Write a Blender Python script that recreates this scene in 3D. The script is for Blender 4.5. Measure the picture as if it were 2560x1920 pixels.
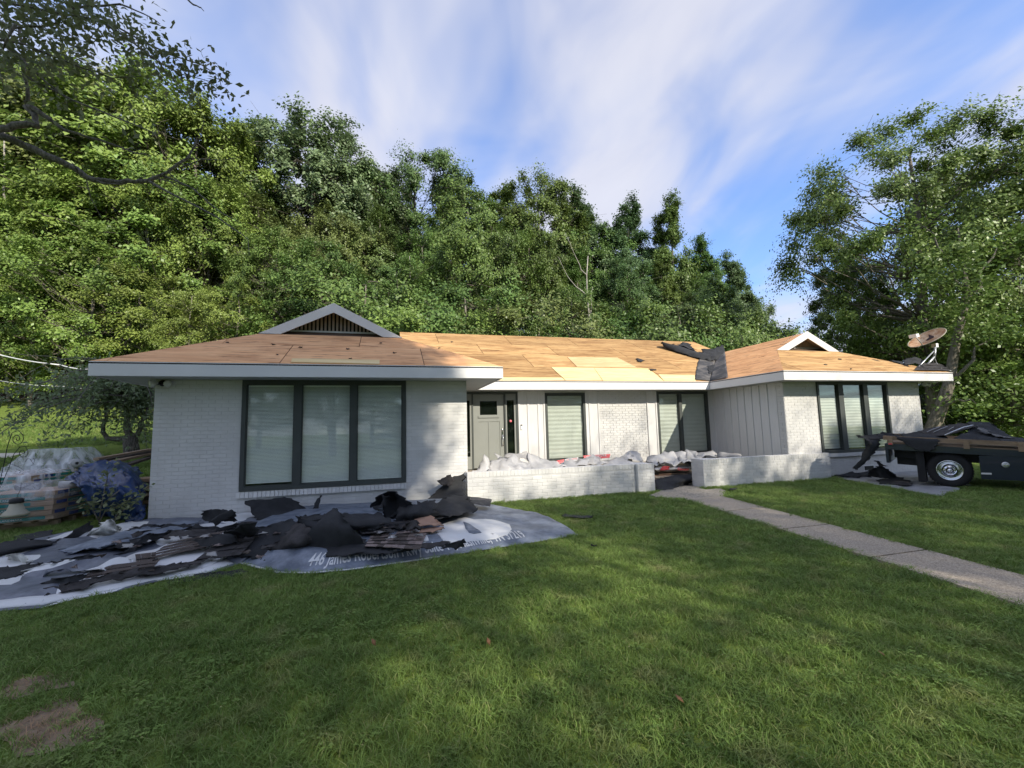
import bpy, math, random
import numpy as np
from mathutils import Vector, Matrix, noise
from mathutils.geometry import delaunay_2d_cdt

# ------------------------------------------------------------------ camera, sky, sun, exposure
scene = bpy.context.scene
COL = scene.collection
for o in list(bpy.data.objects):
    bpy.data.objects.remove(o)
R = math.radians
CAM = np.array([3.8296, -8.8347, 1.4383])
YAW, PITCH, ROLL, FPX = 0.2756, 0.0997, -0.0255, 1100.39      # measured from the house's own edges
_F = np.array([math.sin(YAW) * math.cos(PITCH), math.cos(YAW) * math.cos(PITCH), math.sin(PITCH)])
_R = np.array([math.cos(YAW), -math.sin(YAW), 0.0])
_U = np.cross(_R, _F)
_R2 = _R * math.cos(ROLL) + _U * math.sin(ROLL)
_U2 = -_R * math.sin(ROLL) + _U * math.cos(ROLL)
cd = bpy.data.cameras.new('camera')
cam = bpy.data.objects.new('camera', cd)
COL.objects.link(cam)
cam.matrix_world = Matrix(((_R2[0], _U2[0], -_F[0], CAM[0]), (_R2[1], _U2[1], -_F[1], CAM[1]),
                           (_R2[2], _U2[2], -_F[2], CAM[2]), (0, 0, 0, 1)))
cd.sensor_width = 36
cd.lens = 36 * FPX / 2560
cd.clip_start, cd.clip_end = 0.05, 3000
scene.camera = cam

SUN_DIR = Vector((0.45, -1.0, 0.70)).normalized()              # towards the sun: low, behind the camera's right shoulder
SUN_EL = math.asin(SUN_DIR.z)
SUN_AZ = math.atan2(SUN_DIR.x, SUN_DIR.y)                      # from +Y clockwise
SKY_STRENGTH, SUN_STRENGTH, EXPOSURE = 0.15, 3.0, 1.12
sd = bpy.data.lights.new('sun', 'SUN')
sd.energy, sd.angle, sd.color = SUN_STRENGTH, R(0.53), (1.0, 0.93, 0.80)
sun = bpy.data.objects.new('sun', sd)
COL.objects.link(sun)
sun.rotation_euler = (-SUN_DIR).to_track_quat('-Z', 'Y').to_euler()
sun.location = (10, -30, 30)

world = bpy.data.worlds.new('World')
scene.world = world
world.use_nodes = True
wt = world.node_tree
wt.nodes.clear()
def wn(t, **k):
    n = wt.nodes.new(t)
    for a, b in k.items():
        setattr(n, a, b)
    return n
def wl(a, b): wt.links.new(a, b)
w_out = wn('ShaderNodeOutputWorld'); w_bg = wn('ShaderNodeBackground'); w_bg.inputs[1].default_value = SKY_STRENGTH
sky = wn('ShaderNodeTexSky', sky_type='NISHITA', sun_disc=False, sun_elevation=SUN_EL, sun_rotation=SUN_AZ)
sky.air_density, sky.dust_density, sky.ozone_density = 1.0, 0.6, 2.2
tc = wn('ShaderNodeTexCoord')
sep = wn('ShaderNodeSeparateXYZ'); wl(tc.outputs['Generated'], sep.inputs[0])
def wm(op, a, b=None, c=None):
    n = wn('ShaderNodeMath', operation=op)
    for i, x in enumerate((a, b, c)):
        if x is None: continue
        if isinstance(x, (int, float)): n.inputs[i].default_value = x
        else: wl(x, n.inputs[i])
    return n.outputs[0]
zz = wm('ADD', wm('MAXIMUM', sep.outputs[2], 0.0), 0.20)
comb = wn('ShaderNodeCombineXYZ')
wl(wm('DIVIDE', sep.outputs[0], zz), comb.inputs[0]); wl(wm('DIVIDE', sep.outputs[1], zz), comb.inputs[1])
# cloud streets run along the viewing direction; the layer is a flat deck seen in perspective
def cloud_noise(rot, loc, scl, scale, det, rough, dist):
    mp = wn('ShaderNodeMapping'); wl(comb.outputs[0], mp.inputs[0])
    mp.inputs['Rotation'].default_value = (0, 0, R(rot)); mp.inputs['Location'].default_value = (*loc, 0); mp.inputs['Scale'].default_value = (*scl, 1)
    n = wn('ShaderNodeTexNoise'); wl(mp.outputs[0], n.inputs['Vector']); n.inputs['Scale'].default_value = scale; n.inputs['Detail'].default_value = det
    n.inputs['Roughness'].default_value = rough; n.inputs['Distortion'].default_value = dist; return n.outputs[0]
CLOUD_LOC = (2.62, 1.7)
big = cloud_noise(13, CLOUD_LOC, (1.0, 0.40), 1.5, 4, .5, .4)
fine = cloud_noise(13, (0, 0), (1.0, 0.6), 3.6, 4, .5, .6)
cov = wm('ADD', wm('MULTIPLY', big, 0.78), wm('MULTIPLY', fine, 0.22))
rmp = wn('ShaderNodeMapRange', interpolation_type='SMOOTHSTEP'); wl(cov, rmp.inputs[0])
rmp.inputs['From Min'].default_value = 0.35; rmp.inputs['From Max'].default_value = 0.575
rmp.inputs['To Min'].default_value = 0.12; rmp.inputs['To Max'].default_value = 0.93
mixc = wn('ShaderNodeMix', data_type='RGBA'); wl(rmp.outputs[0], mixc.inputs[0])
skyboost = wn('ShaderNodeMix', data_type='RGBA', blend_type='MULTIPLY'); skyboost.inputs[0].default_value = 1
wl(sky.outputs[0], skyboost.inputs[6]); skyboost.inputs[7].default_value = (0.58, 0.75, 1.0, 1)
ccol = wn('ShaderNodeMix', data_type='RGBA'); wl(fine, ccol.inputs[0]); ccol.inputs[6].default_value = (2.05, 2.1, 2.5, 1); ccol.inputs[7].default_value = (2.75, 2.78, 3.05, 1)
wl(skyboost.outputs[2], mixc.inputs[6]); wl(ccol.outputs[2], mixc.inputs[7])
wl(mixc.outputs[2], w_bg.inputs[0]); wl(w_bg.outputs[0], w_out.inputs[0])

vs = scene.view_settings
vs.view_transform, vs.look, vs.exposure, vs.gamma, vs.use_curve_mapping = 'Standard', 'None', EXPOSURE, 1, False
scene.cycles.max_bounces = 8
scene.cycles.transparent_max_bounces = 8
scene.cycles.diffuse_bounces = 4
scene.cycles.caustics_reflective = scene.cycles.caustics_refractive = False

# ------------------------------------------------------------------ helpers
def ray(px, py):
    """direction through a point of the 2560x1920 photograph"""
    return _F + _R2 * (px - 1280) / FPX - _U2 * (py - 960) / FPX
def atX(px, py, X): d = ray(px, py); return CAM + d * (X - CAM[0]) / d[0]
def atY(px, py, Y): d = ray(px, py); return CAM + d * (Y - CAM[1]) / d[1]
def atZ(px, py, Z=0.0): d = ray(px, py); return CAM + d * (Z - CAM[2]) / d[2]
def atD(px, py, D): return CAM + ray(px, py) * D
def xY(px, py, Y): return float(atY(px, py, Y)[0])
def sstep(a, b, x):
    t = np.clip((x - a) / (b - a), 0, 1)
    return t * t * (3 - 2 * t)
def nz(x, y, z=0.0, s=1.0): return noise.noise(Vector((x * s, y * s, z * s)))

def tag(o, label=None, cat=None, group=None, kind=None):
    if label: o['label'] = label
    if cat: o['category'] = cat
    if group: o['group'] = group
    if kind: o['kind'] = kind
    return o
def empty(name, loc=(0, 0, 0), rz=0.0, label=None, cat=None, group=None):
    o = bpy.data.objects.new(name, None)
    o.location = loc; o.rotation_euler = (0, 0, rz); o.empty_display_size = 0.2
    COL.objects.link(o)
    return tag(o, label, cat, group)
def link(name, me, m=None, parent=None, loc=(0, 0, 0)):
    o = bpy.data.objects.new(name, me)
    COL.objects.link(o)
    if m is not None and not me.materials:
        for x in (m if isinstance(m, (list, tuple)) else [m]): me.materials.append(x)
    if parent is not None: o.parent = parent
    o.location = loc
    return o

class MB:
    """collects faces for ONE mesh object"""
    def __init__(s): s.v, s.f, s.m, s.uv, s.smooth = [], [], [], [], []
    def add(s, vs_, fs, mi=0, uv=None, smooth=False):
        b = len(s.v); s.v += [tuple(map(float, p)) for p in vs_]
        for i, f in enumerate(fs):
            s.f.append([b + k for k in f]); s.m.append(mi); s.smooth.append(smooth)
        return s
    def box(s, x0, x1, y0, y1, z0, z1, mi=0):
        return s.add([(x0, y0, z0), (x1, y0, z0), (x1, y1, z0), (x0, y1, z0), (x0, y0, z1), (x1, y0, z1), (x1, y1, z1), (x0, y1, z1)],
                     [(0, 3, 2, 1), (4, 5, 6, 7), (0, 1, 5, 4), (1, 2, 6, 5), (2, 3, 7, 6), (3, 0, 4, 7)], mi)
    def obox(s, c, ax, ay, az, mi=0):
        c, ax, ay, az = map(np.array, (c, ax, ay, az)); P = []
        for k in (-1, 1):
            for i, j in ((-1, -1), (1, -1), (1, 1), (-1, 1)): P.append(c + ax * i + ay * j + az * k)
        return s.add(P, [(0, 3, 2, 1), (4, 5, 6, 7), (0, 1, 5, 4), (1, 2, 6, 5), (2, 3, 7, 6), (3, 0, 4, 7)], mi)
    def prism(s, poly, off, mi=0):
        """polygon (3D) extruded by vector off"""
        n = len(poly); P = [np.array(p, float) for p in poly]; Q = [p + np.array(off, float) for p in P]
        return s.add(P + Q, [tuple(range(n))[::-1], tuple(range(n, 2 * n))] + [(i, (i + 1) % n, n + (i + 1) % n, n + i) for i in range(n)], mi)
    def tube(s, pts, rad, n=6, mi=0, cap=True):
        pts = [np.array(p, float) for p in pts]; k = len(pts)
        if not hasattr(rad, '__len__'): rad = [rad] * k
        V, Fc = [], []; u = None
        for i, p in enumerate(pts):
            t = pts[min(i + 1, k - 1)] - pts[max(i - 1, 0)]; t = t / (np.linalg.norm(t) + 1e-9)
            if u is None:
                a = np.array([0, 0, 1.0]) if abs(t[2]) < .9 else np.array([1.0, 0, 0]); u = np.cross(t, a)
            u = u - t * (u @ t); u /= np.linalg.norm(u) + 1e-9; w = np.cross(t, u)
            for j in range(n):
                an = 2 * math.pi * j / n; V.append(p + (u * math.cos(an) + w * math.sin(an)) * rad[i])
        for i in range(k - 1):
            for j in range(n): Fc.append((i * n + j, i * n + (j + 1) % n, (i + 1) * n + (j + 1) % n, (i + 1) * n + j))
        if cap: Fc += [tuple(range(n))[::-1], tuple(range((k - 1) * n, k * n))]
        return s.add(V, Fc, mi, smooth=True)
    def lathe(s, prof, c=(0, 0, 0), axis=(0, 0, 1), n=20, mi=0):
        """profile of (radius, height) turned about an axis"""
        ax = np.array(axis, float); ax /= np.linalg.norm(ax)
        a = np.array([0, 0, 1.0]) if abs(ax[2]) < .9 else np.array([1.0, 0, 0]); u = np.cross(ax, a); u /= np.linalg.norm(u); w = np.cross(ax, u)
        V = [np.array(c) + ax * h + (u * math.cos(2 * math.pi * j / n) + w * math.sin(2 * math.pi * j / n)) * r for r, h in prof for j in range(n)]
        Fc = [(i * n + j, i * n + (j + 1) % n, (i + 1) * n + (j + 1) % n, (i + 1) * n + j) for i in range(len(prof) - 1) for j in range(n)]
        return s.add(V, Fc, mi, smooth=True)
    def mesh(s, name):
        me = bpy.data.meshes.new(name); me.from_pydata(s.v, [], s.f)
        me.polygons.foreach_set('material_index', s.m); me.polygons.foreach_set('use_smooth', s.smooth)
        me.update(); return me
    def build(s, name, m, parent=None, loc=(0, 0, 0)): return link(name, s.mesh(name), m, parent, loc)

def fast_mesh(name, V, Q, smooth=False):
    """V (n,3), Q (m,k) -> mesh through foreach_set"""
    V = np.asarray(V, np.float32); Q = np.asarray(Q, np.int32); k = Q.shape[1]
    me = bpy.data.meshes.new(name); me.vertices.add(len(V)); me.vertices.foreach_set('co', V.ravel())
    me.loops.add(Q.size); me.loops.foreach_set('vertex_index', Q.ravel())
    me.polygons.add(len(Q)); me.polygons.foreach_set('loop_start', np.arange(0, Q.size, k, dtype=np.int32))
    me.polygons.foreach_set('loop_total', np.full(len(Q), k, np.int32))
    if smooth: me.polygons.foreach_set('use_smooth', np.ones(len(Q), bool))
    me.update(calc_edges=True); me.validate(); return me

# ------------------------------------------------------------------ materials
def M(name, col, rough=0.7, var=0.15, scale=3.0, bump=0.0, bscale=60.0, spec=0.35, metal=0.0, col2=None, stretch=None, coat=0.0, obj=0.0, trans=0.0, thresh=None, detail=5):
    m = bpy.data.materials.new(name); m.use_nodes = True; t = m.node_tree; N = t.nodes; N.clear(); L = t.links.new
    out = N.new('ShaderNodeOutputMaterial'); b = N.new('ShaderNodeBsdfPrincipled'); L(b.outputs[0], out.inputs[0])
    b.inputs['Roughness'].default_value = rough; b.inputs['Specular IOR Level'].default_value = spec; b.inputs['Metallic'].default_value = metal
    b.inputs['Coat Weight'].default_value = coat
    g = N.new('ShaderNodeNewGeometry'); src = g.outputs['Position']
    if stretch:
        mpn = N.new('ShaderNodeMapping'); L(src, mpn.inputs[0]); mpn.inputs['Scale'].default_value = stretch; src = mpn.outputs[0]
    no = N.new('ShaderNodeTexNoise'); L(src, no.inputs['Vector']); no.inputs['Scale'].default_value = scale
    no.inputs['Detail'].default_value = detail; no.inputs['Roughness'].default_value = 0.62
    fac = no.outputs[0]
    mr = N.new('ShaderNodeMapRange'); L(fac, mr.inputs[0]); lo, hi = thresh or (0.3, 0.7)
    mr.inputs['From Min'].default_value, mr.inputs['From Max'].default_value = lo, hi
    mx = N.new('ShaderNodeMix'); mx.data_type = 'RGBA'; L(mr.outputs[0], mx.inputs[0])
    c = np.array(col[:3])
    mx.inputs[6].default_value = (*(c * (1 - var)), 1)
    mx.inputs[7].default_value = (*(col2[:3] if col2 else np.minimum(c * (1 + var), 0.95)), 1)
    colsrc = mx.outputs[2]
    if obj:
        oi = N.new('ShaderNodeObjectInfo'); hs = N.new('ShaderNodeHueSaturation'); L(colsrc, hs.inputs['Color'])
        mm = N.new('ShaderNodeMapRange'); L(oi.outputs['Random'], mm.inputs[0]); mm.inputs['To Min'].default_value = 1 - obj; mm.inputs['To Max'].default_value = 1 + obj
        L(mm.outputs[0], hs.inputs['Value']); colsrc = hs.outputs[0]
    L(colsrc, b.inputs['Base Color'])
    if bump:
        n2_ = N.new('ShaderNodeTexNoise'); L(g.outputs['Position'], n2_.inputs['Vector']); n2_.inputs['Scale'].default_value = bscale; n2_.inputs['Detail'].default_value = 4
        bp = N.new('ShaderNodeBump'); bp.inputs['Strength'].default_value = bump; bp.inputs['Distance'].default_value = 0.01
        L(n2_.outputs[0], bp.inputs['Height']); L(bp.outputs[0], b.inputs['Normal'])
    if trans:
        tr = N.new('ShaderNodeBsdfTranslucent'); L(colsrc, tr.inputs[0]); ms = N.new('ShaderNodeMixShader'); ms.inputs[0].default_value = trans
        L(b.outputs[0], ms.inputs[1]); L(tr.outputs[0], ms.inputs[2]); L(ms.outputs[0], out.inputs[0])
    return m

def leaf_mat(name, c1, c2, trans=0.25, hue=0.018, val=0.28, rough=0.42):
    """foliage: colour differs from leaf to leaf and from tree to tree"""
    m = bpy.data.materials.new(name); m.use_nodes = True; t = m.node_tree; N = t.nodes; N.clear(); L = t.links.new
    out = N.new('ShaderNodeOutputMaterial'); b = N.new('ShaderNodeBsdfPrincipled'); b.inputs['Roughness'].default_value = rough; b.inputs['Specular IOR Level'].default_value = 0.3
    g = N.new('ShaderNodeNewGeometry'); oi = N.new('ShaderNodeObjectInfo')
    mx = N.new('ShaderNodeMix'); mx.data_type = 'RGBA'; L(g.outputs['Random Per Island'], mx.inputs[0]); mx.inputs[6].default_value = (*c1, 1); mx.inputs[7].default_value = (*c2, 1)
    hs = N.new('ShaderNodeHueSaturation'); L(mx.outputs[2], hs.inputs['Color'])
    a = N.new('ShaderNodeMapRange'); L(oi.outputs['Random'], a.inputs[0]); a.inputs['To Min'].default_value = 0.5 - hue; a.inputs['To Max'].default_value = 0.5 + hue; L(a.outputs[0], hs.inputs['Hue'])
    no = N.new('ShaderNodeTexNoise'); L(g.outputs['Position'], no.inputs['Vector']); no.inputs['Scale'].default_value = 0.35; no.inputs['Detail'].default_value = 2
    v = N.new('ShaderNodeMapRange'); L(no.outputs[0], v.inputs[0]); v.inputs['From Min'].default_value = .3; v.inputs['From Max'].default_value = .7
    v.inputs['To Min'].default_value = 1 - val; v.inputs['To Max'].default_value = 1 + val; L(v.outputs[0], hs.inputs['Value'])
    L(hs.outputs[0], b.inputs['Base Color'])
    tr = N.new('ShaderNodeBsdfTranslucent'); L(hs.outputs[0], tr.inputs[0]); ms = N.new('ShaderNodeMixShader'); ms.inputs[0].default_value = trans
    L(b.outputs[0], ms.inputs[1]); L(tr.outputs[0], ms.inputs[2]); L(ms.outputs[0], out.inputs[0])
    return m

def ply_mat(name, base, dark, light, stain=0.85, obj=0.22, fleck=0.85):
    """weathered sheathing: grain runs along the sheet (u), dark flecks, rusty stains"""
    m = bpy.data.materials.new(name); m.use_nodes = True; t = m.node_tree; N = t.nodes; N.clear(); L = t.links.new
    out = N.new('ShaderNodeOutputMaterial'); b = N.new('ShaderNodeBsdfPrincipled'); L(b.outputs[0], out.inputs[0]); b.inputs['Roughness'].default_value = .85; b.inputs['Specular IOR Level'].default_value = .15
    uv = N.new('ShaderNodeUVMap'); uv.uv_map = 'uv'; oi = N.new('ShaderNodeObjectInfo')
    off = N.new('ShaderNodeCombineXYZ'); L(oi.outputs['Random'], off.inputs[2])
    sc = N.new('ShaderNodeVectorMath'); sc.operation = 'SCALE'; L(off.outputs[0], sc.inputs[0]); sc.inputs['Scale'].default_value = 37
    ad = N.new('ShaderNodeVectorMath'); ad.operation = 'ADD'; L(uv.outputs[0], ad.inputs[0]); L(sc.outputs[0], ad.inputs[1])
    def nzn(stre, scale, det=6, ro=.6, dist=0.0):
        mpn = N.new('ShaderNodeMapping'); L(ad.outputs[0], mpn.inputs[0]); mpn.inputs['Scale'].default_value = stre
        n = N.new('ShaderNodeTexNoise'); L(mpn.outputs[0], n.inputs['Vector']); n.inputs['Scale'].default_value = scale; n.inputs['Detail'].default_value = det; n.inputs['Roughness'].default_value = ro; n.inputs['Distortion'].default_value = dist
        return n.outputs[0]
    def rng(x, a, b_, lo=0., hi=1.):
        r = N.new('ShaderNodeMapRange'); L(x, r.inputs[0]); r.inputs['From Min'].default_value = a; r.inputs['From Max'].default_value = b_; r.inputs['To Min'].default_value = lo; r.inputs['To Max'].default_value = hi; return r.outputs[0]
    def mix(f, A, B_):
        x = N.new('ShaderNodeMix'); x.data_type = 'RGBA'; L(f, x.inputs[0])
        for i, q in ((6, A), (7, B_)):
            if isinstance(q, tuple): x.inputs[i].default_value = (*q, 1)
            else: L(q, x.inputs[i])
        return x.outputs[2]
    grain = rng(nzn((.9, 9, 1), 1.6), .36, .66)
    c = mix(grain, base, light)
    c = mix(rng(nzn((.45, 2.6, 1), 1.3, 8, .72, .8), .43, .64, 0, stain), c, dark)
    c = mix(rng(nzn((1.6, 16, 1), 1.2, 4), .575, .66, 0, fleck), c, tuple(x * .42 for x in dark))
    hs = N.new('ShaderNodeHueSaturation'); L(c, hs.inputs['Color']); L(rng(oi.outputs['Random'], 0, 1, 1 - obj, 1 + obj), hs.inputs['Value'])
    L(hs.outputs[0], b.inputs['Base Color'])
    bp = N.new('ShaderNodeBump'); bp.inputs['Strength'].default_value = .35; bp.inputs['Distance'].default_value = .004; L(grain, bp.inputs['Height']); L(bp.outputs[0], b.inputs['Normal'])
    return m

def glass_mat(name, tint=(0.95, 0.97, 0.955)):
    m = bpy.data.materials.new(name); m.use_nodes = True; t = m.node_tree; N = t.nodes; N.clear(); L = t.links.new
    out = N.new('ShaderNodeOutputMaterial'); a = N.new('ShaderNodeBsdfTransparent'); a.inputs[0].default_value = (*tint, 1)
    g = N.new('ShaderNodeBsdfGlossy'); g.inputs['Roughness'].default_value = .015; g.inputs[0].default_value = (.95, 1, .97, 1)
    lw = N.new('ShaderNodeLayerWeight'); lw.inputs[0].default_value = .5; pw_ = N.new('ShaderNodeMath'); pw_.operation = 'POWER'; L(lw.outputs['Facing'], pw_.inputs[0]); pw_.inputs[1].default_value = 3.5
    ad = N.new('ShaderNodeMath'); ad.operation = 'MULTIPLY_ADD'; L(pw_.outputs[0], ad.inputs[0]); ad.inputs[1].default_value = .8; ad.inputs[2].default_value = .032
    ms = N.new('ShaderNodeMixShader'); L(ad.outputs[0], ms.inputs[0]); L(a.outputs[0], ms.inputs[1]); L(g.outputs[0], ms.inputs[2]); L(ms.outputs[0], out.inputs[0])
    return m

def film_mat(name, alpha=0.45):
    """clear polythene: part see-through, part milky, shiny folds"""
    m = bpy.data.materials.new(name); m.use_nodes = True; t = m.node_tree; N = t.nodes; N.clear(); L = t.links.new
    out = N.new('ShaderNodeOutputMaterial'); a = N.new('ShaderNodeBsdfTransparent'); b = N.new('ShaderNodeBsdfPrincipled')
    b.inputs['Base Color'].default_value = (.92, .93, .95, 1); b.inputs['Roughness'].default_value = .22; b.inputs['Specular IOR Level'].default_value = .8
    g = N.new('ShaderNodeNewGeometry'); no = N.new('ShaderNodeTexNoise'); mpf = N.new('ShaderNodeMapping'); mpf.inputs['Scale'].default_value = (1, 1, .3); L(g.outputs['Position'], mpf.inputs[0]); L(mpf.outputs[0], no.inputs['Vector']); no.inputs['Scale'].default_value = 7; no.inputs['Detail'].default_value = 5; no.inputs['Distortion'].default_value = .7
    r = N.new('ShaderNodeMapRange'); L(no.outputs[0], r.inputs[0]); r.inputs['From Min'].default_value = .35; r.inputs['From Max'].default_value = .7; r.inputs['To Min'].default_value = alpha * .35; r.inputs['To Max'].default_value = min(1, alpha * 1.7)
    bp = N.new('ShaderNodeBump'); bp.inputs['Strength'].default_value = .6; bp.inputs['Distance'].default_value = .03; L(no.outputs[0], bp.inputs['Height']); L(bp.outputs[0], b.inputs['Normal'])
    ms = N.new('ShaderNodeMixShader'); L(r.outputs[0], ms.inputs[0]); L(a.outputs[0], ms.inputs[1]); L(b.outputs[0], ms.inputs[2]); L(ms.outputs[0], out.inputs[0])
    return m

def tarp_mat(name, dark, light, cells=1.3, amount=0.5, seed=0.0, white=(.66, .66, .65)):
    """printed vinyl: slate ground with worn pale mottling and large white printed shapes"""
    m = bpy.data.materials.new(name); m.use_nodes = True; t = m.node_tree; N = t.nodes; N.clear(); L = t.links.new
    out = N.new('ShaderNodeOutputMaterial'); b = N.new('ShaderNodeBsdfPrincipled'); L(b.outputs[0], out.inputs[0]); b.inputs['Roughness'].default_value = .5
    g = N.new('ShaderNodeNewGeometry')
    no = N.new('ShaderNodeTexNoise'); L(g.outputs['Position'], no.inputs['Vector']); no.inputs['Scale'].default_value = 4; no.inputs['Detail'].default_value = 8; no.inputs['Roughness'].default_value = .7
    r = N.new('ShaderNodeMapRange'); L(no.outputs[0], r.inputs[0]); r.inputs['From Min'].default_value = .38; r.inputs['From Max'].default_value = .68
    mx = N.new('ShaderNodeMix'); mx.data_type = 'RGBA'; L(r.outputs[0], mx.inputs[0]); mx.inputs[6].default_value = (*dark, 1); mx.inputs[7].default_value = (*light, 1)
    c = mx.outputs[2]
    if amount:
        ad = N.new('ShaderNodeVectorMath'); ad.operation = 'ADD'; L(g.outputs['Position'], ad.inputs[0]); ad.inputs[1].default_value = (seed, seed * .7, 0)
        wv = N.new('ShaderNodeTexNoise'); L(ad.outputs[0], wv.inputs['Vector']); wv.inputs['Scale'].default_value = 1.2
        a2 = N.new('ShaderNodeVectorMath'); a2.operation = 'MULTIPLY_ADD'; L(wv.outputs['Color'], a2.inputs[0]); a2.inputs[1].default_value = (.5, .5, 0); L(ad.outputs[0], a2.inputs[2])
        vo = N.new('ShaderNodeTexVoronoi'); L(a2.outputs[0], vo.inputs['Vector']); vo.inputs['Scale'].default_value = cells
        s3 = N.new('ShaderNodeSeparateColor'); L(vo.outputs['Color'], s3.inputs[0])
        gt = N.new('ShaderNodeMath'); gt.operation = 'LESS_THAN'; L(s3.outputs[0], gt.inputs[0]); gt.inputs[1].default_value = amount
        m2 = N.new('ShaderNodeMix'); m2.data_type = 'RGBA'; L(gt.outputs[0], m2.inputs[0]); L(c, m2.inputs[6]); m2.inputs[7].default_value = (*white, 1); c = m2.outputs[2]
    L(c, b.inputs['Base Color'])
    bp = N.new('ShaderNodeBump'); bp.inputs['Strength'].default_value = .3; bp.inputs['Distance'].default_value = .02; L(no.outputs[0], bp.inputs['Height']); L(bp.outputs[0], b.inputs['Normal'])
    return m

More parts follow.
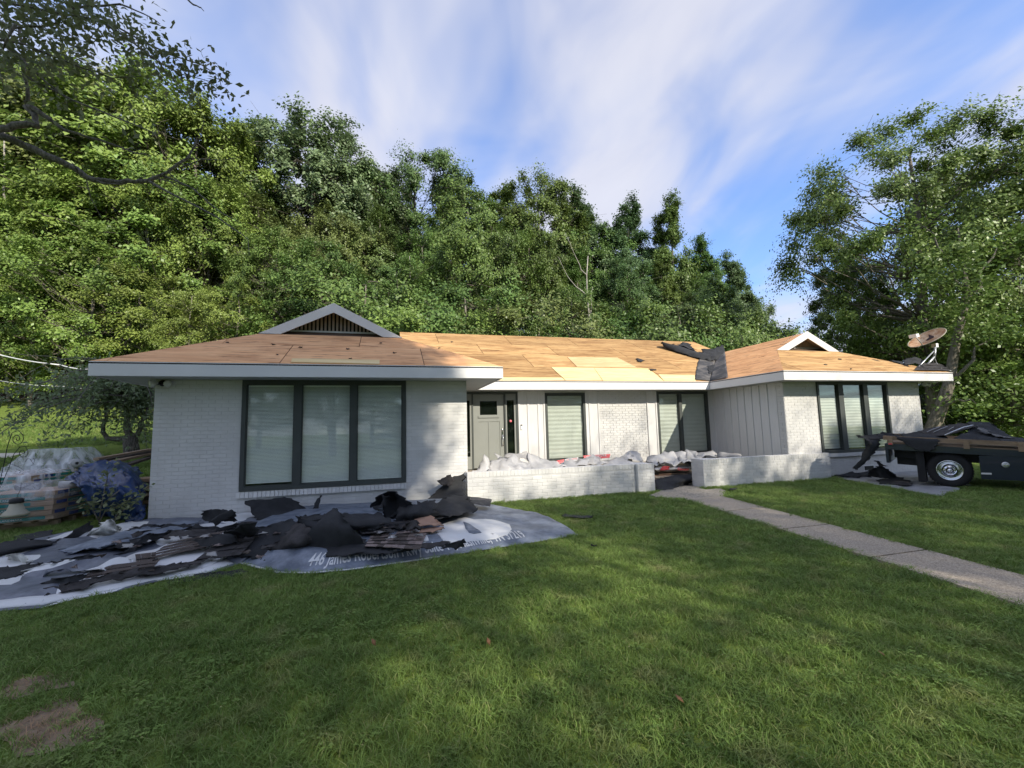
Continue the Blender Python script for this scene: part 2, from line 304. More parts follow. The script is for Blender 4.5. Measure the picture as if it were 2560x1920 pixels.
MAT = dict(
    brick=M('painted_brick', (.60, .59, .565), .75, .10, 1.3, .25, 90, obj=.05),
    mortar=M('painted_mortar', (.55, .54, .52), .85, .08, 6, .3, 120),
    siding=M('painted_siding', (.60, .59, .57), .7, .05, 2, .12, 50, stretch=(8, 8, 1)),
    fascia=M('fascia_paint', (.66, .65, .635), .55, .04, 1.2, .05, 30),
    louvre=M('louvre_shade_tint', (.40, .33, .28), .7, .12, 6), soffit=M('soffit_paint', (.46, .46, .45), .7, .05, 2),  # louvre: brownish tint of the shaded gable recess put into the colour
    frame=M('window_frame_paint', (.055, .062, .057), .55, .12, 3, .05, 40),
    door=M('door_paint', (.22, .228, .205), .5, .05, 2, .05, 40),
    blind=M('blind_slat', (.86, .87, .835), .5, .03, 3),
    shade=M('pleated_shade', (.62, .625, .57), .7, .05, 4, trans=.2),
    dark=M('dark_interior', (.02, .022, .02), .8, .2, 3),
    glass=glass_mat('window_glass'), glass_d=glass_mat('door_glass', (.6, .65, .62)),
    ply=ply_mat('plywood_old', (.42, .245, .102), (.24, .125, .052), (.55, .355, .165)),
    ply_brown=ply_mat('plywood_brown', (.68, .35, .16), (.40, .19, .09), (.80, .47, .24), .55, .05, .8),
    ply_new=ply_mat('plywood_new', (.70, .52, .25), (.60, .40, .17), (.80, .64, .36), .25, .05, .12),
    ply_mid=ply_mat('plywood_patched', (.62, .41, .21), (.42, .25, .12), (.72, .52, .29), .4, .08, .4),
    deck=M('roof_deck_underside', (.09, .06, .04), .9, .2, 3),
    felt=M('roofing_felt', (.030, .031, .033), .85, .35, 5, .5, 220, spec=.25),
    shingle=M('asphalt_shingle', (.052, .048, .047), .9, .45, 9, .7, 300, spec=.2),
    shingle_pale=M('faded_shingle', (.22, .17, .15), .92, .25, 14, .7, 300, col2=(.30, .235, .21), obj=.2),
    shingle_brown=M('brown_shingle', (.075, .060, .052), .92, .4, 8, .7, 300, col2=(.125, .098, .082)),
    rust_tan=M('shingle_back', (.36, .22, .15), .9, .25, 5, .3, 80),
    valley=M('worn_underlayment', (.075, .075, .078), .7, .4, 3.5, .3, 90, col2=(.20, .18, .16), thresh=(.45, .75)),
    wrap=M('white_wrapper', (.43, .42, .41), .45, .10, 4, .2, 30),
    wrap_grey=M('grey_wrapper', (.30, .29, .28), .5, .15, 4, .2, 30),
    red=M('red_print', (.60, .07, .075), .5, .08, 5), ink=M('white_print', (.62, .62, .61), .5, .05, 5),
    concrete=M('exposed_aggregate', (.32, .26, .19), .9, .5, 75, .8, 110, col2=(.58, .49, .38), detail=8),
    gravel=M('crumbly_aggregate', (.22, .185, .145), .95, .6, 34, 1., 40, col2=(.48, .43, .35), detail=8),
    soil=M('lawn_soil', (.030, .050, .016), .95, .4, 3.0, .8, 40, col2=(.055, .085, .022)),
    dirt=M('bare_dirt', (.24, .165, .11), .95, .4, 8, .9, 60, col2=(.36, .27, .18)),
    litter=M('leaf_litter', (.07, .048, .03), .95, .5, 2, .8, 30),
    bark=M('bark', (.115, .095, .075), .95, .5, 4, 1., 18, col2=(.25, .22, .18), stretch=(3, 3, .6)),
    bark_dark=M('dark_bark', (.085, .074, .064), .95, .55, 14, 1., 40, col2=(.24, .215, .185), stretch=(3, 3, .7)),
    bark_pale=M('pale_bark', (.34, .31, .27), .9, .3, 4, .7, 20),
    iron=M('wrought_iron', (.02, .02, .021), .6, .2, 8), chrome=M('chrome', (.75, .76, .78), .12, .03, 4, metal=1.0),
    rubber=M('tyre_rubber', (.018, .018, .019), .85, .2, 9, .3, 80), navy=M('navy_paint', (.010, .016, .030), .28, .1, 2, coat=.5),
    black=M('black_plastic', (.014, .014, .015), .5, .2, 5), lumber=M('weathered_lumber', (.26, .185, .12), .85, .3, 3, .4, 40, stretch=(1, 1, 9)),
    steel=M('galvanised_steel', (.48, .49, .50), .42, .15, 6, metal=.7), white=M('white_plastic', (.78, .78, .77), .4, .04, 5),
    rust=M('rusted_dish', (.66, .34, .16), .75, .35, 3.5, .3, 40, col2=(.76, .56, .36), thresh=(.42, .62)),
    dish_logo=M('faded_print', (.055, .03, .028), .8, .3, 5),
    kraft=M('kraft_wrapper', (.42, .29, .20), .6, .22, 3, .2, 30, stretch=(1, 1, 10)), teal=M('teal_print', (.02, .20, .19), .5, .15, 6), blue=M('blue_print', (.015, .04, .20), .5, .15, 6),
    wood_pallet=M('pallet_wood', (.33, .25, .17), .9, .3, 4, .4, 30),
    film=film_mat('clear_film', .42), film_thin=film_mat('thin_film', .07), film_mid=film_mat('loose_film', .24), bluetarp=M('blue_tarp', (.017, .042, .13), .34, .3, 4, .5, 18, spec=.5),
    tarp_a=tarp_mat('printed_tarp_left', (.075, .085, .112), (.19, .205, .24), 1.25, .60, 3.7), tarp_b=tarp_mat('printed_tarp_right', (.085, .105, .14), (.25, .28, .33), 1, 0.0),
    tarp_grey=tarp_mat('grey_tarp', (.24, .24, .245), (.36, .36, .365), 1, 0.0),
    cream=M('frosted_shade', (.62, .58, .46), .35, .1, 8, trans=.4), lens=M('lamp_lens', (.55, .55, .50), .2, .1, 8),
    wire=M('cable_sheath', (.03, .03, .03), .6, .1, 5), wire_w=M('bright_cable', (.62, .62, .60), .5, .1, 5),
    pink=M('pink_decal', (.75, .18, .20), .5, .1, 5), drive=M('pale_concrete', (.55, .50, .40), .9, .1, 3, .3, 40),
    leaf_dry=M('dry_leaf', (.22, .11, .05), .8, .3, 20),
)
# ------------------------------------------------------------------ ground
W1, OV, ZT, ZB, DP, DW = 5.364, .615, 2.6326, 2.4045, 1.84, 2.357      # wing width, eave overhang, fascia top / bottom, porch fascia, porch wall
XS, DF2, XE2, D2, SL = 12.80, -.656, 18.566, -.138, .48                # right wing eaves, its wall, roof slope
XW2, XR2 = 13.318, 18.048

def ground_z(x, y):
    left = sstep(1.0, 4.8, y) * .92 + .14 * np.maximum(y - 4.8, 0)
    back = .30 * np.maximum(y - 11, 0)
    a = 1 - sstep(-1.0, 4.0, x)
    h = a * left + (1 - a) * back
    slope = np.interp(x, [-60, -15, 5, 20, 32, 60], [.42, .42, .30, .16, 0.0, -.05])
    h = h + slope * np.maximum(y - 27, 0) * sstep(27, 36, y)
    right = sstep(20, 30, x)
    h = h * (1 - right) + right * (-.03 * np.maximum(x - 20, 0) * .4)
    return h * (1 - sstep(120, 190, y) * .5)

def make_ground():
    xs = np.unique(np.concatenate([np.linspace(-400, -40, 14), np.linspace(-40, 45, 96), np.linspace(45, 400, 14)]))
    ys = np.unique(np.concatenate([np.linspace(-400, -40, 12), np.linspace(-40, 60, 120), np.linspace(60, 400, 14)]))
    X, Y = np.meshgrid(xs, ys); Z = ground_z(X, Y) - .012
    # the house stands in a level pocket, so nothing of the slope shows inside it
    V = np.stack([X, Y, Z], -1).reshape(-1, 3); nx = len(xs)
    i, j = np.meshgrid(np.arange(nx - 1), np.arange(len(ys) - 1)); b = (j * nx + i).ravel()
    Q = np.stack([b, b + 1, b + nx + 1, b + nx], 1)
    me = fast_mesh('ground', V, Q, True)
    m = bpy.data.materials.new('lawn_ground'); m.use_nodes = True; t = m.node_tree; N = t.nodes; L = t.links.new; b_ = N['Principled BSDF']; b_.inputs['Roughness'].default_value = .95; b_.inputs['Specular IOR Level'].default_value = .1
    g = N.new('ShaderNodeNewGeometry')
    def nzz(s, d=5):
        n = N.new('ShaderNodeTexNoise'); L(g.outputs['Position'], n.inputs['Vector']); n.inputs['Scale'].default_value = s; n.inputs['Detail'].default_value = d; n.inputs['Roughness'].default_value = .65; return n.outputs[0]
    def mixn(f, a, c):
        x = N.new('ShaderNodeMix'); x.data_type = 'RGBA'
        if isinstance(f, float): x.inputs[0].default_value = f
        else: L(f, x.inputs[0])
        for k, q in ((6, a), (7, c)):
            if isinstance(q, tuple): x.inputs[k].default_value = (*q, 1)
            else: L(q, x.inputs[k])
        return x.outputs[2]
    def mr(x, a, c):
        r = N.new('ShaderNodeMapRange'); L(x, r.inputs[0]); r.inputs['From Min'].default_value = a; r.inputs['From Max'].default_value = c; return r.outputs[0]
    grass = mixn(mr(nzz(9), .3, .7), (.10, .145, .03), (.19, .25, .05))
    sp = N.new('ShaderNodeSeparateXYZ'); L(g.outputs['Position'], sp.inputs[0])
    # forest floor of fallen leaves beyond the back lawn
    jit = N.new('ShaderNodeMath'); jit.operation = 'MULTIPLY_ADD'; L(nzz(.35), jit.inputs[0]); jit.inputs[1].default_value = 6; L(sp.outputs[1], jit.inputs[2])
    back = mr(jit.outputs[0], 29.0, 31.5)
    floor = mixn(mr(nzz(2.2), .35, .65), (.035, .028, .016), (.10, .065, .035))
    L(mixn(back, grass, floor), b_.inputs['Base Color'])
    bp = N.new('ShaderNodeBump'); bp.inputs['Strength'].default_value = 1; bp.inputs['Distance'].default_value = .05; L(nzz(14), bp.inputs['Height']); L(bp.outputs[0], b_.inputs['Normal'])
    return tag(link('ground', me, m), kind='structure')
make_ground()

# front walk of exposed aggregate: separate slabs with open joints
def walk_edges(y):
    return 9.264 + .1655 * (y + 1.47), 10.112 + .177 * (y + 1.494)
walk = tag(MB().add([(walk_edges(-12)[0] + .02, -12, -.01), (walk_edges(-12)[1] - .02, -12, -.01), (10.09, -1.49, -.01), (9.28, -1.49, -.01)], [(0, 1, 2, 3)]).build('walkway', MAT['dirt']), kind='structure')
yy = [-1.47, -2.75, -4.02, -5.30, -6.58, -7.86, -9.14, -10.4, -11.7]
for a, b in zip(yy[:-1], yy[1:]):
    a2, b2 = a - .014, b + .014
    (l0, r0), (l1, r1) = walk_edges(a2), walk_edges(b2)
    n = 9; mb = MB(); L_ = [(l0 + (l1 - l0) * k / n + nz(k + a * 7, 3.3) * .02, a2 + (b2 - a2) * k / n) for k in range(n + 1)]
    R_ = [(r0 + (r1 - r0) * k / n + nz(k + a * 7, 9.1) * .02, a2 + (b2 - a2) * k / n) for k in range(n + 1)]
    mb.prism([(x, y, -.008) for x, y in L_ + R_[::-1]], (0, 0, .026)); mb.build('slab', MAT['concrete'], walk)
pad_px = [(1621, 1241), (1668, 1247), (1713, 1248), (1760, 1245), (1807, 1242), (1814, 1228), (1800, 1222), (1763, 1225), (1730, 1210), (1640, 1214), (1641, 1232)]
PAD = [tuple(atZ(x, y, 0)[:2]) for x, y in pad_px]
tag(MB().prism([(x, y, -.008) for x, y in PAD][::-1], (0, 0, .02)).build('step_pad', MAT['gravel']), kind='structure')
# pale drive crossing behind the left corner
dv = MB(); a0, a1 = atD(215, 1146, 14.5), atD(420, 1140, 14.5)
pts = [(-26, 6.3), (-8, 5.6), (-.05, 5.4), (-.05, 6.1), (-8, 6.3), (-26, 7.1)]
dv.add([(x, y, float(ground_z(x, y)) + .02) for x, y in pts], [(0, 1, 4, 5), (1, 2, 3, 4)])
tag(dv.build('driveway', MAT['drive']), kind='structure')

# ------------------------------------------------------------------ bricks
COURSE, BL, JOINT, DEEP = .0677, .2032, .0072, .0046
def brick_geo(l, h=COURSE - JOINT, d=.03):
    x, z, c = l / 2, h / 2, .0028
    V = [(-x, d, -z), (x, d, -z), (x, d, z), (-x, d, z), (-x, c, -z), (x, c, -z), (x, c, z), (-x, c, z), (-x + c, 0, -z + c), (x - c, 0, -z + c), (x - c, 0, z - c), (-x + c, 0, z - c)]
    Fc = [(8, 9, 10, 11)] + [(k, (k + 1) % 4, 4 + (k + 1) % 4, 4 + k) for k in (0, 1, 2, 3)] + [(4 + k, 4 + (k + 1) % 4, 8 + (k + 1) % 4, 8 + k) for k in (0, 1, 2, 3)]
    return V, Fc
_bm = {}
def brick_mesh(l, h):
    k = (round(l, 2), round(h, 3))
    if k not in _bm: V, Fc = brick_geo(k[0], k[1]); _bm[k] = MB().add(V, Fc).mesh('brick'); _bm[k].materials.append(MAT['brick'])
    return _bm[k]
RNG = random.Random(5)
def brick_face(org, ang, L, z0, z1, holes=(), course=COURSE, bl=BL, rowlock=False, phase=0.0, top=None):
    """bricks of one vertical face: org = face corner, ang = direction of the face along its length (outside lies to its right)"""
    out = []; ca, sa = math.cos(ang), math.sin(ang); r = 0; z = z0
    while z + course * .55 < z1:
        h = min(course, z1 - z) - JOINT; u = -(bl / 2 if (r % 2 and not rowlock) else 0) - phase
        while u < L:
            a, b = max(u, 0), min(u + bl, L); u += bl
            segs = [(a, b)]
            for (h0, h1, hz0, hz1) in [(q[0] - org[0], q[1] - org[0], q[2], q[3]) for q in holes]:
                if z + course * .5 > hz0 and z + course * .5 < hz1:
                    n_ = []
                    for s0, s1 in segs:
                        if s1 <= h0 or s0 >= h1: n_.append((s0, s1))
                        else:
                            if s0 < h0: n_.append((s0, h0))
                            if s1 > h1: n_.append((h1, s1))
                    segs = n_
            for s0, s1 in segs:
                if s1 - s0 < .03: continue
                c = (s0 + s1) / 2; pr = RNG.uniform(-.0008, .0016)
                out.append((org[0] + ca * c + sa * pr, org[1] + sa * c - ca * pr, z + (h + JOINT) / 2, s1 - s0 - JOINT, h, ang))
        r += 1; z += course
    return out
def lay(bricks, parent, limit, pname='brick'):
    """the nearest 'limit' bricks become objects of their own, the rest one mesh"""
    bricks = sorted(bricks, key=lambda b: (b[0] - CAM[0]) ** 2 + (b[1] - CAM[1]) ** 2)
    for x, y, z, l, h, a in bricks[:limit]:
        o = bpy.data.objects.new(pname, brick_mesh(l, h)); COL.objects.link(o); o.parent = parent
        o.location = (x, y, z); o.rotation_euler = (RNG.uniform(-.006, .006), 0, a)
    rest = bricks[limit:]
    if rest:
        mb = MB()
        for x, y, z, l, h, a in rest:
            V, Fc = brick_geo(l, h); ca, sa = math.cos(a), math.sin(a)
            mb.add([(x + ca * p - sa * q, y + sa * p + ca * q, z + w) for p, q, w in V], Fc)
        tag(mb.build('brickwork', MAT['brick'], parent), kind='stuff')
def wall_cells(x0, x1, z0, z1, yf, yb, holes, mb=None):
    """solid wall facing -Y with real openings"""
    mb = mb or MB(); xs = sorted({x0, x1, *[v for h in holes for v in h[:2]]}); zs = sorted({z0, z1, *[v for h in holes for v in h[2:]]})
    inh = lambda i, k: any(h[0] <= (xs[i] + xs[i + 1]) / 2 <= h[1] and h[2] <= (zs[k] + zs[k + 1]) / 2 <= h[3] for h in holes)
    S = lambda i, k: 0 <= i < len(xs) - 1 and 0 <= k < len(zs) - 1 and not inh(i, k)
    for i in range(len(xs) - 1):
        for k in range(len(zs) - 1):
            if not S(i, k): continue
            a, b, c, d = xs[i], xs[i + 1], zs[k], zs[k + 1]
            mb.add([(a, yf, c), (b, yf, c), (b, yf, d), (a, yf, d)], [(0, 1, 2, 3)]); mb.add([(a, yb, c), (b, yb, c), (b, yb, d), (a, yb, d)], [(3, 2, 1, 0)])
            if not S(i - 1, k): mb.add([(a, yf, c), (a, yf, d), (a, yb, d), (a, yb, c)], [(0, 1, 2, 3)])
            if not S(i + 1, k): mb.add([(b, yf, c), (b, yb, c), (b, yb, d), (b, yf, d)], [(0, 1, 2, 3)])
            if not S(i, k - 1): mb.add([(a, yf, c), (a, yb, c), (b, yb, c), (b, yf, c)], [(0, 1, 2, 3)])
            if not S(i, k + 1): mb.add([(a, yf, d), (b, yf, d), (b, yb, d), (a, yb, d)], [(0, 1, 2, 3)])
    return mb

# ------------------------------------------------------------------ house
house = empty('brick_house', (0, 0, 0), 0, 'single storey painted brick house with its roof stripped to bare plywood', 'house')
ZW = ZB + .012
BW = (1.325, 4.165, .452, ZW)                                    # big three-light window of the left wing
wl_ = wall_cells(0, W1, -.15, ZW, DEEP, .24, [BW]).build('wall', MAT['mortar'], house)
fr = brick_face((0, 0), 0, W1, -.1, ZW, [(BW[0], BW[1], BW[2] - .11, BW[3])])
side = MB(); side.box(DEEP, .24, .24, 10.2, -.15, ZW); side.box(W1 - .24, W1, .24, DW, -.15, ZW); side.build('side_wall', MAT['mortar'], house)
lay(fr, wl_, 300)
# brick sill: headers on edge
sill = MB(); x = BW[0] - .035
sill.box(BW[0] - .03, BW[1] + .0, .0, .03, .345, .44); sill_o = sill.build('window_sill', MAT['mortar'], house)
while x < BW[1] - .02:
    w = min(.0677, BW[1] + .01 - x) - .006
    V, Fc = brick_geo(w, .098, .06)
    o = link('sill_brick', MB().add(V, Fc).mesh('sill_brick'), MAT['brick'], sill_o, (x + w / 2, -.045 + RNG.uniform(-.001, .001), .392)); o.rotation_euler = (R(-7), 0, 0)
    x += .0677

def window(x0, x1, z0, z1, Y, mulls, kind, fw=.085, proud=.018, head=.06, pitch=.0245, gap=.0, depth=.10):
    mb = MB()
    mb.box(x0, x0 + fw, Y - proud, Y + depth, z0, z1); mb.box(x1 - fw, x1, Y - proud, Y + depth, z0, z1)
    mb.box(x0 + fw, x1 - fw, Y - proud, Y + depth, z1 - head, z1); mb.box(x0 + fw, x1 - fw, Y - proud - .004, Y + depth, z0, z0 + fw)
    w = mb.build('window', MAT['frame'], house)
    edges = [x0 + fw]
    for mx, mw in mulls:
        MB().box(mx - mw / 2, mx + mw / 2, Y - proud + .004, Y + depth - .002, z0 + fw, z1 - head).build('mullion', MAT['frame'], w)
        edges += [mx - mw / 2, mx + mw / 2]
    edges.append(x1 - fw)
    for k in range(0, len(edges), 2):
        a, b, c, d = edges[k], edges[k + 1], z0 + fw, z1 - head
        s = .018                                                   # thin sash around the pane
        sm = MB(); yy0, yy1 = Y + .012, Y + .04
        sm.box(a, a + s, yy0, yy1, c, d); sm.box(b - s, b, yy0, yy1, c, d); sm.box(a + s, b - s, yy0, yy1, c, c + s); sm.box(a + s, b - s, yy0, yy1, d - s, d)
        sm.build('sash', MAT['frame'], w)
        MB().box(a + s, b - s, Y + .026, Y + .031, c + s, d - s).build('pane', MAT['glass'], w)
        bm = MB(); yb = Y + .062
        if kind == 'blind':
            z = d - .03; bottom = c + .02 + (gap if k == 0 else gap * .4)
            bm.box(a + .012, b - .012, yb - .014, yb + .02, d - .035, d - .002)
            while z > bottom:
                jig = nz(z * 9, k * 3.1) * .0015
                bm.add([(a + .012, yb + .008 + jig, z), (b - .012, yb + .008 + jig, z), (b - .012, yb - .008 + jig, z - .021), (a + .012, yb - .008 + jig, z - .021)], [(0, 1, 2, 3)])
                z -= pitch
            bm.box(a + .012, b - .012, yb - .012, yb + .012, bottom - .018, bottom)
            bm.build('blind', MAT['blind'], w)
        else:
            z = d; n = 0; prof = []
            while z > c + .01:
                prof.append((yb + (.007 if n % 2 else -.002), z)); z -= pitch / 2; n += 1
            V = [(q, y_, z_) for y_, z_ in prof for q in (a + .008, b - .008)]
            bm.add(V, [(2 * i, 2 * i + 2, 2 * i + 3, 2 * i + 1) for i in range(len(prof) - 1)])
            bm.build('shade', MAT['shade'], w)
        MB().box(a, b, Y + depth + .0, Y + depth + .01, c, d).build('backing', MAT['dark'], w)
    return w
m1, m2 = xY(744, 1060, 0), xY(884, 1060, 0)
window(*BW, 0.0, [(m1, .125), (m2, .115)], 'blind', fw=.07, gap=.05, head=.075)

# porch wall: door, sidelights, board panels, brick panel, two windows
ZF = .42                                                           # porch floor
X = lambda px, py=1040: xY(px, py, DW)
dL, dR, s1L, s1R = X(1183.3), X(1260.5), X(1267), X(1287)
jR = X(1294.7); w1L, w1R = X(1363), X(1463); pL, pR = X(1499), X(1617); w2L, w2R = X(1643), X(1771)
W1z, W2z = (.50, 2.36), (.50, 2.39)
holes = [(W1 + .02, jR, ZF - .2, ZW - .02), (w1L, w1R, *W1z), (w2L, w2R, *W2z)]
pw = wall_cells(W1, XW2, -.15, ZW, DW + DEEP, DW + .22, holes).build('porch_wall', MAT['siding'], house)
bp = brick_face((pL, DW - .005), 0, pR - pL, ZF - .35, ZW)
lay(bp, pw, 0)
def boards(x0, x1, battens):
    MB().box(x0 + .002, x1 - .002, DW - .012, DW + DEEP - .001, ZF - .3, ZW - .002).build('board', MAT['siding'], pw)
    for b in battens:
        MB().box(b - .021, b + .021, DW - .030, DW - .013, ZF - .3, ZW - .003).build('batten', MAT['siding'], pw)
boards(jR, w1L, [jR + .03, X(1320), X(1346), w1L - .03]); boards(w1R, pL, [w1R + .03, X(1474), pL - .03]); boards(pR, w2L, [pR + .03, w2L - .03]); boards(w2R, XW2 - .02, [w2R + .03])
window(w1L, w1R, *W1z, DW - .012, [], 'shade', fw=.06, pitch=.11)
window(w2L, w2R, *W2z, DW - .012, [(X(1702), .10)], 'shade', fw=.07, pitch=.11)
# door set
ft = MB(); zt_ = ZW - .025
ft.box(W1 + .025, jR, DW - .02, DW + .1, zt_ - .055, zt_)
for a, b in ((X(1179.5), dL - .004), (dR + .004, s1L - .03), (jR - .05, jR)): ft.box(a, b, DW - .02, DW + .1, ZF, zt_ - .055)
df = ft.build('door_frame', MAT['frame'], house)
for a, b in ((W1 + .026, X(1179.5)), (s1L - .03, jR - .05)):
    sl = MB(); sl.box(a, a + .035, DW, DW + .05, ZF, zt_ - .056); sl.box(b - .05, b, DW, DW + .05, ZF, zt_ - .056); sl.box(a + .035, b - .05, DW, DW + .05, ZF, ZF + .32); sl.box(a + .035, b - .05, DW, DW + .05, zt_ - .22, zt_ - .056)
    so = sl.build('sidelight', MAT['door'], house)
    MB().box(a + .035, b - .05, DW + .02, DW + .026, ZF + .32, zt_ - .22).build('pane', MAT['glass_d'], so)
    MB().box(a + .035, b - .05, DW + .06, DW + .07, ZF + .32, zt_ - .22).build('backing', MAT['dark'], so)
    if a > dL:
        c_ = (a + .035 + b - .05) / 2
        MB().lathe([(.0, 0), (.034, .0), (.036, .003), (.0, .004)], (c_, DW + .019, 1.62), (0, -1, 0), 8).build('security_decal', MAT['pink'], so)
zd = zt_ - .06
hz0, hz1, hx0, hx1 = 1.795, 2.155, X(1200, 1010), X(1243, 1010)
door = wall_cells(dL, dR, ZF + .02, zd, DW + .022, DW + .06, [(hx0, hx1, hz0, hz1), (dL + .12, (dL + dR) / 2 - .012, ZF + .16, 1.62), ((dL + dR) / 2 + .012, dR - .12, ZF + .16, 1.62)]).build('door', MAT['door'], house)
MB().box(dL + .121, dR - .121, DW + .034, DW + .058, ZF + .161, 1.62).build('door_panel', MAT['door'], door)
MB().box(hx0, hx1, DW + .04, DW + .046, hz0, hz1).build('door_window', MAT['glass_d'], door); MB().box(hx0, hx1, DW + .0601, DW + .07, hz0, hz1).build('backing', MAT['dark'], door)
MB().box(hx0 - .05, hx1 + .05, DW + .0, DW + .022, hz0 - .075, hz0 - .02).build('ledge', MAT['door'], door)
hm = MB(); hx = dR - .055
hm.lathe([(0, 0), (.03, 0), (.03, .012), (.012, .02), (0, .022)], (hx, DW + .021, 1.40), (0, -1, 0), 12); hm.box(hx - .022, hx + .022, DW + .012, DW + .021, 1.16, 1.36)
hm.tube([(hx, DW + .015, 1.27), (hx, DW - .035, 1.25), (hx, DW - .045, 1.14), (hx, DW - .04, 1.02), (hx, DW + .02, 1.0)], .012, 8); hm.lathe([(0, 0), (.025, 0), (.025, .008), (0, .009)], (hx, DW + .021, 1.0), (0, -1, 0), 10)
hm.build('handle', MAT['chrome'], door)
bx = X(1303, 1063); db = MB().box(bx - .022, bx + .022, DW - .04, DW - .0125, 1.40, 1.53).build('doorbell', MAT['white'], house); MB().box(bx - .019, bx + .019, DW - .044, DW - .0405, 1.49, 1.525).build('camera_eye', MAT['black'], db)
# porch floor
pf = MB(); pf.box(W1 + .01, 13.3, 1.0, DW, -.1, ZF - .02); pf.box(8.6, 11.4, .45, 1.0, -.1, .2); pf.build('porch_floor', MAT['concrete'], house)

# right wing
RWz = (.60, ZW); rx0, rx1 = xY(2043, 1000, D2), xY(2221, 1000, D2) - .02
rw = wall_cells(XW2, XR2, -.3, ZW, D2 + DEEP, D2 + .24, [(rx0, rx1, *RWz)]).build('wall', MAT['mortar'], house)
lay(brick_face((XW2, D2), 0, XR2 - XW2, -.28, ZW, [(rx0, rx1, RWz[0] - .1, RWz[1])]), rw, 0)
ret = MB(); ret.box(XW2, XW2 + .24, D2 + .24, DW, -.15, ZW); ret.box(XR2 - .24, XR2, D2 + .24, 10.2, -.3, ZW); sw = ret.build('side_wall', MAT['siding'], house)
lay(brick_face((XW2 - .012, D2 + .21), -math.pi / 2, .21, -.1, ZW), sw, 0)
ys = [D2 + .215, .36, .62, .88, 1.14, 1.40, 1.66, 1.92, DW - .04]
for a, b in zip(ys[:-1], ys[1:]):
    MB().box(XW2 - .012, XW2 - .001, a + .003, b - .003, -.1, ZW - .002).build('board', MAT['siding'], sw)
    MB().box(XW2 - .034, XW2 - .013, b - .022, b + .022, -.1, ZW - .003).build('batten', MAT['siding'], sw)
def xr(px): return xY(px, 1040, D2)
window(rx0, rx1, *RWz, D2, [(xr(2106), .16), (xr(2168), .16)], 'shade', fw=.06, proud=.03, pitch=.075, depth=.16)
ws = MB(); ws.box(rx0 - .05, rx1 + .05, D2 - .05, D2 + .02, .505, .592); ws.build('window_sill', MAT['brick'], house)
vx0, vx1 = atY(2158, 1160, D2)[0], atY(2184, 1160, D2)[0]
vent = MB(); vent.box(vx0, vx1, D2 - .012, D2 - .002, .1, .115); vent.box(vx0, vx1, D2 - .012, D2 - .002, .225, .24); vent.box(vx0, vx0 + .015, D2 - .012, D2 - .002, .115, .225); vent.box(vx1 - .015, vx1, D2 - .012, D2 - .002, .115, .225)
vo = vent.build('crawl_vent', MAT['white'], house); MB().box(vx0 + .015, vx1 - .015, D2 - .008, D2 - .003, .115, .225).build('grille', MAT['dark'], vo)
# back walls close the volume
bk = MB(); bk.box(.24, XR2 - .24, 10.0, 10.2, -.15, ZW); bk.build('back_wall', MAT['mortar'], house)

# fascia and soffit
def fascia(x0, x1, y0, y1): return MB().box(x0, x1, y0, y1, ZB, ZT).build('fascia', MAT['fascia'], house)
xj = xr(2310) + .02
fascia(-OV, W1 + OV, -OV, -OV + .022); fascia(-OV, -OV + .022, -OV + .024, 10.8); fascia(W1 + OV - .022, W1 + OV, -OV + .024, DP + .02)
fascia(W1 + OV + .002, XS + .02, DP, DP + .022); fascia(XS, XS + .022, DF2 + .024, DP - .002); fascia(XS, xj - .002, DF2, DF2 + .022); fascia(xj + .002, XE2, DF2, DF2 + .022); fascia(XE2 - .022, XE2, DF2 + .024, 10.8)
sf = MB(); zs0, zs1 = ZB + .014, ZB + .03
sf.box(-OV + .023, W1 + OV - .023, -OV + .023, DP + .023, zs0, zs1); sf.box(-OV + .023, XE2 - .023, DP + .023, 10.8, zs0, zs1); sf.box(XS + .023, XE2 - .023, DF2 + .023, DP + .023, zs0, zs1)
sf.build('soffit', MAT['soffit'], house)

# roof: each slope is a plane; sheathing sheets are laid on the slopes that show
def clip(poly, inside, inter):
    out = []
    for i in range(len(poly)):
        a, b = poly[i - 1], poly[i]
        if inside(b):
            if not inside(a): out.append(inter(a, b))
            out.append(b)
        elif inside(a): out.append(inter(a, b))
    return out
def clip_poly(poly, conv):
    """clip convex 'poly' by convex counter-clockwise 'conv'"""
    for i in range(len(conv)):
        p, q = conv[i - 1], conv[i]; n = (-(q[1] - p[1]), q[0] - p[0])
        f = lambda r: (r[0] - p[0]) * n[0] + (r[1] - p[1]) * n[1]
        poly = clip(poly, lambda r: f(r) >= -1e-9, lambda a, b: tuple(a[k] + (b[k] - a[k]) * f(a) / (f(a) - f(b)) for k in (0, 1)))
        if len(poly) < 3: return []
    return poly
def ccw(P):
    A = sum(P[i - 1][0] * P[i][1] - P[i][0] * P[i - 1][1] for i in range(len(P)))
    return P if A > 0 else P[::-1]
KS = math.sqrt(1 + SL * SL)
zS1 = lambda x, y: ZT + SL * (y + OV)
zS3 = lambda x, y: ZT + SL * (y - DP)
zS4 = lambda x, y: ZT + SL * (x - XS)
zS5 = lambda x, y: ZT + SL * (y - DF2)
G1, G2 = 1.25, 1.08
XC1, XC2 = W1 / 2, (XS + XE2) / 2
P1 = ccw([(-OV, -OV), (W1 + OV, -OV), (W1 + OV - (G1 + OV), G1), (-OV + (G1 + OV), G1)])
P3 = ccw([(W1 + OV, DP), (XS, DP), (XC2, DP + XC2 - XS), (15.9, DP + 15.9 - XS), (15.9, 6.3), (4.2, 6.3), (4.2, DP + W1 + OV - 4.2)])
hx4 = XS + (G2 - DF2)
P4 = [ccw([(XS, DF2), (hx4, G2), (XS, G2)]), ccw([(XS, G2), (hx4, G2), (XC2, G2), (XC2, DP + XC2 - XS), (XS, DP)])]
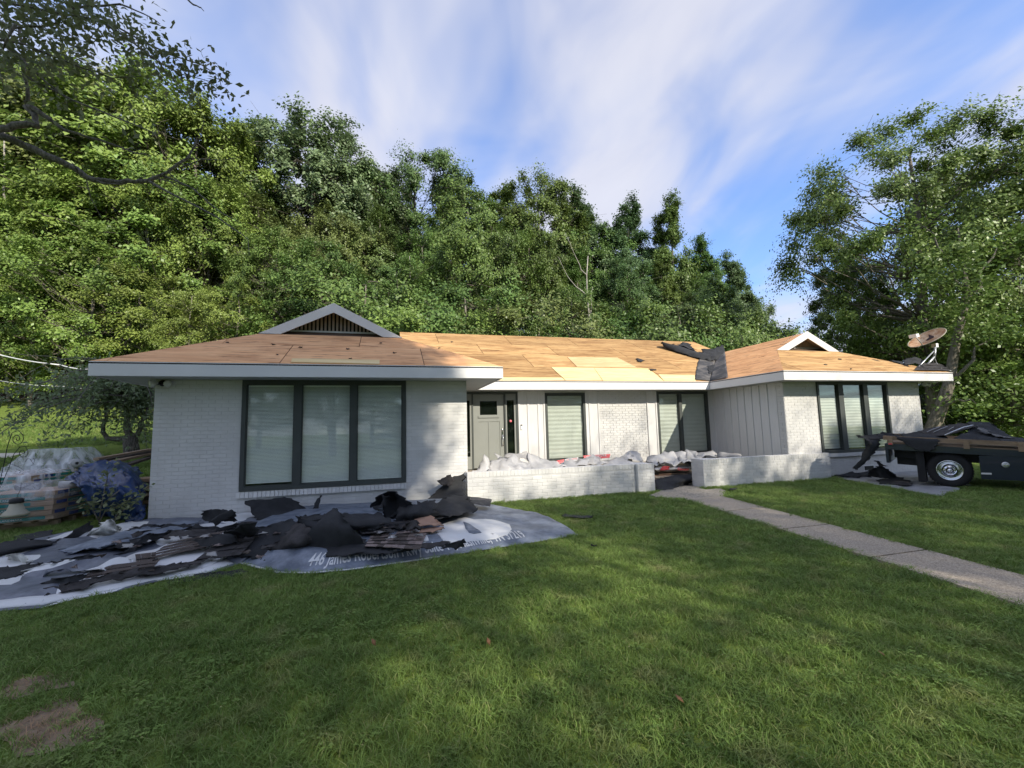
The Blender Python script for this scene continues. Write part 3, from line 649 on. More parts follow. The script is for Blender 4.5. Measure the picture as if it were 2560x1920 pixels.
P5 = ccw([(XS, DF2), (XE2, DF2), (XE2 - (G2 - DF2), G2), (hx4, G2)])
dk = MB(); TH = (0, 0, -.02)
def deck(poly, z, drop=.014): dk.prism([(x, y, z(x, y) - drop) for x, y in ccw(poly)], TH)
deck(P1, zS1); deck(P3, zS3); deck(P5, zS5)
for q in P4: deck(q, zS4)
deck([(1.25, G1 + .002), (W1 + OV - 1.865, G1 + .002), (3.3, 1.75), (2.05, 1.75)], zS1)
deck([(hx4, G2 + .002), (XE2 - 1.736, G2 + .002), (16.3, 1.6), (15.05, 1.6)], zS5)
RZ1, RZ2 = ZT + SL * (XC1 + OV), ZT + SL * (XC2 - XS)
zl = lambda x, y: ZT + SL * (x + OV)
zr = lambda x, y: ZT + SL * (W1 + OV - x)
deck([(-OV, -OV), (1.25, G1), (-OV, G1)], zl, 0); deck([(-OV, G1 + .001), (XC1 - .001, G1 + .001), (XC1 - .001, 9), (-OV, 9)], zl, 0)
deck([(W1 + OV, -OV), (4.114, G1), (W1 + OV, G1)], zr, 0); deck([(W1 + OV, G1 + .001), (XC1 + .001, G1 + .001), (XC1 + .001, 5.13), (W1 + OV, DP)], zr, 0)
zr2 = lambda x, y: ZT + SL * (XE2 - x)
deck([(XE2, DF2), (XE2 - 1.736, G2), (XE2, G2)], zr2, 0); deck([(XE2, G2 + .001), (XC2 + .001, G2 + .001), (XC2 + .001, 9), (XE2, 9)], zr2, 0)
zb_ = lambda x, y: ZT + SL * (10.76 - y)
deck([(4.2, 6.301), (15.9, 6.301), (15.9, 10.76), (4.2, 10.76)], zb_, 0)
roof = dk.build('roof', MAT['deck'], house)
ge = MB(); ge.prism([(15.88, 4.9, 4.0), (15.88, 7.9, 4.0), (15.88, 6.3, 4.72)], (-.02, 0, 0)); ge.build('gable_end', MAT['siding'], roof)

def sheets(polys, z, axis, m, u0, v0, seed, skip=()):
    """8 x 4 ft sheets in staggered rows; axis 0: rows along x, axis 1: rows along y"""
    rg = random.Random(seed); us = [p[axis] for q in polys for p in q]; vs2 = [p[1 - axis] for q in polys for p in q]
    r = 0; v = v0; dv = 1.2192 / KS
    while v < max(vs2):
        u = u0 - 2.4384 * 2 + (1.2192 if r % 2 else 0)
        while u < max(us):
            g = .007; cell = [(u + g, v + g), (u + 2.4384 - g, v + g), (u + 2.4384 - g, v + dv - g), (u + g, v + dv - g)]
            if axis: cell = [(b, a) for a, b in cell]
            mb = MB(); lift = rg.uniform(-.002, .0025); uvs = []
            for q in polys:
                c = clip_poly(ccw(cell), q)
                if len(c) >= 3 and abs(sum(c[i - 1][0] * c[i][1] - c[i][0] * c[i - 1][1] for i in range(len(c)))) > .01:
                    mb.prism([(x, y, z(x, y) - .0125 + lift) for x, y in c], (0, 0, .012))
            if mb.v: add_uv(mb.build('plywood_sheet', m if not callable(m) else m(rg, r), roof), axis)
            u += 2.4384
        v += dv; r += 1
def add_uv(o, axis, k=1.0):
    me = o.data; lay_ = me.uv_layers.new(name='uv'); n = len(me.loops)
    vi = np.zeros(n, np.int32); me.loops.foreach_get('vertex_index', vi); co = np.zeros(len(me.vertices) * 3); me.vertices.foreach_get('co', co); co = co.reshape(-1, 3)[vi]
    uvv = np.stack([co[:, axis], co[:, 1 - axis] * KS], 1); lay_.data.foreach_set('uv', uvv.astype(np.float32).ravel())
sheets([P1], zS1, 0, MAT['ply_brown'], -.4, -OV, 1)
sheets([P3], zS3, 0, MAT['ply'], 6.6, DP, 2)
sheets(P4, zS4, 1, MAT['ply_brown'], .2, XS, 3)
sheets([P5], zS5, 0, MAT['ply'], 13.4, DF2, 4)
def on_plane(px, py, n, p0):
    d = ray(px, py); n = np.array(n, float); return CAM + d * (n @ (np.array(p0) - CAM)) / (n @ d)
n3, p3 = (0, -SL, 1), (0, DP, ZT); n1_, p1_ = (0, -SL, 1), (0, -OV, ZT)
def patch_sheet(px, n, p0, m, name='plywood_sheet', lift=.002, thick=.012, parent=None, axis=0):
    nn = np.array(n, float) / np.linalg.norm(n); P = [on_plane(x, y, n, p0) + nn * lift for x, y in px]
    o = MB().prism(P, nn * thick).build(name, m, parent or roof); add_uv(o, axis); return o
patch_sheet([(1378, 918.6), (1414, 951.5), (1506, 952.3), (1484, 920.5)], n3, p3, MAT['ply_new'])
patch_sheet([(1485, 920.6), (1507.5, 952.3), (1659, 953.2), (1621, 922)], n3, p3, MAT['ply_new'])
patch_sheet([(1646, 937), (1660.5, 953.2), (1739, 953.6), (1736, 938.5)], n3, p3, MAT['ply_new'])
patch_sheet([(1418, 893.3), (1443, 917.8), (1592, 919.5), (1543, 894.8)], n3, p3, MAT['ply_mid'])
patch_sheet([(1256, 944.5), (1246, 951.7), (1412, 951.4), (1404, 945)], n3, p3, MAT['ply_new'])
patch_sheet([(730.4, 897.5), (727.5, 906.5), (948.6, 911.2), (949.2, 901.2)], n1_, p1_, MAT['ply_new'])

def gablet(xc, g, half, zbase, zap, slats, depth, rise):
    """vent gable above a hip: rake boards, recessed louvre of upright slats"""
    t = .21
    mb = MB(); y0 = g - .028
    for sgn in (-1, 1):
        e = half + .02
        P = [(xc + sgn * e, y0, zbase), (xc, y0, zap), (xc, y0, zap - t), (xc + sgn * (e - t * half / (zap - zbase)), y0, zbase)]
        mb.prism(P if sgn > 0 else P[::-1], (0, .027, 0))
    gm = mb.build('gablet', MAT['fascia'], roof); mb = MB()
    for sgn in (-1, 1): P = [(xc + sgn * half * .97, g + .002, zbase), (xc, g + .002, zap - .05), (xc, g + .002, zap - .075), (xc + sgn * half * .90, g + .002, zbase)]; mb.prism(P if sgn > 0 else P[::-1], (0, depth - .04, 0))
    mb.build('gablet_soffit', MAT['louvre'], roof)
    yl = g + depth; zb2 = zbase + rise; zt2 = zap - .035; hw = half * (zt2 - zb2) / (zap - zbase)
    MB().prism([(xc - hw, yl + .05, zb2 - .02), (xc + hw, yl + .05, zb2 - .02), (xc, yl + .05, zt2)], (0, .02, 0)).build('louvre_backing', MAT['dark'], roof)
    MB().box(xc - hw, xc + hw, yl - .03, yl + .04, zb2 - .03, zb2 + .012).build('louvre_sill', MAT['fascia'], roof)
    n = slats; p = 2 * hw / n
    for i in range(n):
        x = xc - hw + p * (i + .5); top = zt2 - abs(x - xc) * (zt2 - zb2) / hw - .005
        if top - zb2 < .02: continue
        MB().box(x - p * .27, x + p * .27, yl - .012, yl + .012, zb2 + .013, top + .03).build('slat', MAT['louvre'], roof)
gablet(XC1, G1, XC1 + OV - (G1 + OV), zS1(0, G1) - .0, RZ1 + .035, 26, .33, .155)
gablet(XC2, G2, XC2 - hx4, zS5(0, G2) - .0, RZ2 + .035, 26, .33, .155)

def flood(px, py, Y, dirs, label=None):
    c = atY(px, py, Y); mb = MB(); mb.lathe([(0, 0), (.055, 0), (.05, .03), (0, .035)], (c[0], Y, c[2]), (0, -1, 0), 12)
    for d in dirs:
        d = np.array(d, float); d /= np.linalg.norm(d); s = np.array([c[0], Y - .03, c[2]]); e = s + np.array([d[0] * .12, -.05, -.01]); mb.tube([s, (s + e) / 2 + (0, 0, -.02), e], .013, 6)
    f = mb.build('flood_light', MAT['black'], house)
    for d in dirs:
        d = np.array(d, float); d /= np.linalg.norm(d); s = np.array([c[0] + d[0] * .12, Y - .08, c[2] - .01])
        MB().lathe([(.012, -.05), (.03, -.04), (.05, .02), (.062, .06), (.058, .066), (0, .07)], s, d, 14).build('lamp_head', MAT['lens'], f)
flood(407, 958, 0.0, [(-.8, -.7, -.25), (.75, -.75, -.25)])
flood(2306, 960, D2, [(-.7, -.8, -.2), (.6, -.7, -.3)])

# ------------------------------------------------------------------ low porch walls
def porch_wall(label, x0, x1, zt, pier, pier_left):
    w = empty('garden_wall', (0, 0, 0), 0, label, 'low wall', 'low brick walls fronting the porch')
    yf, yp = -.30, -.385; zc = zt - .11; core = MB(); pa, pb = pier
    core.box(x0 + DEEP, x1 - DEEP, yf + DEEP, -.105, -.15, zt - .006); core.box(pa + DEEP, pb - DEEP, yp + DEEP, yf + DEEP - .001, -.15, zt - .006)
    core.box(pa + DEEP, pb - DEEP, -.104, .02, -.15, zt - .006)
    co = core.build('core', MAT['mortar'], w); br = []
    segs = [(x0, pa), (pb, x1)]
    for a, b in segs:
        if b - a > .1: br += brick_face((a, yf), 0, b - a, -.08, zc); br += brick_face((a, yf), 0, b - a, zc, zt, course=.11, bl=.0725, rowlock=True)
    br += brick_face((pa, yp), 0, pb - pa, -.08, zc); br += brick_face((pa, yp), 0, pb - pa, zc, zt, course=.11, bl=.0725, rowlock=True)
    ends = [(pa, .02 if pier_left else yf, yp)] + ([] if pier_left else [(x0, -.02, yf)])
    for ex, ya, yb in ends:
        br += brick_face((ex, ya), -math.pi / 2, ya - yb, -.08, zt)
    lay(br, co, 300)
pl0, pl1 = xY(1595.4, 1200, -.385), xY(1637.5, 1200, -.385)
porch_wall('long painted brick porch wall between the big window and the path gap', 5.30, pl1 - .002, .605, (pl0, pl1), False)
qr0, qr1 = xY(1759.5, 1190, -.385), xY(1799, 1190, -.385)
porch_wall('shaded painted brick porch wall to the truck side of the path gap', qr0, 14.40, .63, (qr0, qr1), True)
# ------------------------------------------------------------------ trees
def leaves_mesh(name, P, Nn, size, rg, aspect=.62, droop=.25):
    """one bent kite-shaped leaf per point"""
    n = len(P); Nn = Nn / (np.linalg.norm(Nn, axis=1, keepdims=True) + 1e-9)
    a = rg.normal(size=(n, 3)); t = a - Nn * (a * Nn).sum(1, keepdims=True); t /= np.linalg.norm(t, axis=1, keepdims=True) + 1e-9
    b = np.cross(Nn, t); s = size[:, None]
    V = np.empty((n, 4, 3)); V[:, 0] = P - t * s * .5; V[:, 1] = P - t * s * .02 + b * s * .5 * aspect - Nn * s * droop * .3
    V[:, 2] = P + t * s * .5 - Nn * s * droop; V[:, 3] = P - t * s * .02 - b * s * .5 * aspect - Nn * s * droop * .3
    return fast_mesh(name, V.reshape(-1, 3), np.arange(n * 4).reshape(n, 4))

def curve_pts(a, b, sag, k=6, wob=.0, rg=None):
    a, b = np.array(a, float), np.array(b, float); out = []
    for i in range(k + 1):
        t = i / k; p = a * (1 - t) + b * t + np.array([0, 0, sag * 4 * t * (1 - t)])
        if rg is not None and 0 < i < k: p = p + rg.normal(size=3) * wob
        out.append(p)
    return out

def grow(seed, H, RX, crown0, nclump, per, lsize, shape='round', limbs=True, trunk_r=.2, flat=.45, lean=0.0, sparse=0.0, spray=1.0):
    """returns (trunk mesh, crown mesh). Clumps of leaves sit at the ends of real limbs inside an uneven envelope."""
    rg = np.random.default_rng(seed); C = []; tries = 0; cz = H * (crown0 + 1) / 2; RZ = H * (1 - crown0) / 2
    lob = rg.uniform(.72, 1.12, 9)
    while len(C) < nclump and tries < 20000:
        tries += 1; d = rg.normal(size=3); d /= np.linalg.norm(d); r = rg.uniform(.35, 1) ** .45
        az = (math.atan2(d[1], d[0]) / (2 * math.pi) * 9) % 9; w = lob[int(az)] * (1 - az % 1) + lob[(int(az) + 1) % 9] * (az % 1)
        if shape == 'tall': k = (1 - .55 * max(d[2], 0)) * .9
        elif shape == 'wide': k = 1.0 if d[2] > -.2 else .85
        else: k = 1.0
        p = np.array([d[0] * RX * r * w * k + lean * (d[2] * RZ * r), d[1] * RX * r * w * k, cz + d[2] * RZ * r])
        if p[2] < H * crown0 * .8: continue
        md = (RX * 1.15 if nclump < 60 else RX * .95) * (H * RX / 60) ** .0 * 1.6 / math.sqrt(nclump) * 1.1
        if all(np.linalg.norm((p - q) * (1, 1, 1.25)) > md for q in C): C.append(p)
        elif tries % 40 == 0: C.append(p)
    C = np.array(C); PP, NN, SS = [], [], []
    rad = RX * 1.6 / math.sqrt(len(C)) * spray + .22
    ctr = np.array([0, 0, cz])
    for c in C:
        m = int(per * rg.uniform(.5, 1.35)); rr = rad * rg.uniform(.6, 1.35); out = (c - ctr) * (1, 1, .5); out = out / (np.linalg.norm(out) + .1)
        nt = max(5, m // 28); td = rg.normal(size=(nt, 3)) * (1, 1, .75) + out * .75 + (0, 0, .22); td /= np.linalg.norm(td, axis=1, keepdims=True); tl_ = rr * rg.uniform(.3, 1.35, nt)
        k = rg.integers(0, nt, m); t = rg.uniform(0.08, 1, m) ** .75
        off = td[k] * (tl_[k] * t)[:, None]; off[:, 2] = off[:, 2] * (flat + .35) - .22 * rr * t ** 2; off += rg.normal(size=(m, 3)) * (.09 * rr + .06)
        PP.append(c + off); NN.append(np.array([0, -.0, .62]) + out * .55 + td[k] * .35 + rg.normal(size=(m, 3)) * .42); SS.append(lsize * rg.uniform(.65, 1.3, m))
    crown = leaves_mesh('crown', np.concatenate(PP), np.concatenate(NN), np.concatenate(SS), rg)
    mb = MB(); top = np.array([lean * RZ * .6 + rg.normal() * .2, rg.normal() * .2, H * .9]); k = 8
    tp = [np.array([0, 0, -.6])] + [np.array([0, 0, 0]) * (1 - t) + top * t + (rg.normal(size=3) * (.12, .12, 0) * (1 if 0 < t < 1 else 0)) for t in np.linspace(0.0, 1, k)]
    tr = [trunk_r * 1.35] + [trunk_r * (1.12 - t) ** .9 + .02 for t in np.linspace(0, 1, k)]
    mb.tube(tp, tr, 8)
    tpa = np.array(tp[1:]); 
    if limbs:
        for c in C:
            hd = math.hypot(*(c[:2])); zt = np.clip(c[2] - hd * rg.uniform(.3, .6) - .3, H * max(crown0 * .6, .12), H * .85)
            i = int(np.argmin(abs(tpa[:, 2] - zt))); a = tpa[i]; r0 = max(.016, trunk_r * (1.05 - zt / H) * .32)
            mb.tube(curve_pts(a, c, -.06 * hd, 4, .07 * hd ** .5, rg), [r0, r0 * .8, r0 * .55, r0 * .35, .012], 5, cap=False)
            for _ in range(3):
                e = c + rg.normal(size=3) * (rad * .7, rad * .7, rad * .25); mb.tube([c * .75 + a * .25, (c + e) / 2, e], [r0 * .3 + .006, .01, .005], 4, cap=False)
    return mb.mesh('trunk'), crown

LM = dict(
    maple=leaf_mat('leaf_maple', (.115, .185, .042), (.215, .29, .078)),
    bright=leaf_mat('leaf_bright', (.13, .20, .038), (.235, .315, .075)), mid=leaf_mat('leaf_mid', (.09, .155, .036), (.17, .24, .062)),
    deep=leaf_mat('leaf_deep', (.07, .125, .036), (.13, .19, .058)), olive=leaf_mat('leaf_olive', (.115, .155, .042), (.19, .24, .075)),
    blue=leaf_mat('leaf_bluish', (.11, .175, .075), (.20, .275, .125)), cherry=leaf_mat('leaf_cherry', (.13, .18, .08), (.22, .27, .14), .35),
    near=leaf_mat('leaf_near', (.10, .13, .055), (.18, .21, .105), .4), sapling=leaf_mat('leaf_sapling', (.12, .16, .07), (.21, .24, .12), .3),
)
VAR = {}
def variant(k, *a, **kw): VAR[k] = grow(*a, **kw)
variant('round1', 11, 15, 5.0, .30, 125, 548, 0.182, trunk_r=.21, spray=1.12)
variant('round2', 12, 15, 4.6, .26, 115, 566, 0.176, trunk_r=.20, spray=1.12)
variant('wide1', 13, 14, 5.8, .34, 84, 758, 0.188, shape='wide', trunk_r=.24, flat=.36)
variant('tall1', 14, 17, 3.7, .22, 104, 807, 0.170, shape='tall', trunk_r=.19)
variant('tall2', 15, 17, 3.2, .18, 110, 784, 0.164, shape='tall', trunk_r=.17, flat=.6)
variant('layer1', 16, 12, 4.6, .10, 64, 602, 0.157, shape='wide', trunk_r=.14, flat=.34, spray=.85)
variant('layer2', 17, 11, 4.2, .06, 56, 616, 0.152, shape='wide', trunk_r=.12, flat=.32, spray=.85)
variant('bush1', 18, 6, 3.6, .02, 42, 1029, 0.127, shape='round', trunk_r=.08)
variant('bush2', 19, 5, 3.2, .02, 36, 1029, 0.121, shape='wide', trunk_r=.07, flat=.35)
variant('airy1', 23, 17, 7.0, .16, 300, 128, .18, shape='wide', trunk_r=.2, flat=.7, spray=2.6, limbs=False)
variant('high1', 24, 22, 5.6, .58, 96, 640, .26, trunk_r=.30, flat=.6)
def crown_top(me): co = np.zeros(len(me.vertices) * 3); me.vertices.foreach_get('co', co); return float(np.percentile(co[2::3], 99.4))
VH = {k: crown_top(v[1]) for k, v in VAR.items()}
_cr = {}
TRG = random.Random(77)
def put_tree(name, var, lm, loc, sc, label, group=None, wid=1.0, rz=None, bark='bark', cat='tree'):
    t, c = VAR[var]; root = empty(name, loc, TRG.uniform(0, 6.28) if rz is None else rz, label, cat, group)
    root.scale = (sc * wid, sc * wid, sc)
    for pn, me, mt in (('trunk', t, MAT[bark]), ('crown', c, LM[lm])):
        k = (var, pn, mt.name)
        if k not in _cr:
            m2_ = me if not me.materials else me.copy()
            if not m2_.materials: m2_.materials.append(mt)
            else: m2_.materials[0] = mt
            _cr[k] = m2_
        o = bpy.data.objects.new(pn, _cr[k]); COL.objects.link(o); o.parent = root
    return root
def tree_at(px, D, ptop, var, lm, label, group, wid=1.0, name='tree', bark='bark', cat='tree', top=.97):
    """stands on the hillside at depth D; its top reaches the photographed height"""
    p = atD(px, ptop, D); z0 = float(ground_z(p[0], p[1])) - .1; H = max(atD(px, ptop, D - (3.6 if D > 28 else 1.5))[2] - z0, 2.0); sc = H / VH[var]
    return put_tree(name, var, lm, (p[0], p[1], z0), sc, label, group, wid, bark=bark, cat=cat)

GH = 'trees on the wooded hillside'
SKY_T = [  # px, depth, top px, variant, leaf, width, label
    (70, 33, 60, 'tall1', 'mid', 1.1, 'tall tree behind the overhanging boughs, farthest from the house on the hillside skyline'),
    (215, 36, 120, 'round1', 'olive', 1.0, 'olive crowned hillside tree seen through the tips of the overhanging boughs'),
    (385, 34, 128, 'round2', 'bright', 1.1, 'pale yellow-green tree whose top meets the blue sky beside the overhanging boughs'),
    (505, 34, 182, 'round1', 'bright', .72, 'pale green hillside tree stepping down from the tallest pale tree towards the gable'),
    (610, 37, 262, 'tall2', 'mid', 1.1, 'narrow green tree at the dip of the skyline beside the big rounded crown'),
    (800, 42, 250, 'round1', 'blue', .95, 'big rounded grey-green crown standing highest above the left gable'),
    (905, 45, 372, 'round2', 'olive', .85, 'olive tree just on the house side of the big rounded grey-green crown'),
    (1045, 47, 355, 'wide1', 'deep', .8, 'dark broad crown in the middle of the skyline over the ridge'),
    (1165, 42, 425, 'round1', 'mid', .9, 'fresh green tree on the skyline over the middle of the roof ridge'),
    (1255, 44, 425, 'tall1', 'mid', .95, 'spiky topped green tree next to the dark mid-skyline tree'),
    (1345, 44, 404, 'round2', 'mid', .8, 'dark tree with a knobbly top above the middle of the long ridge'),
    (1430, 46, 445, 'tall2', 'blue', 1.1, 'bluish tree between the knobbly dark tree and the twin spires'),
    (1490, 46, 520, 'round1', 'mid', .75, 'low dark tree at the notch in the skyline before the twin spires'),
    (1568, 44, 470, 'tall2', 'blue', .85, 'bluish spire-like tree, fuller of the two spires'),
    (1668, 43, 455, 'tall2', 'mid', .7, 'slim dark spire-like tree, taller of the two spires above the torn felt'),
    (1750, 42, 558, 'tall1', 'mid', .75, 'dark tree stepping down beside the slim spire'),
    (1825, 42, 610, 'tall2', 'blue', .85, 'thin bluish tree near the end of the hillside wood'),
    (1885, 46, 735, 'round2', 'mid', .55, 'small last tree of the hillside wood, beside open sky'),
]
for px, D, pt, v, lm, w, lb in SKY_T: tree_at(px, D, pt, v, lm, lb, GH, w)
MID_T = []
rgm = random.Random(4)
for px, D, pt, v, lm, w in [(20, 29, 330, 'layer1', 'mid', 1.1), (150, 30, 380, 'round1', 'bright', .9), (290, 29, 330, 'round2', 'bright', .9), (430, 30, 360, 'layer1', 'bright', 1.0), (545, 31, 390, 'round1', 'bright', .8), (650, 33, 430, 'tall1', 'olive', .9),
        (735, 33, 520, 'round2', 'olive', .8), (845, 36, 480, 'round1', 'olive', .8), (950, 37, 470, 'tall1', 'olive', .9), (1060, 36, 540, 'round2', 'mid', .8), (1200, 33, 510, 'wide1', 'mid', .75), (1320, 36, 520, 'round1', 'mid', .7),
        (1440, 37, 590, 'tall2', 'mid', .9), (1560, 36, 610, 'round2', 'deep', .75), (1650, 37, 620, 'tall1', 'mid', .7), (1760, 36, 660, 'round1', 'mid', .65), (1840, 38, 730, 'round2', 'deep', .6)]:
    MID_T.append((px, D, pt, v, lm, w))
for px, D, pt, v, lm, w in MID_T:
    lb = {20: 'layered tree behind the bare bough, nearest the picture edge', 150: 'yellow-green tree crossed by the thick part of the bare bough', 290: 'yellow-green tree behind the upturned tip of the bare bough', 430: 'yellow-green layered tree under the drooping twigs of the bare bough', 545: 'yellow-green tree at the last drooping twig tip of the bare bough', 650: 'slim olive tree between the bare bough and the big rounded crown',
          735: 'olive tree directly above the left gable peak, below the rounded crown', 845: 'olive tree right under the big rounded grey-green crown', 950: 'slim olive tree below the dark broad mid-skyline crown', 1060: 'fresh green tree behind the thin pale trunk in the dark gap', 1200: 'wide fresh green tree in front of the spiky topped one', 1320: 'green tree below the knobbly dark skyline tree',
          1440: 'slim dark tree just behind the pale dead forked tree', 1560: 'rounded dark tree below the fuller spire-like tree', 1650: 'slim dark tree below the taller spire-like tree', 1760: 'rounded dark tree behind the torn felt on the roof', 1840: 'lowest rounded dark tree before the end of the hillside wood'}[px]
    tree_at(px, D, pt, v, lm, lb, 'left wood trees below the skyline' if px < 700 else 'wood trees above the ridge, below the skyline', w)
for px, D, pt, v, lm, w in [(-20, 25, 640, 'layer2', 'bright', 1.0), (110, 26, 590, 'layer1', 'bright', .9), (235, 25, 560, 'layer2', 'bright', 1.0), (370, 26, 640, 'layer2', 'bright', 1.0), (480, 24, 690, 'layer1', 'bright', .8), (590, 24, 700, 'layer2', 'bright', .9)]:
    tree_at(px, D, pt, v, lm, {-20: 'young layered tree cut by the picture edge at the back lawn', 110: 'young layered tree above the service wires, second from the picture edge', 235: 'young layered tree above the left roof corner', 370: 'young layered tree over the left hip of the roof', 480: 'young layered tree over the roof slope, next but one to the gable', 590: 'young layered tree touching the left end of the gable'}[px], 'young trees along the wood edge', w)
for px, D, pt, v, lm, w in [(690, 27, 560, 'round2', 'mid', .8), (800, 26, 600, 'layer1', 'mid', .9), (905, 26, 660, 'bush1', 'mid', 1), (985, 28, 640, 'layer2', 'mid', .9), (1075, 25, 750, 'bush2', 'bright', 1), (1160, 27, 700, 'bush1', 'mid', 1),
        (1250, 26, 690, 'layer2', 'mid', .8), (1340, 25, 740, 'bush1', 'olive', 1), (1430, 26, 700, 'layer1', 'mid', .7), (1520, 26, 770, 'bush2', 'mid', 1), (1600, 27, 740, 'bush1', 'mid', 1), (1690, 27, 730, 'layer2', 'deep', .8), (1780, 27, 770, 'bush1', 'mid', .9), (1870, 28, 790, 'bush1', 'deep', .9)]:
    tree_at(px, D, pt, v, lm, {690: 'bushy round tree behind the left rake of the gable', 800: 'bushy layered tree behind the gable peak', 905: 'low bush behind the right rake of the gable', 985: 'bushy layered tree over the start of the long ridge', 1075: 'low pale bush on the ridge next to the gable end', 1160: 'low green bush over the ridge beneath the thin pale trunk', 1250: 'layered tree over the ridge in the middle of the picture', 1340: 'low olive bush over the ridge, before the pale dead tree',
         1430: 'layered tree at the foot of the pale dead tree', 1520: 'low bush over the ridge just past the pale dead tree', 1600: 'green bush over the ridge above the pale plywood patch', 1690: 'dark layered tree just above the curled felt on the ridge', 1780: 'green bush over the far end of the long ridge', 1870: 'dark bush between the ridge end and the small gable'}[px], 'bushy trees just above the ridge', w)
# dark depth of the wood: trees higher up the slope
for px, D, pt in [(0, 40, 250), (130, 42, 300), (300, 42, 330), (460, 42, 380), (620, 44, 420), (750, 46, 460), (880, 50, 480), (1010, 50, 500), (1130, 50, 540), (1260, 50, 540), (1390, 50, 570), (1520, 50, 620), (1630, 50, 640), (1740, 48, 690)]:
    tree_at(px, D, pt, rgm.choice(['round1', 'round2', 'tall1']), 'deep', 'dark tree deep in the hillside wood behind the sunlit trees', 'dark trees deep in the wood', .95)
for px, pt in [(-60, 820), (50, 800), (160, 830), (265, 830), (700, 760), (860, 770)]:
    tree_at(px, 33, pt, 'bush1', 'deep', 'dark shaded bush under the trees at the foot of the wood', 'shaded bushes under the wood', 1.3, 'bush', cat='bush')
# bare stems that show pale against the wood
def bare_tree(px, D, pt, pb, label, fork, r=.10, m='bark_pale', seed=0):
    rg = np.random.default_rng(seed); a = atD(px, pb, D); b = atD(px + fork[0], pt, D); gz = float(ground_z(a[0], a[1])) - .3
    root = empty('bare_tree', (a[0], a[1], gz), 0, label, 'tree', 'pale bare trunks in the wood'); A = np.zeros(3); B = b - np.array([a[0], a[1], gz]); mb = MB()
    pts = curve_pts(A, B, 0, 9, .10, rg); mb.tube(pts, [r * (1.15 - .85 * k / 9) for k in range(10)], 7); o = mb.build('trunk', MAT[m], root)
    for k in range(fork[1]):
        s = pts[5 + k % 4]; e = s + np.array([rg.uniform(-1, 1) * 1.8, rg.uniform(-.6, .6), rg.uniform(1.0, 2.6)])
        MB().tube(curve_pts(s, e, -.3, 5, .08, rg), [r * .5, r * .4, r * .3, r * .2, r * .14, .008], 5).build('branch', MAT[m], root)
bare_tree(1462, 25.5, 640, 850, 'pale dead forked tree standing over the middle of the ridge', (8, 5), .085, seed=1)
bare_tree(1030, 30, 640, 850, 'pale thin trunk in the dark gap of the wood over the ridge', (-6, 2), .06, seed=2)
bare_tree(25, 27.5, 330, 1010, 'tall pale straight trunk at the far edge of the picture below the heavy bough', (-14, 2), .12, seed=4)

# right-hand trees beyond the truck
variant('oak1', 31, 17, 7.2, .20, 125, 735, 0.164, shape='wide', trunk_r=.34, flat=.42, spray=.95)
variant('oak2', 32, 17, 6.4, .12, 122, 758, 0.164, trunk_r=.30, flat=.42, spray=.98)
VH.update({k: crown_top(VAR[k][1]) for k in ('oak1', 'oak2')})
GR = 'big trees beyond the truck'
def right_tree(px, D, pt, v, lm, label, wid=1.0, rz=0.0):
    p = atD(px, pt, D); z0 = float(ground_z(p[0], p[1])) - .2; H = p[2] - z0
    return put_tree('tree', v, lm, (p[0], p[1], z0), H / VH[v], label, GR, wid, rz)
right_tree(2255, 27, 318, 'oak1', 'maple', 'big spreading tree with a forked trunk rising behind the satellite dish', .84, 1.0)
right_tree(2570, 25, 290, 'oak2', 'maple', 'big tree at the picture edge behind the truck', .95, 2.2)
right_tree(2420, 33, 470, 'oak2', 'mid', 'tree between the two big trees beyond the truck, set further back', .9, 4.0)
right_tree(2110, 34, 650, 'round2', 'mid', 'tree peeping over the hip beside the small right gable', .7, .5)
right_tree(2330, 30, 800, 'layer1', 'mid', 'low leafy tree filling the gap below the dish', 1.3, .9)
right_tree(2500, 24, 760, 'layer2', 'bright', 'low sunlit tree just beyond the loaded truck bed', 1.3, .3)
right_tree(2640, 28, 700, 'layer1', 'deep', 'low dark tree at the picture edge beyond the truck', 1.3, 3)
for px, pt in [(2300, 965), (2400, 940), (2500, 930), (2600, 920)]:
    tree_at(px, 36, pt, 'bush1', 'deep', 'dark bush at the foot of the trees beyond the truck', 'dark bushes beyond the truck', 1.5, 'bush', cat='bush')
# the leaning mottled trunk beside the wing corner
mb = MB(); a, b, c = atD(2325, 1085, 21), atD(2372, 960, 21), atD(2420, 740, 21)
gz = float(ground_z(a[0], a[1])); root = empty('leaning_tree', (a[0], a[1], gz), 0, 'leaning mottled tree trunk just past the right corner of the house', 'tree', GR)
O = np.array([a[0], a[1], gz]); mb.tube([a - O - (0.1, 0, .6), a - O, (a + b) / 2 - O + (.08, 0, 0), b - O, (b + c) / 2 - O + (-.1, 0, .1), c - O, c - O + (.3, .2, 3.5)], [.34, .29, .26, .22, .17, .11, .03], 10); mb.build('trunk', MAT['bark'], root)
rgl = np.random.default_rng(8)
for s, e in ((b, atD(2500, 830, 20)), (c, atD(2300, 560, 22)), ((a + b) / 2, atD(2440, 1010, 20)), (c, atD(2520, 600, 21))):
    MB().tube(curve_pts(s - O, e - O, .2, 5, .1, rgl), [.09, .075, .06, .045, .03, .015], 6).build('branch', MAT['bark_dark'], root)
P_, N_ = [], []
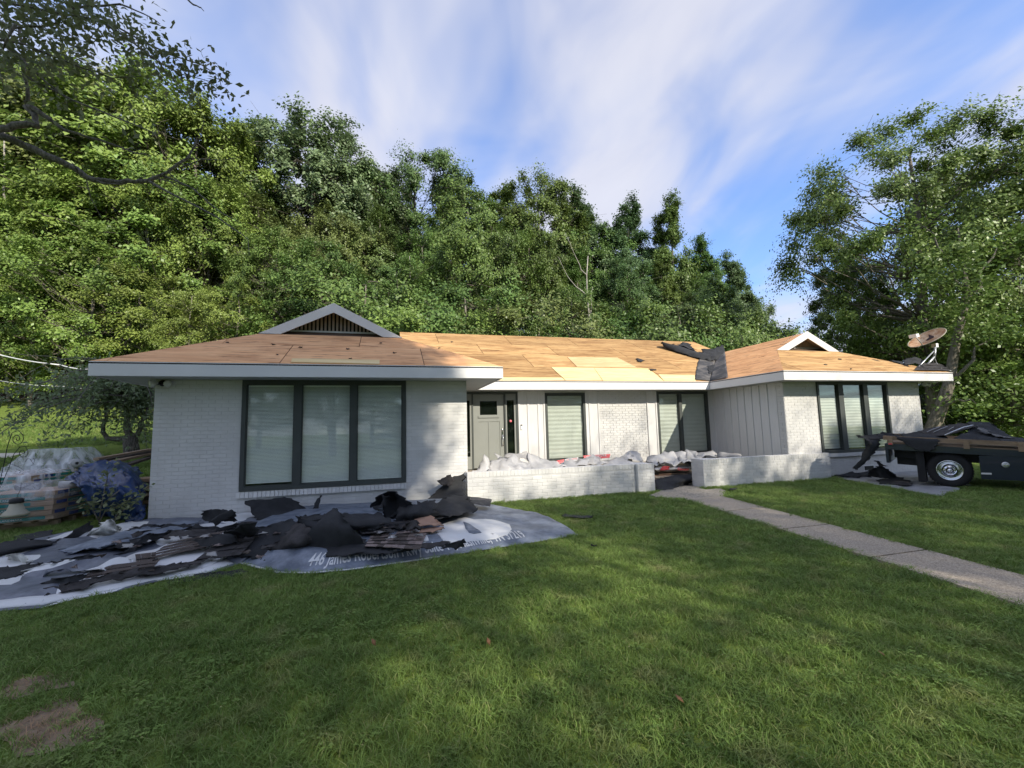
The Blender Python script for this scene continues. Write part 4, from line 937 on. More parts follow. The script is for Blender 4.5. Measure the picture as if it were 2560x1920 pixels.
for c_ in [atD(2500, 830, 20), atD(2300, 560, 22), atD(2440, 1010, 20), atD(2520, 600, 21), atD(2400, 640, 20.5), atD(2460, 720, 20.5), atD(2350, 700, 20.5), atD(2400, 760, 20), atD(2450, 820, 20), atD(2380, 690, 20), atD(2490, 960, 20)]:
    q = rgl.normal(size=(420, 3)) * (.8, .8, .4); P_.append(c_ - O + q); N_.append(rgl.normal(size=(420, 3)) * .5 + (0, -.2, .8))
link('crown', leaves_mesh('crown', np.concatenate(P_), np.concatenate(N_), rgl.uniform(.12, .24, 420 * 11), rgl), LM['mid'], root)

# ------------------------------------------------------------------ trees behind the camera: they shade the lawn and show in the window panes
GS = 'street side shade trees'
for x, y, v, lm, H, w, lb in [(9.4, -22, 'high1', 'mid', 22.6, .92, 'tall street side shade tree facing the big window'), (10.6, -25.5, 'high1', 'deep', 24.2, .80, 'tallest street side shade tree, behind the one facing the big window'), (19.2, -22, 'airy1', 'mid', 17.2, .72, 'airy street side shade tree opposite the front door'),
        (26.2, -22.5, 'airy1', 'deep', 16.9, .70, 'airy street side shade tree opposite the truck'), (26.0, -23.5, 'high1', 'mid', 16.7, 1.2, 'street side shade tree with a high crown facing the truck'), (0.5, -21, 'oak2', 'mid', 17, .72, 'street side shade tree beyond the overhanging boughs'), (12.6, -19.5, 'airy1', 'mid', 12.6, .95, 'low airy street side shade tree between the tall ones')]:
    put_tree('tree', v, lm, (x, y, -.2), H / VH[v], lb, GS, w)

for i, (x, y, v, lm, H, w) in enumerate([(-34, -40, 'round1', 'mid', 14, 1.2), (-22, -44, 'oak1', 'deep', 15, 1), (-10, -46, 'oak2', 'mid', 16, 1), (2, -48, 'round2', 'olive', 15, 1.2), (14, -50, 'oak1', 'mid', 15, 1), (27, -46, 'oak2', 'deep', 13, 1), (38, -42, 'round1', 'mid', 12, 1.2), (-16, -38, 'bush1', 'mid', 5, 2), (8, -42, 'bush1', 'deep', 5, 2.4), (20, -40, 'bush2', 'mid', 5, 2.2)]):
    put_tree('tree', v, lm, (x, y, -.2), H / VH[v], 'tree in the far row across the street, mirrored in the window panes', 'far row across the street', w)
# ------------------------------------------------------------------ the bough that hangs into the picture
ov = empty('overhanging_tree', (-2.6, -4.2, 0), 0, 'near tree whose bare gnarled bough and leafy twigs hang into the top corner', 'tree')
O = np.array([-2.6, -4.2, 0.0]); rgo = np.random.default_rng(21)
MB().tube([(0, 0, -.3), (.02, 0, .8), (-.05, .05, 2.0), (.0, .1, 3.4), (.1, .1, 4.8), (.0, .0, 6.6)], [.27, .23, .2, .18, .14, .06], 10).build('trunk', MAT['bark_dark'], ov)
def bough(pxs, r0, r1, start=None, name='bough', n=7):
    pts = [np.array(start) - O] if start is not None else []
    pts += [atD(x, y, d) - O for x, y, d in pxs]
    fine = []
    for a, b in zip(pts[:-1], pts[1:]):
        for t in (0, .34, .67): fine.append(a * (1 - t) + b * t + rgo.normal(size=3) * min(.012, r0 * .22) * (t > 0))
    fine.append(pts[-1]); k = len(fine)
    o = MB().tube(fine, [(r0 + (r1 - r0) * (i / (k - 1)) ** .7) * rgo.uniform(.86, 1.14) for i in range(k)], n).build(name, MAT['bark_dark'], ov)
    return pts
T0 = O + np.array([0, .1, 3.3])
main = bough([(-140, 300, 4.6), (0, 338, 4.7), (90, 375, 4.8), (170, 412, 4.9), (235, 450, 5.0), (320, 452, 5.1), (370, 452, 5.15), (420, 430, 5.2), (470, 395, 5.25), (490, 350, 5.3), (494, 345, 5.3)], .062, .006, T0)
bough([(0, 322, 4.6), (60, 312, 4.7), (92, 315, 4.75), (88, 290, 4.8), (62, 265, 4.85), (70, 255, 4.8), (62, 150, 4.8), (48, 60, 4.9)], .048, .012, T0 + (0, 0, -.05))
bough([(70, 265, 4.8), (105, 285, 4.8), (160, 325, 4.85), (250, 350, 4.9), (330, 380, 4.9), (378, 390, 4.9)], .03, .006)
bough([(370, 452, 5.15), (420, 480, 5.1), (500, 520, 5.1), (560, 555, 5.1), (620, 598, 5.1), (623, 640, 5.1)], .018, .003)
bough([(410, 440, 5.2), (480, 470, 5.2), (550, 530, 5.2), (606, 560, 5.2)], .014, .003)
bough([(235, 450, 5.0), (270, 460, 5.0), (303, 462, 5.0)], .02, .004)
bough([(450, 420, 5.2), (505, 398, 5.2), (560, 400, 5.2), (600, 392, 5.2)], .01, .003)
for k in range(16):   # short side twigs
    a = main[2 + k % 8] * (1 - (k % 3) / 3) + main[3 + k % 8] * ((k % 3) / 3); e = a + rgo.normal(size=3) * (.16, .10, .16) + np.array([.10, 0, -.02]); m_ = (a + e) / 2 + rgo.normal(size=3) * .03
    MB().tube([a, m_, e, e + rgo.normal(size=3) * .06], [.007, .005, .003, .0015], 4).build('twig', MAT['bark_dark'], ov)
tw = []
for pl in ([(-60, 40, 4.4), (40, 70, 4.5), (130, 62, 4.6), (215, 12, 4.7), (260, -40, 4.8)], [(-60, 90, 4.3), (60, 110, 4.4), (180, 160, 4.5), (280, 195, 4.6), (360, 190, 4.6)], [(-60, -10, 4.6), (130, 30, 4.6), (270, 55, 4.6), (350, 100, 4.6), (420, 135, 4.6), (500, 160, 4.6), (545, 190, 4.6), (556, 222, 4.6)],
        [(20, 120, 4.3), (120, 210, 4.4), (180, 255, 4.5), (150, 258, 4.5)], [(180, 20, 4.7), (300, 10, 4.7), (360, 35, 4.7), (400, 60, 4.7)], [(60, 190, 4.4), (180, 250, 4.5), (280, 290, 4.5), (380, 330, 4.5), (400, 345, 4.5)], [(440, -30, 4.8), (475, 5, 4.8), (498, 18, 4.8), (510, 28, 4.8)], [(40, 60, 4.2), (-10, 150, 4.2), (10, 220, 4.2)], [(230, 40, 4.5), (310, 90, 4.5), (390, 150, 4.5), (450, 185, 4.5), (530, 205, 4.5)]):
    tw.append(bough(pl, .016, .003, None, 'twig', 5))
P_, N_, S_ = [], [], []
for i, pts in enumerate(tw):
    if i == 6: continue
    for a, b in zip(pts[:-1], pts[1:]):
        m = int(np.linalg.norm(b - a) * (18 if i == 5 else 120 if i in (2, 8) else 62))
        for _ in range(m):
            t = rgo.uniform(); c = a * (1 - t) + b * t; spread = .13
            for q in range(rgo.integers(1, 4)):
                P_.append(c + rgo.normal(size=3) * (spread, spread, spread * .8) - (0, 0, .05)); N_.append(rgo.normal(size=3) * .8 + (0, -.3, .5)); S_.append(rgo.uniform(.045, .085))
for _ in range(1500):   # upper corner thickness
    c = atD(rgo.uniform(-120, 235) ** 1.0, rgo.uniform(-60, 190), rgo.uniform(4.2, 5.4)) - O
    P_.append(c); N_.append(rgo.normal(size=3) * .8 + (0, -.3, .5)); S_.append(rgo.uniform(.045, .09))
link('leaves', leaves_mesh('leaves', np.array(P_), np.array(N_), np.array(S_), rgo, .55, .35), LM['near'], ov)

# ------------------------------------------------------------------ weeping cherry at the corner
base = atD(330, 1150, 11.6); wg = float(ground_z(base[0], base[1]))
wc = empty('weeping_tree', (base[0], base[1], wg), 0, 'small weeping tree with a stout forked trunk beside the left wall', 'tree'); O = np.array([base[0], base[1], wg]); rgw = np.random.default_rng(3)
T = lambda x, y, d=11.6: atD(x, y, d) - O
MB().tube([(0, 0, -.3), T(331, 1140), T(327, 1110), T(325, 1090)], [.20, .18, .165, .16], 10).build('trunk', MAT['bark_dark'], wc)
def limb(pl, r): MB().tube([T(*p) for p in pl], [r * (1 - .6 * i / (len(pl) - 1)) for i in range(len(pl))], 7).build('limb', MAT['bark_dark'], wc)
limb([(325, 1092), (300, 1098), (268, 1096), (257, 1080), (258, 1062), (266, 1045), (262, 1010, 11.4)], .075); limb([(326, 1092), (316, 1070), (318, 1040), (312, 1000), (306, 960)], .09); limb([(328, 1090), (345, 1085), (352, 1070), (350, 1058), (362, 1045), (372, 1010, 11.9)], .075)
P_, N_, S_ = [], [], []; tg = MB()
top = T(310, 960)
for k in range(90):
    an = rgw.uniform(0, 6.283); r = rgw.uniform(.35, 2.5) if k % 3 else rgw.uniform(1.6, 2.7); s = top + rgw.normal(size=3) * (.25, .25, .3) + (0, 0, -.1)
    if math.cos(an) > .3: r *= .45
    hz = rgw.uniform(.1, .75) * (1.0 if r > 1 else .7); m_ = s + np.array([math.cos(an) * r * .6, math.sin(an) * r * .6, hz]); e = s + np.array([math.cos(an) * r * 1.05, math.sin(an) * r * 1.05, -rgw.uniform(.3, 1.5)])
    pts = [s * (1 - t) ** 2 + 2 * m_ * t * (1 - t) + e * t * t for t in np.linspace(0, 1, 8)]
    tg.tube(pts, [.018 - .002 * i for i in range(8)], 4, cap=False)
    for i in range(1, 8):
        for _ in range(15):
            t = rgw.uniform(); c = pts[i - 1] * (1 - t) + pts[i] * t
            P_.append(c + rgw.normal(size=3) * (.12, .12, .1) - (0, 0, .05)); N_.append(rgw.normal(size=3) * .6 + (0, -.3, .6)); S_.append(rgw.uniform(.07, .15))
tg.build('twigs', MAT['bark_dark'], wc)
link('crown', leaves_mesh('crown', np.array(P_), np.array(N_), np.array(S_), rgw, .42, .4), LM['cherry'], wc)

# ------------------------------------------------------------------ sapling by the blue tarp
sp0 = atZ(285, 1322, .0); sp = empty('sapling', (sp0[0], sp0[1], 0), 0, 'spindly leafy sapling in front of the blue tarp', 'sapling'); O = np.array([sp0[0], sp0[1], 0]); rgs = np.random.default_rng(6)
sd_ = float((sp0 - CAM) @ _F); P_, N_, S_ = [], [], []; stm = MB()
for pl in ([(247, 1310), (252, 1270), (262, 1220), (270, 1185), (300, 1150)], [(247, 1308), (262, 1280), (300, 1262), (340, 1240), (365, 1225)], [(283, 1315), (290, 1290), (310, 1275), (330, 1262)], [(246, 1300), (235, 1280), (222, 1262), (215, 1250)], [(252, 1268), (280, 1240), (300, 1225)]):
    pts = [atD(x, y, sd_ + rgs.uniform(-.1, .1)) - O for x, y in pl]; stm.tube(pts, [.010 * (1 - .16 * i) for i in range(len(pts))], 5)
    for a, b in zip(pts[1:-1], pts[2:]):
        for _ in range(22):
            t = rgs.uniform(); P_.append(a * (1 - t) + b * t + rgs.normal(size=3) * (.08, .08, .06)); N_.append(rgs.normal(size=3) * .5 + (0, -.3, .8)); S_.append(rgs.uniform(.05, .10))
stm.build('stem', MAT['bark'], sp); link('foliage', leaves_mesh('foliage', np.array(P_), np.array(N_), np.array(S_), rgs, .7), LM['sapling'], sp)
# ------------------------------------------------------------------ lawn grass: tufts of real blades
def inpoly(x, y, P):
    ins = np.zeros(len(x), bool); n = len(P)
    for i in range(n):
        (x0, y0), (x1, y1) = P[i - 1], P[i]
        c = ((y0 > y) != (y1 > y)); ins ^= c & (x < (x1 - x0) * (y - y0) / (y1 - y0 + 1e-12) + x0)
    return ins
def tuft(seed, nb, rad, h, w, lean, clover=0):
    rg = np.random.default_rng(seed); V, Fc = [], []
    for k in range(nb):
        a = rg.uniform(0, 6.283); r = rad * math.sqrt(rg.uniform()); b = np.array([math.cos(a) * r, math.sin(a) * r, -.006]); hh = h * rg.uniform(.55, 1.15); d = rg.normal(size=2) * lean * hh; t = rg.uniform(0, 6.283); s = np.array([math.cos(t), math.sin(t), 0]) * w * rg.uniform(.7, 1.2)
        m = b + np.array([d[0] * .35, d[1] * .35, hh * .6]); e = b + np.array([d[0], d[1], hh * rg.uniform(.75, 1.0)]); i = len(V)
        V += [b - s, b + s, m - s * .75, m + s * .75, e]; Fc += [(i, i + 1, i + 3, i + 2), (i + 2, i + 3, i + 4)]
    for k in range(clover):
        a = rg.uniform(0, 6.283); r = rad * math.sqrt(rg.uniform()); c = np.array([math.cos(a) * r, math.sin(a) * r, h * rg.uniform(.5, .95)])
        for q in range(3):
            t = a + q * 2.094; u = np.array([math.cos(t), math.sin(t), .12]); v = np.array([-math.sin(t), math.cos(t), .05]); i = len(V); l = .011
            V += [c, c + u * l * .6 + v * l * .55, c + u * l * 1.15, c + u * l * .6 - v * l * .55]; Fc += [(i, i + 1, i + 2, i + 3)]
    mb = MB(); mb.v = [tuple(map(float, p)) for p in V]; mb.f = Fc; mb.m = [0] * len(Fc); mb.smooth = [False] * len(Fc); return mb.mesh('tuft')
def grass_mat(name, c1, c2, dry):
    m = bpy.data.materials.new(name); m.use_nodes = True; t = m.node_tree; N = t.nodes; N.clear(); L = t.links.new
    out = N.new('ShaderNodeOutputMaterial'); b = N.new('ShaderNodeBsdfPrincipled'); b.inputs['Roughness'].default_value = .55; b.inputs['Specular IOR Level'].default_value = .25
    g = N.new('ShaderNodeNewGeometry'); oi = N.new('ShaderNodeObjectInfo')
    def nn(s): n = N.new('ShaderNodeTexNoise'); L(g.outputs['Position'], n.inputs['Vector']); n.inputs['Scale'].default_value = s; n.inputs['Detail'].default_value = 4; return n.outputs[0]
    def mr(x, a, b_, c=0., d=1.): r = N.new('ShaderNodeMapRange'); L(x, r.inputs[0]); r.inputs['From Min'].default_value = a; r.inputs['From Max'].default_value = b_; r.inputs['To Min'].default_value = c; r.inputs['To Max'].default_value = d; return r.outputs[0]
    def mix(f, A, B): 
        x = N.new('ShaderNodeMix'); x.data_type = 'RGBA'; L(f, x.inputs[0])
        for i, q in ((6, A), (7, B)):
            if isinstance(q, tuple): x.inputs[i].default_value = (*q, 1)
            else: L(q, x.inputs[i])
        return x.outputs[2]
    c = mix(mr(nn(.9), .35, .65), c1, c2); c = mix(mr(nn(3), .56, .76, 0, .6), c, dry); c = mix(mr(g.outputs['Random Per Island'], .90, .97, 0, .8), c, dry)
    hs = N.new('ShaderNodeHueSaturation'); L(c, hs.inputs['Color']); L(mr(oi.outputs['Random'], 0, 1, .72, 1.28), hs.inputs['Value']); L(hs.outputs[0], b.inputs['Base Color'])
    tr = N.new('ShaderNodeBsdfTranslucent'); L(hs.outputs[0], tr.inputs[0]); ms = N.new('ShaderNodeMixShader'); ms.inputs[0].default_value = .3
    L(b.outputs[0], ms.inputs[1]); L(tr.outputs[0], ms.inputs[2]); L(ms.outputs[0], out.inputs[0]); return m
GM = grass_mat('grass_blades', (.148, .232, .052), (.215, .308, .073), (.38, .34, .16))
tufts = [tuft(s, 27, .062, .054, .0028, .85) for s in range(5)] + [tuft(9, 12, .06, .085, .0024, .9), tuft(11, 14, .06, .045, .002, .7, clover=9)]
tcol = bpy.data.collections.new('grass tufts')
for i, me in enumerate(tufts):
    me.materials.append(GM); tcol.objects.link(bpy.data.objects.new('tuft_%d' % i, me))
TARP_A = [tuple(atZ(x, y, 0)[:2]) for x, y in [(-60, 1536), (0, 1531), (101, 1523), (188, 1500), (289, 1482), (405, 1453), (521, 1439), (593, 1413)]] + [(2.6, -2.4), (3.0, -.05), (-.1, -.05), (-.9, -1.0), (-2.2, -1.6)]
TARP_B = [tuple(atZ(x, y, 0)[:2]) for x, y in [(585, 1407), (692, 1435), (772, 1436), (870, 1428), (985, 1412), (1100, 1395), (1197, 1378), (1330, 1358), (1400, 1346), (1446, 1338), (1389, 1310), (1340, 1292), (1282, 1280), (1235, 1272), (1189, 1270)]] + [(5.25, -.32), (2.2, -.05), (1.9, -1.6)]
TARP_C = [tuple(atZ(x, y, 0)[:2]) for x, y in [(2080, 1192), (2110, 1200), (2180, 1213), (2260, 1226), (2330, 1240), (2356, 1243), (2372, 1232), (2392, 1232), (2410, 1216), (2440, 1222), (2380, 1190), (2300, 1170), (2200, 1165), (2100, 1175)]]
rgg = np.random.default_rng(12)
def scatter(n, x0, x1, y0, y1):
    return rgg.uniform(x0, x1, n), rgg.uniform(y0, y1, n)
gx, gy = scatter(190000, -7, 26, -11.5, 1.2); d = np.hypot(gx - CAM[0], gy - CAM[1])
keep = rgg.uniform(size=len(gx)) < np.clip(1.0 * (5.0 / np.maximum(d, 2.5)) ** 1.1, 0, 1)
fx = (gx - CAM[0]) * _R[0] + (gy - CAM[1]) * _R[1]; fz = (gx - CAM[0]) * _F[0] + (gy - CAM[1]) * _F[1]
keep &= (fz > .9) & (np.abs(fx) < fz * 1.45 + .9)
l_, r_ = walk_edges(gy); edge = rgg.normal(size=len(gx)) * .018
keep &= ~((gx > l_ + .03 + edge) & (gx < r_ - .03 + edge) & (gy < -1.40))
for P in (PAD, TARP_A, TARP_B): keep &= ~inpoly(gx, gy, P)
keep &= ~inpoly(gx, gy, TARP_C)
keep &= ~((gx > -.02) & (gx < 5.31) & (gy > -.05)); keep &= ~((gx > 5.27) & (gx < 14.42) & (gy > -.33)); keep &= ~((gx > 14.3) & (gx < 18.1) & (gy > -.16))
# worn bare patches at the near left corner
D1 = [tuple(atZ(x, y, 0)[:2]) for x, y in [(-60, 1745), (0, 1712), (60, 1692), (120, 1684), (180, 1690), (190, 1712), (120, 1722), (60, 1738), (-40, 1770)]]
D2_ = [tuple(atZ(x, y, 0)[:2]) for x, y in [(-40, 1810), (60, 1795), (120, 1748), (185, 1740), (205, 1775), (262, 1800), (262, 1835), (200, 1858), (110, 1880), (40, 1890), (20, 1850), (-30, 1840)]]
bare = inpoly(gx + rgg.normal(size=len(gx)) * .05, gy + rgg.normal(size=len(gx)) * .05, D1) | inpoly(gx + rgg.normal(size=len(gx)) * .06, gy + rgg.normal(size=len(gx)) * .06, D2_)
keep &= ~(bare & (rgg.uniform(size=len(gx)) < .93))
gx, gy, d = gx[keep], gy[keep], d[keep]
me = bpy.data.meshes.new('grass'); me.vertices.add(len(gx)); me.vertices.foreach_set('co', np.stack([gx, gy, ground_z(gx, gy) - .004], 1).astype(np.float32).ravel())
def attr(nm, ty, v): a = me.attributes.new(nm, ty, 'POINT'); a.data.foreach_set('value', v)
attr('rz', 'FLOAT', rgg.uniform(0, 6.283, len(gx)).astype(np.float32))
attr('sc', 'FLOAT', (np.clip(.85 + .055 * (d - 4), .85, 1.5) * rgg.uniform(.75, 1.25, len(gx))).astype(np.float32))
patchy = np.array([nz(x, y, 2.0, .9) for x, y in zip(gx, gy)])
vi = rgg.integers(0, 5, len(gx)); vi[(rgg.uniform(size=len(gx)) < .03)] = 5; vi[(patchy > .34) & (rgg.uniform(size=len(gx)) < .22)] = 6; vi[rgg.uniform(size=len(gx)) < .03] = 6
attr('vi', 'INT', vi.astype(np.int32))
def grass_nodes(name, col, ins='vi'):
    ng = bpy.data.node_groups.new(name, 'GeometryNodeTree'); ng.interface.new_socket('Geometry', in_out='INPUT', socket_type='NodeSocketGeometry'); ng.interface.new_socket('Geometry', in_out='OUTPUT', socket_type='NodeSocketGeometry')
    N, L = ng.nodes, ng.links.new; gi, go = N.new('NodeGroupInput'), N.new('NodeGroupOutput'); ci = N.new('GeometryNodeCollectionInfo'); ci.inputs['Collection'].default_value = col; ci.inputs['Separate Children'].default_value = True; ci.inputs['Reset Children'].default_value = True
    iop = N.new('GeometryNodeInstanceOnPoints'); L(gi.outputs[0], iop.inputs['Points']); L(ci.outputs[0], iop.inputs['Instance']); iop.inputs['Pick Instance'].default_value = True
    def na(n, ty): a = N.new('GeometryNodeInputNamedAttribute'); a.data_type = ty; a.inputs[0].default_value = n; return a.outputs[0]
    L(na('vi', 'INT'), iop.inputs['Instance Index']); cx = N.new('ShaderNodeCombineXYZ'); L(na('rz', 'FLOAT'), cx.inputs[2]); er = N.new('FunctionNodeEulerToRotation'); L(cx.outputs[0], er.inputs[0]); L(er.outputs[0], iop.inputs['Rotation']); L(na('sc', 'FLOAT'), iop.inputs['Scale']); L(iop.outputs[0], go.inputs[0]); return ng
go_ = tag(link('grass', me, GM), kind='stuff'); md = go_.modifiers.new('tufts', 'NODES'); md.node_group = grass_nodes('grass', tcol)
# ragged grass along the back lawn
gx, gy = scatter(16000, -24, -.3, 1.5, 14); kk = np.ones(len(gx), bool); kk &= ~((gy > 5.3) & (gy < 7.2)); gx, gy = gx[kk], gy[kk]
me = bpy.data.meshes.new('back_grass'); me.vertices.add(len(gx)); me.vertices.foreach_set('co', np.stack([gx, gy, ground_z(gx, gy) - .012], 1).astype(np.float32).ravel())
attr('rz', 'FLOAT', rgg.uniform(0, 6.283, len(gx)).astype(np.float32)); attr('sc', 'FLOAT', rgg.uniform(1.4, 2.6, len(gx)).astype(np.float32)); attr('vi', 'INT', rgg.integers(0, 6, len(gx)).astype(np.int32))
go2 = tag(link('back_grass', me, GM), kind='stuff'); md = go2.modifiers.new('tufts', 'NODES'); md.node_group = grass_nodes('back_grass', tcol)
for nm, P in (('dirt_patch', D1), ('dirt_patch', D2_)):
    tag(MB().add([(x, y, -.006) for x, y in P], [tuple(range(len(P)))]).build(nm, MAT['dirt']), kind='structure')
# straw-dry stalks over the bare patch and fallen leaves
dry = MB(); rgd = np.random.default_rng(4)
for k in range(1500):
    P = D2_ if k % 3 else D1; cx = np.mean([p[0] for p in P]); cy = np.mean([p[1] for p in P]); x, y = cx + rgd.normal() * .17, cy + rgd.normal() * .13
    if not inpoly(np.array([x]), np.array([y]), P)[0]: continue
    a = rgd.uniform(0, 6.28); l = rgd.uniform(.02, .06); s = np.array([-math.sin(a), math.cos(a), 0]) * .0015; b = np.array([x, y, .001]); e = b + np.array([math.cos(a) * l, math.sin(a) * l, rgd.uniform(.004, .03)])
    dry.add([b - s, b + s, e], [(0, 1, 2)])
tag(dry.build('dry_stalks', M('straw', (.36, .23, .13), .9, .3, 30)), kind='stuff')
FL = 'fallen leaves on the lawn'
for i, (px, py, lb) in enumerate([(1700, 1744, 'dry brown leaf on the dark foreground lawn, nearest the bottom middle'), (2204, 1630, 'reddish fallen leaf on the lawn to the path side of the foreground'), (1222, 1602, 'small reddish leaf lying mid-lawn below the skull tarp'), (935, 1604, 'small reddish fallen leaf on the lawn below the lettered tarp')]):
    p = atZ(px, py, .045); o = link('fallen_leaf', leaves_mesh('fallen_leaf', np.zeros((1, 3)), np.array([[.3, -.5, .8]]), np.array([.055]), np.random.default_rng(i), .6), MAT['leaf_dry'], None, p); o.modifiers.new('thickness', 'SOLIDIFY').thickness = .001; tag(o, lb, 'leaf', FL)

# ------------------------------------------------------------------ sheets: tarps, felt, shingles, wrappers
def resample(pts, n):
    pts = np.array(pts, float); d = np.concatenate([[0], np.cumsum(np.linalg.norm(np.diff(pts, axis=0), axis=1))]); t = np.linspace(0, d[-1], n); return np.stack([np.interp(t, d, pts[:, k]) for k in range(3)], 1)
def loft(rows, nu, nv):
    """grid surface through rows of 3D control points"""
    Rw = np.stack([resample(r, nu) for r in rows]); k = len(Rw); out = []
    for j in range(nv):
        t = j / (nv - 1) * (k - 1); i = min(int(t), k - 2); f = t - i; p0, p1, p2, p3 = Rw[max(i - 1, 0)], Rw[i], Rw[i + 1], Rw[min(i + 2, k - 1)]
        out.append(.5 * (2 * p1 + (p2 - p0) * f + (2 * p0 - 5 * p1 + 4 * p2 - p3) * f * f + (3 * p1 - p0 - 3 * p2 + p3) * f ** 3))
    return np.array(out)
def sheet(name, label, cat, rows, m, group=None, nu=22, nv=16, crumple=.012, cs=4.0, jag=.02, thick=.006, seed=0, parent=None, floor=.004, facet=0.0, dents=None):
    G = loft(rows, nu, nv); rg = np.random.default_rng(seed)
    for j in range(nv):
        for i in range(nu):
            p = G[j, i]; n_ = noise.noise_vector(Vector((p[0] * cs + seed * 3.1, p[1] * cs, p[2] * cs))); e = min(i, nu - 1 - i, j, nv - 1 - j)
            q = p + np.array(n_) * crumple
            if facet: h_ = abs(noise.noise(Vector((p[0] * cs + seed, p[1] * cs, p[2] * cs * .7)))) + .6 * abs(noise.noise(Vector((p[1] * cs * 2.3 + seed, p[0] * cs * 2.3, p[2] * 3)))); q += np.array([0, -.45, 1]) * (facet * 1.6 * (.45 - h_))
            if facet and e > 0: q += rg.normal(size=3) * facet * (.45, .3, .45)
            if e == 0 and jag: q += rg.normal(size=3) * (jag, jag, jag * .25)
            if floor is not None: q[2] = max(q[2], floor + .002 * rg.uniform())
            G[j, i] = q
    b = (np.arange(nv - 1)[:, None] * nu + np.arange(nu - 1)[None]).ravel(); Q = np.stack([b, b + 1, b + nu + 1, b + nu], 1)
    c = G.reshape(-1, 3).mean(0); c[2] = G[..., 2].min(); me = fast_mesh(name, G.reshape(-1, 3) - (c if parent is None else 0), Q, facet == 0)
    o = link(name, me, m, parent, c if parent is None else (0, 0, 0)); sm = o.modifiers.new('thickness', 'SOLIDIFY'); sm.thickness = thick; sm.offset = 1
    return tag(o, label, cat, group)
def drape(name, P, zf, m, parent=None, res=.08, thick=.003, smooth=True):
    """flat polygon P (x, y) laid over a height function"""
    P = [tuple(p) for p in ccw(list(P))]; B = []
    for i in range(len(P)):
        a, b = np.array(P[i - 1]), np.array(P[i]); k = max(1, int(np.linalg.norm(b - a) / res)); B += [tuple(a + (b - a) * t / k) for t in range(k)]
    xs, ys = [p[0] for p in B], [p[1] for p in B]; gx_, gy_ = np.meshgrid(np.arange(min(xs), max(xs), res), np.arange(min(ys), max(ys), res)); gx_, gy_ = gx_.ravel() + rgg.uniform(-.2, .2, gx_.size) * res, gy_.ravel() + rgg.uniform(-.2, .2, gy_.size) * res
    ins = inpoly(gx_, gy_, B); pts = [Vector(p) for p in B] + [Vector((x, y)) for x, y in zip(gx_[ins], gy_[ins])]; n = len(B)
    v, _, f, *_ = delaunay_2d_cdt(pts, [], [list(range(n))], 1, 1e-5)
    c = np.array([np.mean(xs), np.mean(ys), 0]) if parent is None else np.zeros(3)
    me = bpy.data.meshes.new(name); me.from_pydata([(p[0] - c[0], p[1] - c[1], zf(p[0], p[1])) for p in v], [], [list(q) for q in f])
    if smooth: me.polygons.foreach_set('use_smooth', [True] * len(me.polygons))
    o = link(name, me, m, parent, c); sm = o.modifiers.new('thickness', 'SOLIDIFY'); sm.thickness = thick; sm.offset = 1; return o
Z = lambda px, py, z=.02: atZ(px, py, z)
Yp = lambda px, py, y: atY(px, py, y)
def dist_edge(x, y, P):
    p = np.array([x, y]); best = 9
    for i in range(len(P)):
        a, b = np.array(P[i - 1]), np.array(P[i]); t = np.clip((p - a) @ (b - a) / ((b - a) @ (b - a) + 1e-9), 0, 1); best = min(best, np.linalg.norm(p - a - (b - a) * t))
    return best
FRONT_B = [TARP_B[i] for i in range(10)]
def z_tarp(x, y, s=0.0):
    a = nz(x, y, s, 1.6) * .035 + nz(x, y, s + 4, 5.0) * .012 + abs(nz(x, y, s + 9, 3.0)) * .022
    return .012 + max(a, 0)
def polyline_dist(x, y, L):
    p = np.array([x, y]); best = 9
    for a, b in zip(L[:-1], L[1:]):
        a, b = np.array(a), np.array(b); t = np.clip((p - a) @ (b - a) / ((b - a) @ (b - a) + 1e-9), 0, 1); best = min(best, np.linalg.norm(p - a - (b - a) * t))
    return best
def z_b(x, y):
    e = polyline_dist(x, y, FRONT_B); return .006 + sstep(.0, .42, e) * .125 * (1 - sstep(4.9, 6.0, x) * .75) + z_tarp(x, y, 3) * (.35 + .65 * sstep(.4, 1.0, e)) * sstep(0, .2, e)
def z_a(x, y):
    e = polyline_dist(x, y, TARP_A[:8]); return .008 + z_tarp(x, y, 8) * 1.5 * sstep(.05, .4, e) + .07 * sstep(.0, .25, e) * (1 + nz(x, y, 1, 2.2)) * .6
ta = drape('tarp', TARP_A, z_a, MAT['tarp_a'], res=.07); tag(ta, 'slate and white printed tarp spread at the left foot of the big window wall', 'tarp', 'printed tarps under the debris')
LA = TARP_A[:8]
def strip(L, w0, w1, zf, nrm=None, up=.004):
    mb = MB(); L = resample([(x, y, 0) for x, y in L], 60); V = []
    for i, p in enumerate(L):
        t = L[min(i + 1, 59)] - L[max(i - 1, 0)]; t /= np.linalg.norm(t); n = np.array([-t[1], t[0], 0])
        for w in np.linspace(w0, w1, 4): q = p + n * w; V.append((q[0], q[1], zf(q[0], q[1]) + up))
    return mb.add(V, [(i * 4 + k, i * 4 + k + 1, i * 4 + k + 5, i * 4 + k + 4) for i in range(59) for k in range(3)], smooth=True)
hem = strip(LA, .05, .16, z_a); ho = hem.build('hem', MAT['ink'], ta, tuple(-np.array(ta.location))); ho.modifiers.new('t', 'SOLIDIFY').thickness = .003
tb = drape('tarp', TARP_B, z_b, MAT['tarp_b'], res=.07); tag(tb, 'blue-grey printed tarp with white lettering and a big white skull shape', 'tarp', 'printed tarps under the debris')
loc_b = -np.array(tb.location)
hem = strip(FRONT_B[:6], .0, .03, z_b); ho = hem.build('hem', MAT['ink'], tb, tuple(loc_b)); ho.modifiers.new('t', 'SOLIDIFY').thickness = .003
